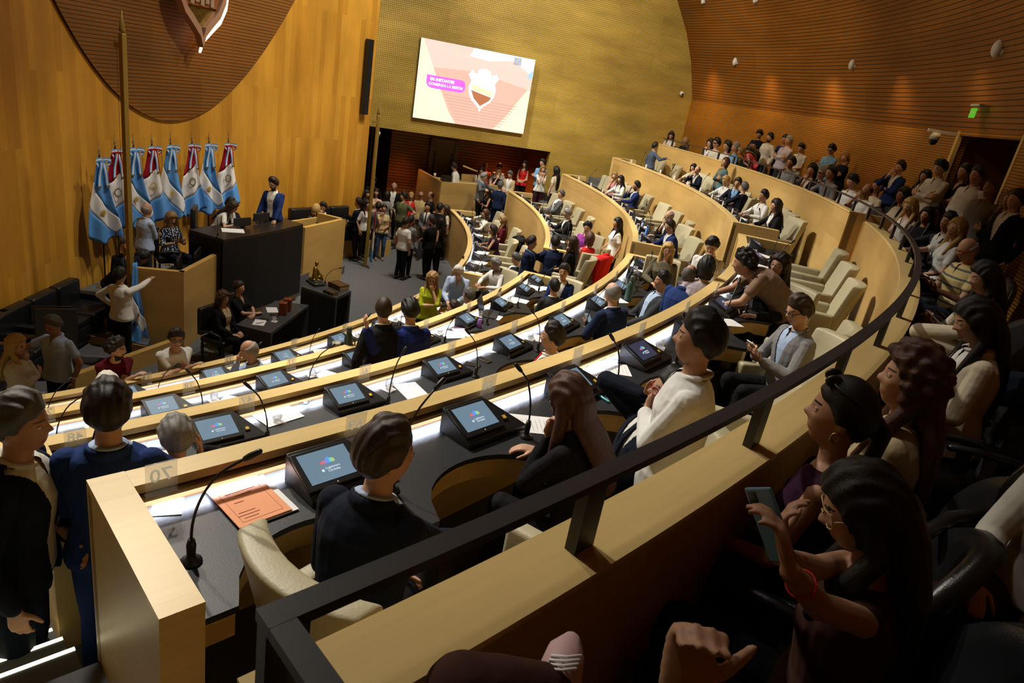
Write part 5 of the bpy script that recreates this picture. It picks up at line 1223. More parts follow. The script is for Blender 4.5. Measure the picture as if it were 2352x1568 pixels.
# ------------------------------------------------------------------ the people, where the photograph shows them
F0, F1, F2, F3, FG = FL
pe = person
SITTERS = []
def legi(k, label, px, face, top, hair, **kw):
    kw.setdefault('pose', 'sit'); kw.setdefault('aR', 'desk'); kw.setdefault('aL', 'desk')
    dr = kw.pop('dr', 1.0); ch = kw.pop('chair', kw['pose'] == 'sit')
    J = person(label, px, FL[k], face=face, top=top, hair=hair, r=RR[k]+dr, **kw)
    if ch: o = J['org']; SITTERS.append((k, math.degrees(math.atan2(o[1], o[0])), o, face, label))
    return J
# --- rostrum and its surroundings
pe('bald man in pale blue shirt with folded arms, standing behind the left oak box', (337, 466), PZ+.12, 'stand', 65, ('shirt', 'lblue'), 'dgrey', ('bald', 'grey'), 'm', aR='cross', aL='cross', lean=8, H=1.70, bulk=1.08)
PS0 = len(PEOPLE)
J = pe('blonde woman in black and white patterned blouse typing on a phone at the rostrum', (393, 487), PZ+.25, 'sit', 330, ('quarter', 'dress', None, 'spots'), 'dnavy', ('bob', 'dblonde'), fem=True, aR='phone', aL='phone', pitch=18); phone_at(J, 1, 'dark phone in the hands of the patterned blouse woman')
pe('woman in white top bending over the presiding desk, long brown hair', (535, 462), PZ+.2, 'stand', 12, ('tee', 'white'), 'black', ('long', 'brown'), fem=True, lean=40, H=1.66, aR='desk', aL='desk', pitch=25, long=.34)
pe('dark-haired man in dark suit seated behind the bending woman', (530, 456), PZ+.42, 'sit', 330, ('jacket', 'dnavy', 'white'), 'black', ('short', 'black'), 'm', aR='desk', aL='point')
pe('bearded man in blue blazer standing at the presiding desk', (628, 408), PZ+.42, 'stand', 265, ('open', 'blue', 'offw'), 'dnavy', ('short', 'dark'), H=1.80, bulk=1.16, aR=(.26, .24, .90), aL=(-.20, .34, .92), beard='dark', pitch=12, yaw=20)
pe('man in black suit bending forward on the rostrum steps', None, .0, 'stand', 32, ('jacket', 'black', 'white'), 'black', ('short', 'black'), H=1.84, lean=58, aR='front', aL='front', pitch=40, bulk=1.05, at=P(255, 772, 0))
pe('man in dark suit half hidden behind the left gold pole', (288, 548), PZ, 'sit', 300, ('jacket', 'dnavy', 'dgrey'), 'black', ('short', 'dgrey'), 'm', H=1.74, aR='lap', aL='lap')
pe('man in white shirt seen from behind, one hand on the left oak box', (276, 616), 0, 'stand', 75, ('shirt', 'white'), 'black', ('short', 'black'), 'm', H=1.68, aR=('w', 9.33, -4.30, 1.50), aL='hip', bulk=1.05)
pe('woman with wavy auburn hair in black jacket and beige top, seated at the pit table', (513, 670), 0, 'sit', 345, ('open', 'black', 'beige'), 'black', ('wave', 'auburn'), fem=True, H=1.64, aR='lap', aL='lap', long=.28, glasses='thin', extra=None, bulk=1.1)
pe('woman with hair bun and black v-neck, arms folded at the pit table', (550, 646), 0, 'sit', 350, ('blouse', 'black'), 'black', ('bun', 'brown'), fem=True, H=1.66, aR='fold', aL='fold', bulk=1.12)
pe('blonde woman in black and white top seated on the far part of the rostrum', (727, 470), PZ-.12, 'sit', 80, ('quarter', 'dress', None, 'spots'), 'black', ('bob', 'blonde'), fem=True, yaw=20)
pe('man in navy suit with hand on his face, seated beyond the oak box', (743, 465), PZ-.05, 'sit', 275, ('jacket', 'dnavy', 'white'), 'black', ('short', 'dark'), 'm', aR='mouth', aL='desk', pitch=12)
pe('man in navy suit standing in profile next to the far gold pole', (824, 456), 0, 'stand', 185, ('jacket', 'dnavy', 'white'), 'black', ('short', 'dark'), H=1.78, aR='front', aL='front', bulk=1.05)
pe('brown-haired woman directly behind the navy suit man in profile', (843, 460), .1, 'stand', 330, ('blouse', 'white'), 'black', ('long', 'dark'), fem=True, H=1.68)
# --- left foreground of the pit
pe('blonde woman in cream blouse with hand at her cheek', (36, 772), 0, 'stand', 20, ('sweater', 'offw'), 'offw', ('wave', 'blonde'), fem=True, H=1.66, aL='chin', aR='cross', long=.30, bulk=1.12, yaw=15)
pe('grey-haired man in short-sleeved pale blue shirt, one arm behind the blonde woman', (120, 726), 0, 'stand', 262, ('polo', 'lblue'), 'dnavy', ('short', 'dgrey'), 't', H=1.74, aR='out', aL='down', pitch=15, extra={'watch': -1}, bulk=1.06)
def leaner(label, px, face, top, hair, **kw):
    return pe(label, px, .36, 'stand', face, top, kw.pop('bottom', 'dgrey'), hair, r=13.5, lean=kw.pop('lean', 26), aR=(-.10, .40, 1.215), aL=(.16, .47, 1.215), **kw)
leaner('curly-haired bearded man in maroon t-shirt leaning on the lowest desk', (268, 788), 325, ('tee', 'maroon'), ('curly', 'dark'), H=1.72, beard='dark', yaw=-38, curl=.5)
leaner('dark-haired man with glasses and white t-shirt leaning on the lowest desk', (405, 766), 320, ('tee', 'white'), ('short', 'dark'), H=1.74, glasses='black', skin='m', yaw=15, bulk=1.12)
# --- foreground left, on the side steps
pe('smiling older man in navy blazer in profile at the left picture edge', (38, 872), 1.95, 'stand', 20, ('open', 'dnavy', 'offw'), 'dnavy', ('short', 'dgrey'), 'm', H=1.80, r=19.15, aR='down', aL='front', lean=8, bulk=1.1, yaw=5, fit=True)
pe('dark-haired man in blue suit seen from behind by the left desk end', (245, 878), 2.05, 'stand', 110, ('blazer', 'blue', 'lblue'), 'blue', ('short', 'dark'), 'm', H=1.80, r=18.75, aL='front', aR='desk', bulk=1.12, yaw=-8, pitch=6)
legi(2, 'grey-haired woman in black leaning her head on her hand, third row left end', (405, 963), 125, ('sweater', 'black'), ('short', 'grey'), aR='ear', lean=22, H=1.62, fem=True, pitch=18, dr=.85)
legi(0, 'white-haired person in pale top at the left end of the lowest row', (246, 853), 150, ('shirt', 'offw'), ('bob', 'white'), fem=True, lean=8)
legi(0, 'balding grey man in light blue shirt with hand over his mouth, lowest row', (573, 775), 205, ('shirt', 'lblue'), ('thin', 'grey'), aR='mouth', aL='desk', lean=14, pitch=10, skin='m')
# --- pit, far group
pe('woman in striped cream blouse and blue jeans with hand at her chin', (883, 470), 0, 'stand', 285, ('vneck', 'yell', None, 'stripe'), 'jeans', ('pony', 'dark'), 'm', fem=True, H=1.63, aR='chin', aL='front', extra={'shoe': 'tan'})
pe('tall man in olive polo shirt and grey trousers with hands on his hips', (928, 442), 0, 'stand', 245, ('polo', 'olive'), 'khaki', ('short', 'dark'), H=1.80, aR='hip', aL='hip', bulk=1.18, yaw=35)
pe('man in grey short-sleeved shirt seen from behind in the pit group', (945, 496), 0, 'stand', 70, ('polo', 'mgrey'), 'black', ('short', 'black'), 't', H=1.72, aR='front', aL='front', bulk=1.02)
pe('person in white t-shirt behind the grey shirt man', (934, 500), 0, 'stand', 60, ('tee', 'white'), 'dnavy', ('short', 'black'), 'm', H=1.70, r=13.0)
pe('young man in grey suit and dark tie facing the camera in the pit', (984, 466), 0, 'stand', 262, ('jacket', 'grey', 'white'), 'grey', ('short', 'dark'), H=1.76, aR='front', aL='down', tie='dgrey')
pe('man in black suit with beard talking to the grey suit man', (993, 498), 0, 'stand', 150, ('jacket', 'black', 'lblue'), 'black', ('short', 'dark'), H=1.76, aR='front', aL='front', bulk=1.1, beard='dark', yaw=-30)
pe('man in black suit with white collar, back turned, near the lowest desk end', (1012, 468), 0, 'stand', 75, ('blazer', 'black', 'white'), 'black', ('short', 'black'), 't', H=1.77)
pe('brown-haired woman in cream top by the lowest desk end', (1026, 472), .0, 'stand', 200, ('blouse', 'cream'), 'black', ('long', 'brown'), fem=True, H=1.68)
pe('black-haired woman in sleeveless beige top behind the black suit man', (1014, 502), 0, 'stand', 160, ('sleeveless', 'black'), 'black', ('long', 'black'), 'm', fem=True, H=1.64, aR='down', aL='down')
pe('bald man with glasses in beige polo shirt, back of the pit group', (968, 440), .0, 'stand', 260, ('polo', 'yell'), 'khaki', ('bald', 'dark'), 'm', H=1.76, glasses='black', bulk=1.1)
pe('dark-haired man in black t-shirt next to the beige polo man', (990, 440), .0, 'stand', 215, ('tee', 'black'), 'black', ('thin', 'dark'), 'm', H=1.79, bulk=1.05)
pe('blonde woman in red dress at the back of the pit group', (945, 442), .1, 'stand', 280, ('sleeveless', 'red'), 'red', ('pony', 'blonde'), fem=True, H=1.64)
pe('grey-haired man in black jacket and white shirt, far back', (906, 419), .15, 'stand', 275, ('open', 'black', 'white'), 'black', ('thin', 'grey'), 'm', H=1.80)
pe('woman in peach top lit by warm light, clapping', (865, 434), .12, 'stand', 285, ('blouse', 'peach'), 'black', ('pony', 'dark'), 'm', fem=True, H=1.68, aR='phone', aL='phone')
pe('dark figure in the shade of the far recess behind the gold pole', (858, 407), .12, 'stand', 270, ('sweater', 'black'), 'black', ('short', 'black'), 't', H=1.82)
pe('woman with long dark hair at the edge of the plank wall', (843, 437), .12, 'stand', 320, ('blouse', 'black'), 'black', ('long', 'black'), 'm', fem=True, H=1.68)
pe('black-haired woman in grey top, back turned, behind the olive polo man', (890, 440), .1, 'stand', 80, ('tee', 'mgrey'), 'black', ('bob', 'black'), fem=True, H=1.66)
pe('dark-haired person just behind the jeans woman', (870, 465), 0, 'stand', 100, ('tee', 'grey'), 'black', ('short', 'black'), 't', H=1.60)
# --- booth and corridor
pe('man in white shirt typing on the laptop in the maple booth', (1044, 374), 1.5, 'sit', 175, ('shirt', 'white'), 'black', ('short', 'black'), 'm', H=1.74, seat=.55, lean=14, pitch=14, noff=1.55)
pe('man in salmon shirt at the back of the lit corridor', (1117, 374), 1.05, 'stand', 270, ('shirt', (.5, .16, .09)), 'black', ('thin', 'dgrey'), 'm', H=1.72, noff=2.9)
pe('dark-haired man in white shirt in the warm spotlight of the corridor', (1148, 377), 1.05, 'stand', 270, ('shirt', 'white'), 'black', ('short', 'dark'), 'm', H=1.70, pitch=12, noff=2.6)
pe('woman in white top with long dark hair behind the corridor panel', (1106, 384), .98, 'stand', 290, ('vneck', 'offw'), 'black', ('long', 'dark'), fem=True, H=1.60, aR='front', aL='front', pitch=15, noff=2.1)
pe('grey-haired man in grey blazer with one arm stretched out, corridor', (1113, 397), .62, 'stand', 350, ('jacket', 'grey', 'sky'), 'black', ('short', 'grey'), H=1.76, aR='out', aL='rail', pitch=14, noff=0.45)
pe('blonde woman in black t-shirt wiping her face, corridor', (1146, 391), .8, 'stand', 285, ('tee', 'black'), 'black', ('bob', 'dblonde'), fem=True, H=1.62, aR='mouth', aL='cross', noff=1.75)
pe('grey-haired man in beige jacket, corridor', (1173, 393), .8, 'stand', 250, ('open', 'beige', 'white'), 'dgrey', ('short', 'dgrey'), H=1.68, aR='front', aL='front', pitch=20, noff=1.45)
pe('man in navy suit seen from behind at the second row end', (1151, 417), .62, 'stand', 80, ('jacket', 'navy', 'white'), 'navy', ('short', 'dgrey'), 'm', H=1.70, noff=0.25)
pe('black-haired woman in black top looking at her phone by the lowest row end', (1120, 432), .62, 'stand', 215, ('sleeveless', 'black'), 'black', ('long', 'black'), 'm', fem=True, H=1.60, aR='phone', aL='phone', pitch=25, noff=0.3)
pe('woman in red top with long black hair standing by the recess', (1206, 369), 1.35, 'stand', 260, ('sleeveless', 'red'), 'black', ('long', 'black'), fem=True, H=1.68, aR='front', aL='front', pitch=12, noff=1.7)
pe('man in light blue shirt standing at the punched wall', (1247, 366), 1.43, 'stand', 240, ('shirt', 'sky'), 'dnavy', ('short', 'black'), H=1.76, aR='cross', aL='cross', noff=1.05)
pe('blonde woman in white t-shirt with both hands at her face', (1248, 381), 1.43, 'stand', 285, ('tee', 'white'), 'wine', ('long', 'dblonde'), fem=True, H=1.66, aR='chin', aL='chin', long=.3, noff=0.8)
pe('woman with very long black curly hair in cream top, back turned', (1279, 384), 1.43, 'stand', 150, ('tee', 'cream'), 'black', ('wave', 'black'), fem=True, H=1.66, long=.45, noff=0.35)
# --- lowest row, far block
legi(0, 'woman in white blouse holding a phone to her ear, lowest far row', (1116, 484), 200, ('shirt', 'offw'), ('bob', 'auburn'), fem=True, aR='ear', aL='desk', yaw=-15)
legi(0, 'woman with long light brown hair in maroon top, lowest far row', (1157, 498), 195, ('blouse', 'maroon'), ('long', 'dblonde'), fem=True, dr=1.25, aR='lap', aL='lap')
legi(0, 'woman with dark curls in sleeveless purple top typing, lowest far row', (1133, 519), 185, ('sleeveless', 'purple'), ('curly', 'dark'), fem=True, lean=20, bulk=1.15, skin='m')
legi(0, 'grey-bearded man in white shirt near the aisle end of the lowest far row', (1140, 594), 225, ('shirt', 'white'), ('curly', 'grey'), lean=10, beard='grey', pitch=20, dr=1.0, fit=True, skin='m')
J = legi(0, 'man in black jacket leaning back and looking at a phone, lowest far row', (1187, 582), 185, ('open', 'dnavy', 'white'), ('short', 'dgrey'), lean=-22, aR='phone', aL='lap', dr=1.35, pitch=15); phone_at(J, 1, 'phone held up by the man leaning back')
# --- second row, far block
legi(1, 'grey-haired man in grey suit and open white shirt, second far row', (1290, 439), 205, ('open', 'grey', 'white'), ('short', 'dgrey'), lean=-12, aR='lap', aL='lap', dr=1.2, bulk=1.15, pitch=-5)
legi(1, 'man with glasses in black suit reading, second far row', (1305, 483), 195, ('jacket', 'black', 'white'), ('short', 'grey'), glasses='thin', pitch=16, bulk=1.1, lean=6)
pe('man in blue blazer leaning an elbow on the second row end', (1224, 544), F0+.25, 'stand', 350, ('jacket', 'navy', 'sky'), 'navy', ('short', 'dark'), 'm', H=1.74, aL='rail', aR='front', bulk=1.12)
pe('man in blue suit seen from behind at the aisle end of the second far row', (1278, 543), F0+.33, 'stand', 100, ('jacket', 'navy', 'white'), 'navy', ('short', 'black'), 'm', H=1.74, aR='desk', aL='out', bulk=1.12, lean=10)
legi(1, 'woman with straight brown hair in black, aisle end of the second far row', (1318, 543), 165, ('tee', 'black'), ('long', 'brown'), fem=True, aR='chin', aL='lap', dr=1.1)
legi(1, 'dark-haired woman in bright magenta blouse, second far row', (1351, 513), 235, ('rolled', 'magenta'), ('curly', 'black'), skin='m', bulk=1.15, aR='lap', aL='lap', dr=1.35, yaw=-20)
legi(1, 'woman in red sleeveless top with auburn hair, back turned, second far row', (1357, 535), 110, ('sleeveless', 'red'), ('bob', 'auburn'), fem=True, dr=1.15, aR='lap', aL='lap')
pe('girl with very long black hair and white t-shirt standing in the aisle', (1421, 501), F1+.05, 'stand', 200, ('tee', 'white'), 'dnavy', ('long', 'black'), 'm', fem=True, H=1.66, long=.48, aR='front', aL='down')
# --- third row, far block
legi(2, 'long-haired blonde woman in pink print top, third far row', (1413, 399), 235, ('vneck', (.45, .20, .20)), ('long', 'dblonde'), fem=True, aR='chin', dr=1.2)
legi(2, 'woman with long black hair in white blazer, third far row', (1427, 406), 215, ('blazer', 'white', 'white'), ('long', 'black'), fem=True, lean=12)
legi(2, 'short-haired man in blue suit with hand at his mouth, third far row', (1464, 418), 190, ('jacket', 'blue', 'white'), ('short', 'dark'), aR='mouth', skin='m', beard='dark')
legi(2, 'balding white-haired man in dark suit, third far row', (1540, 486), 200, ('jacket', 'black', 'white'), ('thin', 'grey'), aR='chin', dr=1.15, lean=8)
J = legi(2, 'man in blue jacket holding up a bright phone, third far row', (1541, 507), 190, ('jacket', 'blue', 'white'), ('short', 'brown'), aL='phone', aR='desk', lean=22, pitch=10, bulk=1.08); phone_at(J, -1, 'bright phone of the blue jacket man in the third far row', 'white')
# --- top row, far block
pe('man in blue-grey suit reaching toward the gallery parapet', (1505, 335), F3, 'stand', 20, ('jacket', 'bgrey', 'white'), 'bgrey', ('short', 'black'), 'm', H=1.74, aR='out', aL='down', r=20.2)
legi(3, 'dark-haired woman half hidden behind the laughing bald man', (1594, 380), 225, ('blouse', 'cream'), ('bob', 'black'), fem=True, dr=1.2)
legi(3, 'bald laughing man in navy suit, top far row', (1604, 383), 215, ('jacket', 'dnavy', 'white'), ('bald', 'dgrey'), aR='mouth', lean=12)
pe('woman in teal cardigan with hand on her chest, standing against the parapet', (1669, 362), F3, 'stand', 200, ('open', 'teal', 'khaki'), 'dgrey', ('bob', 'auburn'), fem=True, H=1.60, aR='cross', aL='down', pitch=-12, r=20.6)
legi(3, 'blonde woman in white jacket, top far row', (1669, 408), 210, ('blazer', 'white', 'white'), ('bob', 'blonde'), fem=True, lean=8, pitch=14)
legi(3, 'black-haired man in dark suit facing his neighbour, top far row', (1697, 411), 240, ('jacket', 'dnavy', 'sky'), ('short', 'black'), skin='m')
legi(3, 'grey-haired man in navy suit, back turned, top far row', (1711, 423), 130, ('jacket', 'dnavy', 'white'), ('short', 'dgrey'), dr=1.05)
legi(3, 'young man in white shirt, near the aisle in the top far row', (1757, 439), 195, ('shirt', 'white'), ('short', 'black'), skin='m', lean=14, bulk=1.05)
legi(3, 'woman with wavy dark hair in black blazer, aisle end of the top far row', (1785, 463), 190, ('blazer', 'black', 'white'), ('wave', 'dark'), fem=True, lean=14)
# --- near block
pe('woman in lime green satin blouse with hand at her mouth', (995, 624), F0, 'stand', 275, ('quarter', 'lime'), 'black', ('wave', 'dblonde'), fem=True, H=1.62, aR='cross', aL='mouth', glasses='thin', pitch=16, long=.28, r=14.75, bulk=1.1)
pe('white-haired man in pale blue shirt leaning over the aisle end panel', (1055, 610), F0-.05, 'stand', 268, ('shirt', 'lblue'), 'dnavy', ('short', 'white'), H=1.74, lean=40, aR=(.10, .55, 1.0), aL=(-.06, .58, 1.0), pitch=26, extra={'watch': -1}, bulk=1.08)
legi(0, 'grey-haired head of a man seated in the lowest near row by the aisle', (1078, 664), 150, ('jacket', 'dgrey', 'white'), ('short', 'dgrey'), chair=True)
legi(0, 'brown-haired man in profile just below the lime green woman', (1044, 692), 190, ('jacket', 'dnavy', 'white'), ('short', 'brown'), chair=False, dr=1.25, lean=5)
pe('man in black suit, back turned, embraced by the man in blue', (884, 682), F1, 'stand', 128, ('jacket', 'black', 'white'), 'black', ('buzz', 'brown'), H=1.77, aR=(.62, .12, 1.08), aL='down', lean=10, bulk=1.15, r=16.62, yaw=18)
pe('man in royal blue suit with an arm round the black suit man', (945, 688), F1, 'stand', 118, ('jacket', 'royal', 'white'), 'royal', ('short', 'black'), 'm', H=1.75, aL=(-.50, -.06, 1.50), aR='front', lean=12, bulk=1.12, r=16.75, pitch=20)
legi(1, 'dark-haired man in blue suit turned toward the camera, second near row', (1299, 606), 255, ('jacket', 'blue', 'white'), ('short', 'dark'), skin='m', dr=1.15, aR='lap', aL='lap')
legi(1, 'man in grey suit, back turned, talking to the blue suit man', (1277, 640), 115, ('jacket', 'dgrey', 'white'), ('buzz', 'black'), skin='m', aR='lap', aL='lap', dr=1.0, chair=True)
legi(2, 'blonde woman with glasses and long hair facing the camera in a sparkling dark top', (1538, 557), 262, ('sweater', 'sweat'), ('long', 'blonde'), fem=True, glasses='thin', bulk=1.3, aR='desk', aL='lap', dr=1.0, long=.34)
J = legi(2, 'balding grey man with glasses in navy suit, back turned, holding a phone', (1413, 646), 130, ('jacket', 'navy', 'white'), ('thin', 'grey'), aL='phone', aR='desk', lean=12, bulk=1.2, glasses='thin', pitch=12, dr=.95); phone_at(J, -1, 'phone held by the balding navy suit man')
legi(2, 'man in grey jacket over pale blue shirt leaning back, third near row', (1527, 623), 195, ('open', 'dgrey', 'lblue'), ('short', 'black'), skin='m', lean=-14, aR='lap', aL='lap', dr=1.15)
pe('balding man in blue suit in right profile, standing in the third near row', (1590, 608), F2+.05, 'stand', 50, ('jacket', 'blue', 'lblue'), 'blue', ('thin', 'dgrey'), 'm', H=1.66, aR='front', aL='front', bulk=1.2, r=19.02, lean=10)
legi(2, 'dark-haired person in white shirt behind the blue suit man in right profile', (1590, 605), 175, ('shirt', 'white'), ('short', 'dark'), dr=1.5, chair=False)
pe('young man in white shirt with hand at his mouth standing in the aisle', (1640, 548), F2+.12, 'stand', 248, ('shirt', 'white'), 'dgrey', ('short', 'black'), H=1.74, aL='mouth', aR='cross', pitch=26, r=18.35)
pe('black-haired person in lavender shirt, back turned, below the young man', (1627, 596), F2+.36, 'sit', 80, ('tee', 'lav'), 'dgrey', ('bob', 'black'), H=1.70, r=18.6, pitch=12, aR='lap', aL='lap', seat=.62)
legi(2, 'man in navy suit and red tie in left profile, third near row', (1274, 744), 178, ('jacket', 'dnavy', 'white'), ('short', 'dark'), tie='red', aR='lap', aL='lap', dr=1.0, lean=-6)
# --- top row, near block
JN = legi(3, 'young man in navy suit turning to his right, first seat of the top row', (896, 968), 78, ('jacket', 'dnavy', 'lblue'), ('short', 'brown'), dr=.92, lean=14, yaw=30, aR=('w', 15.42, -12.78, 3.46), aL='front', twist=10, bulk=1.05, skin='m', chair=False, fit=True)
legi(3, 'woman with long brown hair and glasses in black blazer, chin on her hand', (1318, 862), 150, ('blazer', 'black', 'black'), ('long', 'auburn'), fem=True, glasses='black', lean=26, aL='chin', aR='desk', dr=.92, long=.30, bulk=1.08, pitch=10, H=1.66)
legi(3, 'man with red glasses reclining with hand on his cheek, polka dot tie', (1548, 858), 190, ('jacket', 'dnavy', 'white'), ('short', 'black'), glasses='red', lean=-16, pitch=-14, aR='ear', aL='lap', tie='dnavy', dr=.98, skin='m', fit=True)
pe('dark-haired man in white shirt standing, back turned, in the top row', (1620, 726), F3, 'stand', 162, ('shirt', 'white'), 'dgrey', ('short', 'black'), 'm', H=1.74, r=20.4, bulk=1.10, aR='down', aL='cross', yaw=-4, lean=4)
J = legi(3, 'man in light grey suit with blue glasses using a phone, top near row', (1846, 681), 195, ('jacket', 'mgrey', 'lblue'), ('short', 'brown'), glasses='black', aR='phone', aL='phone', pitch=18, dr=1.12, lean=4); phone_at(J, 1, 'pale phone of the light grey suit man', 'white')
pe('man in brown t-shirt leaning far across the top desk', (1716, 577), F3-.05, 'stand', 172, ('tee', 'tan'), 'dgrey', ('curly', 'black'), 'm', H=1.76, lean=76, bulk=1.15, aR=(.16, .78, .86), aL=(-.20, .74, .84), pitch=14, neck=.6)
legi(3, 'dark-haired woman with glasses behind the leaning brown t-shirt man', (1800, 580), 220, ('sweater', 'black'), ('long', 'dark'), fem=True, glasses='thin', skin='m', dr=1.15)
# --- gallery, far part
GS = []
def gal(label, px, face, top, hair, r=21.62, **kw):
    kw.setdefault('pose', 'sit'); kw.setdefault('aR', 'lap'); kw.setdefault('aL', 'lap'); kw.setdefault('seat', .46)
    kw.setdefault('tmin', 2.9)
    J = person(label, px, FG+(.25 if r > 22 or kw['pose'] == 'stand' else 0), face=face, top=top, hair=hair, r=r, **kw)
    if kw['pose'] == 'sit': GS.append((J['org'], face))
    return J
def gst(label, px, face, top, hair, r=22.3, **kw): return gal(label, px, face, top, hair, r, pose='stand', **{**dict(aR='cross', aL='cross', tmin=5.5), **kw})
gal('dark-haired woman in cream jacket looking down, far end of the gallery', (1544, 302), 250, ('blazer', 'cream', 'white'), ('long', 'dark'), fem=True, pitch=20, aR='phone', aL='phone')
gal('blonde woman in black turned away at the far gallery end', (1577, 316), 40, ('sweater', 'black'), ('bob', 'dblonde'), fem=True)
gal('dark-haired woman in grey with hand at her chin, far gallery', (1634, 319), 215, ('blazer', 'mgrey', 'white'), ('bob', 'dark'), fem=True, aR='chin')
gal('young man with glasses in pale t-shirt, far gallery', (1650, 312), 205, ('tee', 'offw'), ('short', 'black'), glasses='black')
gal('woman with dark curls in white top, far gallery', (1673, 324), 205, ('tee', 'white'), ('curly', 'dark'), fem=True)
gal('grey-haired man in blue shirt, far gallery', (1694, 321), 195, ('shirt', 'sky'), ('short', 'grey'))
gst('tall dark-haired man in navy shirt using a phone against the lath wall', (1747, 299), 235, ('tee', 'dnavy'), ('short', 'black'), skin='m', pitch=20, aR='phone', aL='phone', bottom='dnavy')
gst('bearded man in white sweater and jeans standing in the gallery', (1771, 306), 205, ('sweater', 'white'), ('short', 'dark'), bulk=1.2, bottom='jeans', r=22.1, aR='down', aL='down', beard='dark')
gst('man half hidden behind the white-haired man in the gallery', (1806, 311), 215, ('tee', 'blue'), ('short', 'black'), r=22.45, skin='m')
gst('white-haired man in pale shirt with folded arms standing in the gallery', (1814, 313), 205, ('shirt', 'lav'), ('short', 'grey'), bulk=1.22, r=22.1, bottom='dgrey')
gst('young man in white short-sleeved shirt looking down in the gallery', (1844, 330), 215, ('polo', 'offw'), ('short', 'black'), r=22.1, pitch=20, aR='down', aL='front')
pe('woman in coral pink top bending forward over the gallery rail', (1700, 356), FG+.25, 'stand', 190, ('sleeveless', 'pink'), 'pink', ('long', 'dblonde'), fem=True, H=1.66, lean=72, pitch=35, aR='front', aL='front', r=21.5, neck=.4, tmin=15)
gal('small woman in dark clothes behind the bending pink woman', (1722, 338), 215, ('sweater', 'black'), ('bob', 'dark'), fem=True, r=21.8)
gal('dark-haired woman with red lips behind the bending pink woman', (1739, 348), 220, ('sweater', 'black'), ('bob', 'black'), fem=True, r=21.7)
gal('dark-skinned young man in checked grey shirt, seated by the rail', (1821, 359), 215, ('shirt', 'mgrey'), ('short', 'black'), skin='t')
gst('man with glasses in light blue shirt standing against the lath wall', (1914, 332), 210, ('shirt', 'sky'), ('short', 'black'), glasses='black', skin='m', pitch=18, r=22.35)
gst('woman with fair hair in navy standing beside the light blue shirt man', (1944, 353), 195, ('sweater', 'dnavy'), ('pony', 'dblonde'), fem=True, r=22.35)
gal('dark curly-haired woman in black with hand at her chin by the rail', (1869, 377), 215, ('blazer', 'black', 'cream'), ('curly', 'black'), fem=True, aR='chin')
gal('grey-haired woman with glasses in black by the rail', (1893, 382), 205, ('sweater', 'black'), ('short', 'grey'), fem=True, glasses='black')
gal('dark-haired man in grey shirt with his arm on the rail', (1916, 374), 200, ('shirt', 'mgrey'), ('short', 'black'), skin='m', lean=10, aR='rail')
gal('boy with thick black hair in white shirt by the rail', (1964, 398), 200, ('shirt', 'white'), ('short', 'black'), pitch=20)
gal('bald man in white t-shirt with hand at his mouth by the rail', (1998, 420), 200, ('tee', 'white'), ('bald', 'dark'), skin='t', aR='mouth', bulk=1.1)
gal('woman with dark bun and beige bag behind the bald man', (2022, 410), 195, ('tee', 'cream'), ('bun', 'black'), fem=True, r=22.0, skin='m')
gst('man in navy blazer with hand at his mouth standing in the gallery', (2072, 371), 200, ('blazer', 'blue', 'white'), ('short', 'dark'), aR='mouth', r=22.25, bottom='dgrey')
gal('dark-skinned woman seated below the navy blazer man', (2082, 428), 195, ('tee', 'cream'), ('long', 'black'), fem=True, skin='t', r=21.9)
gst('woman with long dark hair in black jacket standing in the gallery', (2127, 400), 205, ('blazer', 'black', 'white'), ('long', 'black'), fem=True, r=22.3, skin='m')
gst('tall young man in white shirt with folded arms', (2166, 368), 200, ('shirt', 'offw'), ('short', 'black'), r=22.05, pitch=16)
gst('woman with black ponytail in black standing in the doorway', (2222, 377), 195, ('blouse', 'black'), ('pony', 'black'), fem=True, r=22.4, skin='m')
gst('man in white shirt with dark hair standing by the doorway', (2252, 383), 198, ('shirt', 'white'), ('short', 'black'), r=22.25, bulk=1.12, skin='m', aR='front', aL='down')
gst('man with cropped grey hair in short-sleeved grey shirt near the doorway', (2284, 412), 198, ('polo', 'mgrey'), ('buzz', 'dgrey'), r=22.1, bulk=1.15, skin='t', aR='down', aL='down')
gal('blonde woman in sleeveless white top seated at the rail', (2098, 453), 205, ('sleeveless', 'white'), ('long', 'blonde'), fem=True, bottom='jeans', pitch=12)
gal('dark-haired woman close beside the man in the dark jacket', (2136, 478), 205, ('sweater', 'black'), ('long', 'black'), fem=True, r=21.75, skin='m')
gal('round-faced man in dark jacket seated in the gallery', (2158, 466), 205, ('jacket', 'dgrey', 'dgrey'), ('short', 'black'), skin='m', r=21.8, bulk=1.1)
gal('man stretching his grey sleeve to the rail behind the blonde long hair', (2187, 488), 195, ('jacket', 'dgrey', 'white'), ('short', 'black'), r=21.75, aR='rail', skin='m')
gal('woman with long blonde hair and white t-shirt, hand on the rail', (2208, 500), 175, ('tee', 'white'), ('long', 'blonde'), fem=True, aR='rail', long=.36, yaw=-20)
gst('dark-haired woman in black standing by the right lath wall', (2322, 458), 200, ('sweater', 'black'), ('long', 'dblonde'), fem=True, r=22.3, skin='m')
gst('man in black suit and white shirt at the right picture edge', (2342, 440), 195, ('jacket', 'black', 'white'), ('short', 'black'), r=22.1, tmin=4.2, skin='m', bulk=1.1, aR='down', aL='down')
J = gal('bald man with red glasses in yellow plaid shirt looking at a phone', (2232, 549), 185, ('polo', 'yell', None, 'plaid'), ('bald', 'grey'), skin='m', glasses='red', aR='phone', aL='phone', pitch=22, lean=10, bottom='jeans', bulk=1.15); phone_at(J, 1, 'small pale phone of the yellow plaid shirt man', 'white')
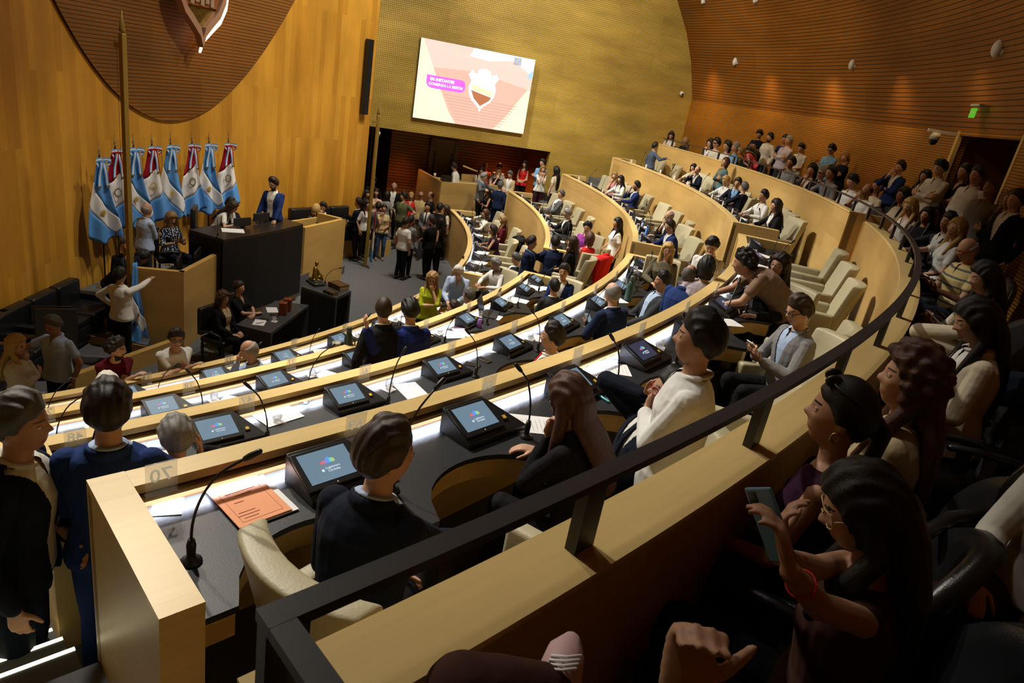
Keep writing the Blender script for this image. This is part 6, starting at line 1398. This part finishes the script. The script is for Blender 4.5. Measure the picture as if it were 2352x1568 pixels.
J = gal('woman with long dark hair holding a pink phone, gallery', (2275, 606), 175, ('rolled', 'cream'), ('long', 'black'), fem=True, aR='phone', aL='phone', bottom='dgrey', pitch=18, lean=10); phone_at(J, -1, 'pink phone of the dark-haired gallery woman', (.6, .3, .3))
gal('woman in cream blazer with long black hair and hand at her face', (2262, 690), 165, ('blazer', 'cream', 'white'), ('long', 'black'), fem=True, aR='ear', aL='lap', pitch=26, lean=6, r=21.62)
gal('woman with long chestnut hair in beige top, gallery front row', (2120, 805), 150, ('tee', 'beige'), ('wave', 'auburn'), fem=True, r=21.5, long=.42, yaw=-12, lean=2, tmin=2.45)
JP = gal('woman in sleeveless dark purple top with gold hoop earring, gallery front row', (1958, 880), 146, ('sleeveless', 'purple'), ('pony', 'black'), fem=True, r=21.53, bottom='dgrey', lean=6, yaw=-14, skin='m', aR='lap', aL='lap', tmin=2.1)
# ------------------------------------------------------------------ foreground of the gallery
def wpt(px, py, depth): return CAMP+(_fw+(px-1176)/FPX*_r2-(py-784)/FPX*_u2)*depth
JW = gal('young woman with round gold glasses looking at her phone, sleeveless brown top', (2022, 1082), 158, ('sleeveless', 'brown'), ('long', 'black'), fem=True, r=21.5, tmin=1.6, glasses='gold', pitch=24, yaw=-8, lean=2, H=1.66, bottom='black', long=.36, skin='m',
         aL=('w', *wpt(1800, 1300, 1.24), _u2*.95-_r2*.20, -_r2*.9+_fw*.3, -Z_-_r2*.2, .55), aR=('w', *wpt(1752, 1275, 1.42), _u2*.95+_r2*.1, _r2*.8-_fw*.4, -Z_, .5), vox=.0055)
ph = empty('smartphone', wpt(1770, 1205, 1.30), 0, 'blue-grey phone held up by the woman with round glasses', 'phone'); up_ = nrm(_u2*.93-_r2*.30+_fw*.10); nf = nrm(-_r2*.93-_fw*.36); nf = nrm(nf-up_*(nf@up_)); sd_ = np.cross(up_, nf)
ph.rotation_euler = Matrix(np.stack([sd_, up_, nf], 1).tolist()).to_euler()
MB().box((0, 0, 0), (.072, .150, .009)).build('case', plain('blue_grey_case', (.10, .22, .34), .4, .5), ph, bevel=.004); MB().box((-.018, .055, .005), (.024, .026, .003)).build('camera_bump', BLK, ph, bevel=.001); MB().box((0, 0, -.005), (.064, .14, .001)).build('screen', PHS, ph)
w_, f_, p_, e_ = JW['J'][-1]; ax_ = nrm(w_-e_); b1_ = nrm(np.cross(ax_, _r2)); b2_ = np.cross(ax_, b1_)
o = MB().tube([w_-ax_*.085+(b1_*cos(a)+b2_*sin(a))*.0285 for a in [2*pi*i/18 for i in range(18)]], .0022, 6, closed=True).build('bracelet', plain('red_thread', (.5, .01, .01), .5, .4), JW['root']); o.matrix_parent_inverse = JW['root'].matrix_world.inverted(); JW['root'].matrix_basis
bpy.context.view_layer.update(); o.matrix_parent_inverse = JW['root'].matrix_world.inverted()
# earring of the woman in purple
h = JP['head']; R_ = JP['HR']; o = MB().tube([h+R_@np.array([-.076, .002, -.052])+R_[:, 1]*cos(a)*.012+R_[:, 2]*sin(a)*.016 for a in [2*pi*i/14 for i in range(14)]], .004, 6, closed=True).build('hoop_earring', GOLD, JP['root']); o.matrix_parent_inverse = JP['root'].matrix_world.inverted()
sg = MB()
for s in (1, -1): sg.ell(tuple(h+R_@np.array([s*.035, .055, .112])), (.028, .012, .022), 10, 6)
sg.tube([h+R_@np.array([-.075, -.03, .075]), h+R_@np.array([-.06, .05, .108]), h+R_@np.array([.06, .05, .108]), h+R_@np.array([.075, -.03, .075])], .004, 6)
o = sg.build('sunglasses', BLK, JP['root']); o.matrix_parent_inverse = JP['root'].matrix_world.inverted()
# person right below the camera: a raised fist, a bent knee and a sneaker show
org = np.array([15.60, -15.02, FG]); fz = 135; a_ = rad(fz-90); Rm_ = np.array([[cos(a_), -sin(a_), 0], [sin(a_), cos(a_), 0], [0, 0, 1]]); lc = lambda w: tuple(Rm_.T @ (np.array(w)-org))
JF = person('person in dark brown trousers and pink sneakers with a raised fist, bottom of picture', at=org, z0=FG, pose='sit', face=fz, top=('vneck', 'black'), bottom='brown', hair=('long', 'dark'), fem=True, seat=.42, aR=('w', *wpt(1552, 1590, .96), _u2*.92+_r2*.30, -_fw, -Z_, 1.25), aL='lap', vox=.0055,
            legs={1: (lc(wpt(1060, 1590, 1.12)), lc(wpt(1275, 1590, 1.18))), -1: (lc((15.22, -14.62, FG+.43)), lc((15.20, -14.60, FG+.09)))}, extra={'shoe': 'pink', 'noshoe': (1,)})
sh_ = MB().tube([wpt(1282, 1560, 1.20), wpt(1300, 1500, 1.24), wpt(1312, 1478, 1.27)], [(.042, .036), (.036, .034), (.020, .026)], 12, up=_r2).build('sneaker', plain('pale_pink_sneaker', (.55, .36, .38), .6, .3), JF['root']); bpy.context.view_layer.update(); sh_.matrix_parent_inverse = JF['root'].matrix_world.inverted()
so_ = MB()
for f_ in (.2, .4, .6, .8): a_ = wpt(1285+20*f_, 1545-50*f_, 1.17+.04*f_); so_.tube([a_-_r2*.026, a_-_fw*.018+_u2*.006, a_+_r2*.026], .003, 6)
so_ = so_.build('shoelace', PAPER, sh_); so_.matrix_parent_inverse = JF['root'].matrix_world.inverted() @ Matrix.Identity(4) if False else Matrix.Identity(4)
GS.append((org, fz))
RING = plain('silver_ring', (.7, .68, .62), .2, .5, 1.0)
gal('person in cream top and brown skirt at the right picture edge', (2560, 1040), 215, ('sweater', 'offw'), ('long', 'brown'), fem=True, r=22.15, tmin=1.9, bottom='brown', aR='lap', aL='down', extra={'shoe': 'beige'})
def shell_chair(loc, face, label, s=1.0):
    r = empty('gallery_chair', loc, rad(face-90), label, 'chair', 'black gallery chairs')
    MB().box((0, .02, .40), (.50, .48, .12)).build('seat', BLKL, r, bevel=.045, seg=3)
    def back(u, v, off):
        a = 2*pi*u; x = .27*v*cos(a)*s; z = .70+.29*v*sin(a); return (x, -.20-.20*(z-.42)-.075*(1-(x/.27)**2)-off, z)
    n, m = 28, 5; vs = [back(0, 0, 0)]+[back(i/n, j/m, 0) for j in range(1, m+1) for i in range(n)]; N1 = len(vs)
    vs += [tuple(np.array(back(i/n, 1.06, .035))) for i in range(n)]; N2 = len(vs); vs += [back(i/n, j/m, .075) for j in range(m, 0, -1) for i in range(n)]; N3 = len(vs); vs.append(back(0, 0, .075)); fs = []
    rows = m+1+m
    for i in range(n): fs.append((0, 1+i, 1+(i+1) % n)); fs.append((N3, N3-n+(i+1) % n, N3-n+i))
    for j in range(rows-1):
        for i in range(n): a, b = 1+j*n, 1+(j+1)*n; fs.append((a+i, b+i, b+(i+1) % n, a+(i+1) % n))
    MB().add(vs, fs, 0, True).build('backrest', BLKL, r)
    for s_ in (-1, 1): MB().tube([(s_*.27, -.20, .62), (s_*.29, .02, .645), (s_*.28, .20, .63)], .026, 8, flat=.8).build('armrest', BLKL, r); MB().box((s_*.28, .0, .40), (.04, .06, .44)).build('arm_post', BLKM, r)
    MB().lathe([(0, 0), (.20, 0), (.19, .025), (.045, .05), (.045, .36), (0, .36)], 14).build('pedestal', BLKM, r); return r
q = P(2165, 590, FG+.98); GS.append((np.array([q[0]+.05, q[1]+.0, FG]), 190))
q = P(2250, 850, FG+1.0); GS.append((np.array([q[0]+.1, q[1]-.0, FG]), 170)); JCH = GS[-1]
GS2 = sorted(GS, key=lambda g: math.atan2(g[0][1], g[0][0]))
for i, (o_, f_) in enumerate(GS2): shell_chair((o_[0], o_[1], o_[2] if not hasattr(o_[2], 'x') else 0), f_, f'black shell chair in the gallery, {ORD[i]} counting from the camera end')
# navy jacket hung over a chair
r = empty('suit_jacket', (JCH[0][0], JCH[0][1], FG), rad(JCH[1]-90), 'navy jacket with a small pin hung over a black gallery chair', 'jacket')
def drape(u, v):
    x = (-.32+.64*u); k = abs(v-.30)/.7; zt = 1.03-.10*(2*u-1)**2-(.10 if abs(2*u-1) > .8 else 0)
    if v < .25: f = v/.25; z = zt-.22*(1-f); y = -.17+.02*f-.08*(1-(x/.32)**2)
    else: f = (v-.25)/.75; z = zt-.02*sin(f*3)-.68*f; y = -.47-.05*f+.012*sin(u*17+f*3)-.06*(1-(x/.32)**2)
    return (x*(1+.05*sin(v*6)), y, z)
o = MB().grid(drape, 26, 26).build('cloth_body', cloth('dnavy'), r); sd = o.modifiers.new('t', 'SOLIDIFY'); sd.thickness = .012
MB().tube([(-.07, -.52, 1.0), (.0, -.545, 1.035), (.09, -.52, 1.0), (.15, -.555, .80)], [.02, .022, .026, .012], 8, flat=.5).build('collar', cloth('dnavy'), r); MB().lathe([(0, 0), (.010, 0), (.008, .006), (0, .006)], 8, c=(.15, -.57, .80), M=Matrix.Rotation(pi/2, 3, 'X')).build('lapel_pin', CHROME, r)
o = MB().ell((0, 0, .10), (.20, .16, .11), 18, 10).tube([(-.12, 0, .2), (0, .0, .27), (.12, 0, .2)], .012, 6).build('handbag', BLKL, loc=tuple(P(2120, 775, 4.05))); tag(o, 'black bag with a white cord on the lap beside the parapet', 'bag'); o['label'] = 'soft black leather bag beside the inner side of the parapet'
flush()
for r_, d_ in PEOPLE:
    l_ = r_['label']
    for k_, lb in (('auburn hair in black jacket', 'plain black chair under the auburn-haired woman at the pit table'), ('hair bun and black v-neck', 'plain black chair under the woman with the hair bun'), ('black and white top seated', 'black chair of the blonde woman on the far part of the rostrum')):
        if k_ in l_: ochair(tuple(r_.location), d_['face'], lb, .5)
# ------------------------------------------------------------------ armchairs at the desks
CHS = {}
for (k, a, org_, face, lb) in SITTERS: CHS.setdefault(('near' if a < -10.2 else 'far', k), []).append((a, np.array(org_), face))
stand = [(np.array(o.location), d) for o, d in PEOPLE]
for (blk, k, i, t, p) in SEATS:
    if blk == 'near' and k == 3 and i == 0: continue
    a = t+p*.5; q = np.array(pol(RR[k]+1.02, a, FL[k])); L_ = CHS.setdefault((blk, k), [])
    if any(np.linalg.norm(q[:2]-c[1][:2]) < .60 for c in L_): continue
    if any(np.linalg.norm(q[:2]-s_[:2]) < .42 and abs(s_[2]-q[2]) < .5 for s_, d in stand): continue
    pr = random.Random(k*50+i+(7 if blk == 'far' else 0)); L_.append((a, q, a+180+pr.uniform(-16, 16)))
CHS[('near', 3)].append((-43, np.array([15.15, -13.34, FL[3]]), 58))
for (blk, k), L_ in CHS.items():
    L_.sort(key=lambda c: c[0] if blk == 'far' or True else -c[0])
    for i, (a, q, f) in enumerate(L_):
        o = put('ch', (q[0], q[1], FL[k]), f, f'beige leather armchair, {where(blk, k, i, 0)}', 'chair', 'beige armchairs at the desks')
kill(PROTO['ch'])
# ------------------------------------------------------------------ loose things on the desks and chairs
def onseat(blk, k, i, f, dr, z=0.0): t, p = [(s[3], s[4]) for s in SEATS if s[:3] == (blk, k, i)][0]; a = t+p*f; return pol(RR[k]+dr, a, DESKZ[k]+z), a
def deskpt(px, py, k, z=0.0): return Vector(P(px, py, DESKZ[k]+z))
def bottle(loc, h, r, col, cap, label, kind='thermos'):
    o = empty('thermos_flask' if kind == 'thermos' else 'water_bottle', loc, 0, label, 'flask' if kind == 'thermos' else 'bottle'); m = plain('flask_'+label[:12], col, .4, .5)
    MB().lathe([(0, 0), (r, 0), (r*1.02, h*.08), (r, h*.62), (r*.72, h*.74), (r*.55, h*.80), (0, h*.80)], 18).build('body', m, o); MB().lathe([(0, h*.80), (r*.62, h*.80), (r*.62, h*.96), (r*.5, h), (0, h)], 18).build('cap', plain('cap_'+label[:12], cap, .4, .5), o)
    if kind == 'thermos': MB().tube([(r*.95, 0, h*.30), (r*1.55, 0, h*.36), (r*1.55, 0, h*.55), (r*.95, 0, h*.62)], .008, 6).build('handle', plain('cap_'+label[:12], cap, .4, .5), o)
    return o
bottle(deskpt(798, 812, 1), .34, .05, (.03, .055, .05), (.05, .055, .05), 'dark green thermos flask standing by the embracing men')
bottle(deskpt(1441, 690, 2), .36, .052, (.045, .11, .10), (.10, .15, .14), 'green thermos flask with a pattern beside the balding navy suit man')
bottle(deskpt(1452, 655, 2), .24, .04, (.02, .02, .022), (.6, .6, .6), 'black and white flask behind the green thermos')
bottle(deskpt(1707, 455, 3), .32, .05, (.14, .17, .16), (.02, .02, .02), 'grey-green flask in front of the navy suit man in the top far row')
bottle(deskpt(1545, 398, 3), .30, .045, (.012, .012, .013), (.03, .03, .03), 'black flask on the top far row')
bottle(deskpt(1482, 545, 2), .26, .034, (.10, .25, .75), (.08, .2, .7), 'blue water bottle on the third far row', 'b'); bottle(deskpt(1473, 530, 2), .24, .034, (.45, .55, .75), (.08, .2, .7), 'pale water bottle with blue cap on the third far row', 'b')
bottle(deskpt(1062, 606, 0), .20, .035, (.10, .035, .015), (.02, .02, .02), 'small brown bottle on the lowest far row', 'b'); bottle(deskpt(1641, 435, 3), .22, .032, (.4, .5, .6), (.5, .03, .03), 'clear bottle with red cap on the top far row', 'b')
o = MB().lathe([(0, 0), (.035, 0), (.048, .03), (.05, .07), (.043, .07), (.040, .06), (0, .055)], 18).build('mate_cup', plain('pale_gourd', (.38, .34, .26), .5, .4), loc=deskpt(772, 798, 1)); tag(o, 'round pale mate cup beside the dark green thermos', 'cup')
o = MB().lathe([(0, 0), (.035, 0), (.045, .10), (.04, .10), (.035, .09), (0, .088)], 16).build('coffee_cup', BLK, loc=deskpt(1071, 618, 0)); tag(o, 'black cup beside the console on the lowest far row', 'cup')
# laptop on the second near row
lp, la = deskpt(1125, 722, 1), -19; r = empty('laptop', lp, rad(la+180-90+14), 'black open laptop on the second near row', 'laptop'); MB().box((0, 0, .009), (.36, .25, .018)).build('keyboard_base', plain('laptop_grey', (.03, .032, .035), .45, .5), r, bevel=.004)
MB().box((0, .03, .0185), (.30, .11, .001)).build('keys', BLK, r); l_ = MB().box((0, 0, .12), (.36, .010, .24)).build('screen_lid', BLK, r, bevel=.003); l_.location = (0, .125, .015); l_.rotation_euler = (rad(-18), 0, 0)
# salmon folder at the first seat of the top row
q = [P(x, y, DESKZ[3]) for x, y in ((468, 1130), (580, 1095), (680, 1180), (550, 1215))]; c_ = sum(q)/4; ux = nrm(q[1]-q[0]); an = math.atan2(ux[1], ux[0])
r = empty('folder', (c_[0], c_[1], DESKZ[3]+.004), an, 'salmon-coloured printed folder on the desk by plate 70', 'folder'); MB().box((.03, -.01, .003), (.22, .30, .005)).build('inner_sheets', PAPER, r); MB().box((0, 0, .009), (.225, .31, .005)).build('cover', ORANGEP, r, bevel=.0015)
mb = MB()
for (y, w) in ((.10, .10), (.07, .13), (.045, .07), (.0, .04), (-.07, .07), (-.09, .09), (-.11, .06)): mb.box((0 if y > .03 else -.04, y, .012), (w, .004, .0006))
for s in (-1, 1): mb.box((s*.085, -.02, .012), (.0012, .22, .0006)); mb.box((0, -.02+s*.11, .012), (.17, .0012, .0006))
mb.build('print', plain('folder_ink', (.35, .10, .05), .8, .1), r)
g_ = make_glass(); g_.location = P(385, 1135, DESKZ[3]+.004); g_.scale = (1.25,)*3; tag(g_, 'round water glass on a paper napkin by plate 70', 'glass', 'water glasses on the desks'); o = MB().box((0, 0, .002), (.11, .11, .003)).build('paper_coaster', PAPER, loc=P(385, 1165, DESKZ[3]), rz=.4); tag(o, 'white paper napkin under the glass by plate 70', 'napkin')
# black case, spectacles and phones
o = MB().box((0, 0, .025), (.24, .16, .05)).build('black_case', BLKL, loc=deskpt(657, 920, 2), rz=rad(-35+90), bevel=.008); tag(o, 'flat black case by the printed sheet, third near row', 'case')
def specs(loc, rz, label):
    r = empty('eyeglasses', loc, rz, label, 'glasses'); m = plain('dark_rim', (.01, .01, .012), .3, .5); mb = MB()
    for s in (-1, 1): mb.tube([(s*.033+.024*cos(a), 0, .022+.019*sin(a)) for a in [2*pi*i/16 for i in range(16)]], .0022, 6, closed=True); mb.tube([(s*.058, 0, .028), (s*.06, .06, .026), (s*.055, .13, .012)], .0022, 6)
    mb.tube([(-.010, 0, .026), (.010, 0, .026)], .002, 6); mb.build('frame', m, r)
    for s in (-1, 1): MB().add([(s*.033+.022*cos(a), 0, .022+.017*sin(a)) for a in [2*pi*i/16 for i in range(16)]], [tuple(range(16))]).build('lens', GLASSM, r)
specs(deskpt(692, 928, 2), rad(20), 'dark-rimmed spectacles lying beside the flat black case'); specs(deskpt(1172, 822, 2), rad(60), 'thin spectacles lying on printed sheets, third near row'); specs(deskpt(1425, 830, 3), rad(70), 'thin spectacles on white sheets in front of the reclining man')
def sheet(px, py, k, rz, label, lines=True, sz=(.21, .297), z=0):
    mb = MB(); mb.box((0, 0, .0015), (*sz, .003))
    if lines:
        for l in range(10): mb.box((-.01, sz[1]*.38-.026*l, .0034), (sz[0]*(.74-.12*(l % 3)), .0022, .0006), m=1)
    o = mb.build('paper_sheet', [PAPER, INK]); o.location = deskpt(px, py, k, z); o.rotation_euler = (0, 0, rz); tag(o, label, 'paper')
sheet(1225, 975, 3, rad(100), 'printed form sticking out by the microphone of the black blazer woman'); sheet(1400, 845, 3, rad(95), 'white sheets under the thin spectacles, top near row'); sheet(1380, 868, 3, rad(75), 'white sheet next to the console, top near row', z=.003)
sheet(1665, 740, 3, rad(110), 'white sheets right of the purple screen, top near row'); sheet(1135, 800, 2, rad(120), 'printed sheets under the thin spectacles, third near row', z=-.001); sheet(1040, 770, 1, rad(120), 'white sheets on the second near row beside the blue suit', False)
sheet(1100, 775, 1, rad(100), 'white sheet under the purple packet, second near row', False); sheet(1185, 690, 1, rad(140), 'white sheets behind the laptop, second near row'); sheet(640, 955, 2, rad(145), 'printed sheet in front of the flat black case', True, z=.004)
def phone(px, py, k, rz, label): r = empty('smartphone', deskpt(px, py, k), rz, label, 'phone'); MB().box((0, 0, .005), (.074, .155, .009)).build('case', BLK, r, bevel=.003); MB().box((0, 0, .0098), (.066, .145, .0008)).build('screen', plain('dark_screen', (.02, .02, .025), .2, .5), r)
phone(1112, 827, 2, rad(55), 'black phone lying near the red tie man'); phone(1437, 881, 3, rad(70), 'black phone right of the microphone, top near row'); phone(1412, 922, 3, rad(30), 'black phone charging beside the pale blue marker'); phone(1172, 714, 1, rad(60), 'phone lying beside the laptop, second near row'); phone(1085, 838, 2, rad(80), 'dark phone lying by a console, third near row')
def pen(px, py, k, rz, col, label, r=.006): o = MB().tube([(-.065, 0, r), (.065, 0, r)], r, 8).build('marker_pen', plain('pen_%s' % label[:8], col, .4, .5), loc=deskpt(px, py, k), rz=rz); tag(o, label, 'pen')
pen(1382, 915, 3, rad(-50), (.15, .55, .65), 'pale blue marker lying by the charging phone', .009); pen(1052, 754, 1, .3, (.75, .05, .35), 'pink highlighter on the second near row'); pen(1068, 762, 1, -.1, (.85, .25, .03), 'orange highlighter on the second near row'); pen(1160, 712, 1, .5, (.5, .75, .05), 'yellow-green highlighter beside the laptop'); pen(1135, 716, 1, .4, (.75, .03, .2), 'small pink marker beside the laptop')
o = MB().lathe([(0, 0), (.038, 0), (.034, .06), (.03, .12), (.028, .125), (0, .12)], 10).build('snack_packet', plain('purple_foil', (.22, .08, .42), .3, .5), loc=deskpt(1100, 752, 1)); tag(o, 'purple foil packet on white sheets, second near row', 'packet')
# jackets hung over chairs
def jacket_on(px, py, k, face, col, label):
    q = P(px, py, FL[k]+1.04); r = empty('suit_jacket', (q[0]+.33*cos(rad(face)), q[1]+.33*sin(rad(face)), FL[k]), rad(face-90), label, 'jacket')
    def dr(u, v):
        x = (-.30+.60*u)*.9; cv = .085*(1-(2*u-1)**2)
        if v < .2: f = v/.2; y = -.27-.0-cv-.0; z = .86+.20*f; y = -.285-cv+.0*f
        elif v < .3: f = (v-.2)/.1; y = -.285-cv-.19*f; z = 1.06+.012*sin(f*pi)
        else: f = (v-.3)/.7; y = -.50-cv+.10*f+.012*sin(u*16+2*f); z = 1.06-.62*f
        return (x*(1+.1*sin(v*5)*.5), y, z-.08*abs(2*u-1)**3)
    o = MB().grid(dr, 22, 26).build('cloth_body', cloth(col), r); sd = o.modifiers.new('t', 'SOLIDIFY'); sd.thickness = .012
    for s in (-1, 1): MB().tube([(s*.26, -.42, .98), (s*.30, -.44, .80), (s*.27, -.43, .55)], [.05, .055, .045], 10, flat=.6).build('sleeve', cloth(col), r)
    MB().tube([(-.09, -.44, 1.07), (0, -.52, 1.10), (.09, -.44, 1.07)], .022, 8).build('collar', cloth(col), r)
jacket_on(1378, 585, 1, 150, 'red', 'red jacket hung over a beige armchair in the second far row'); jacket_on(1185, 545, 0, 190, 'black', 'black jacket hung over a beige armchair in the lowest far row')
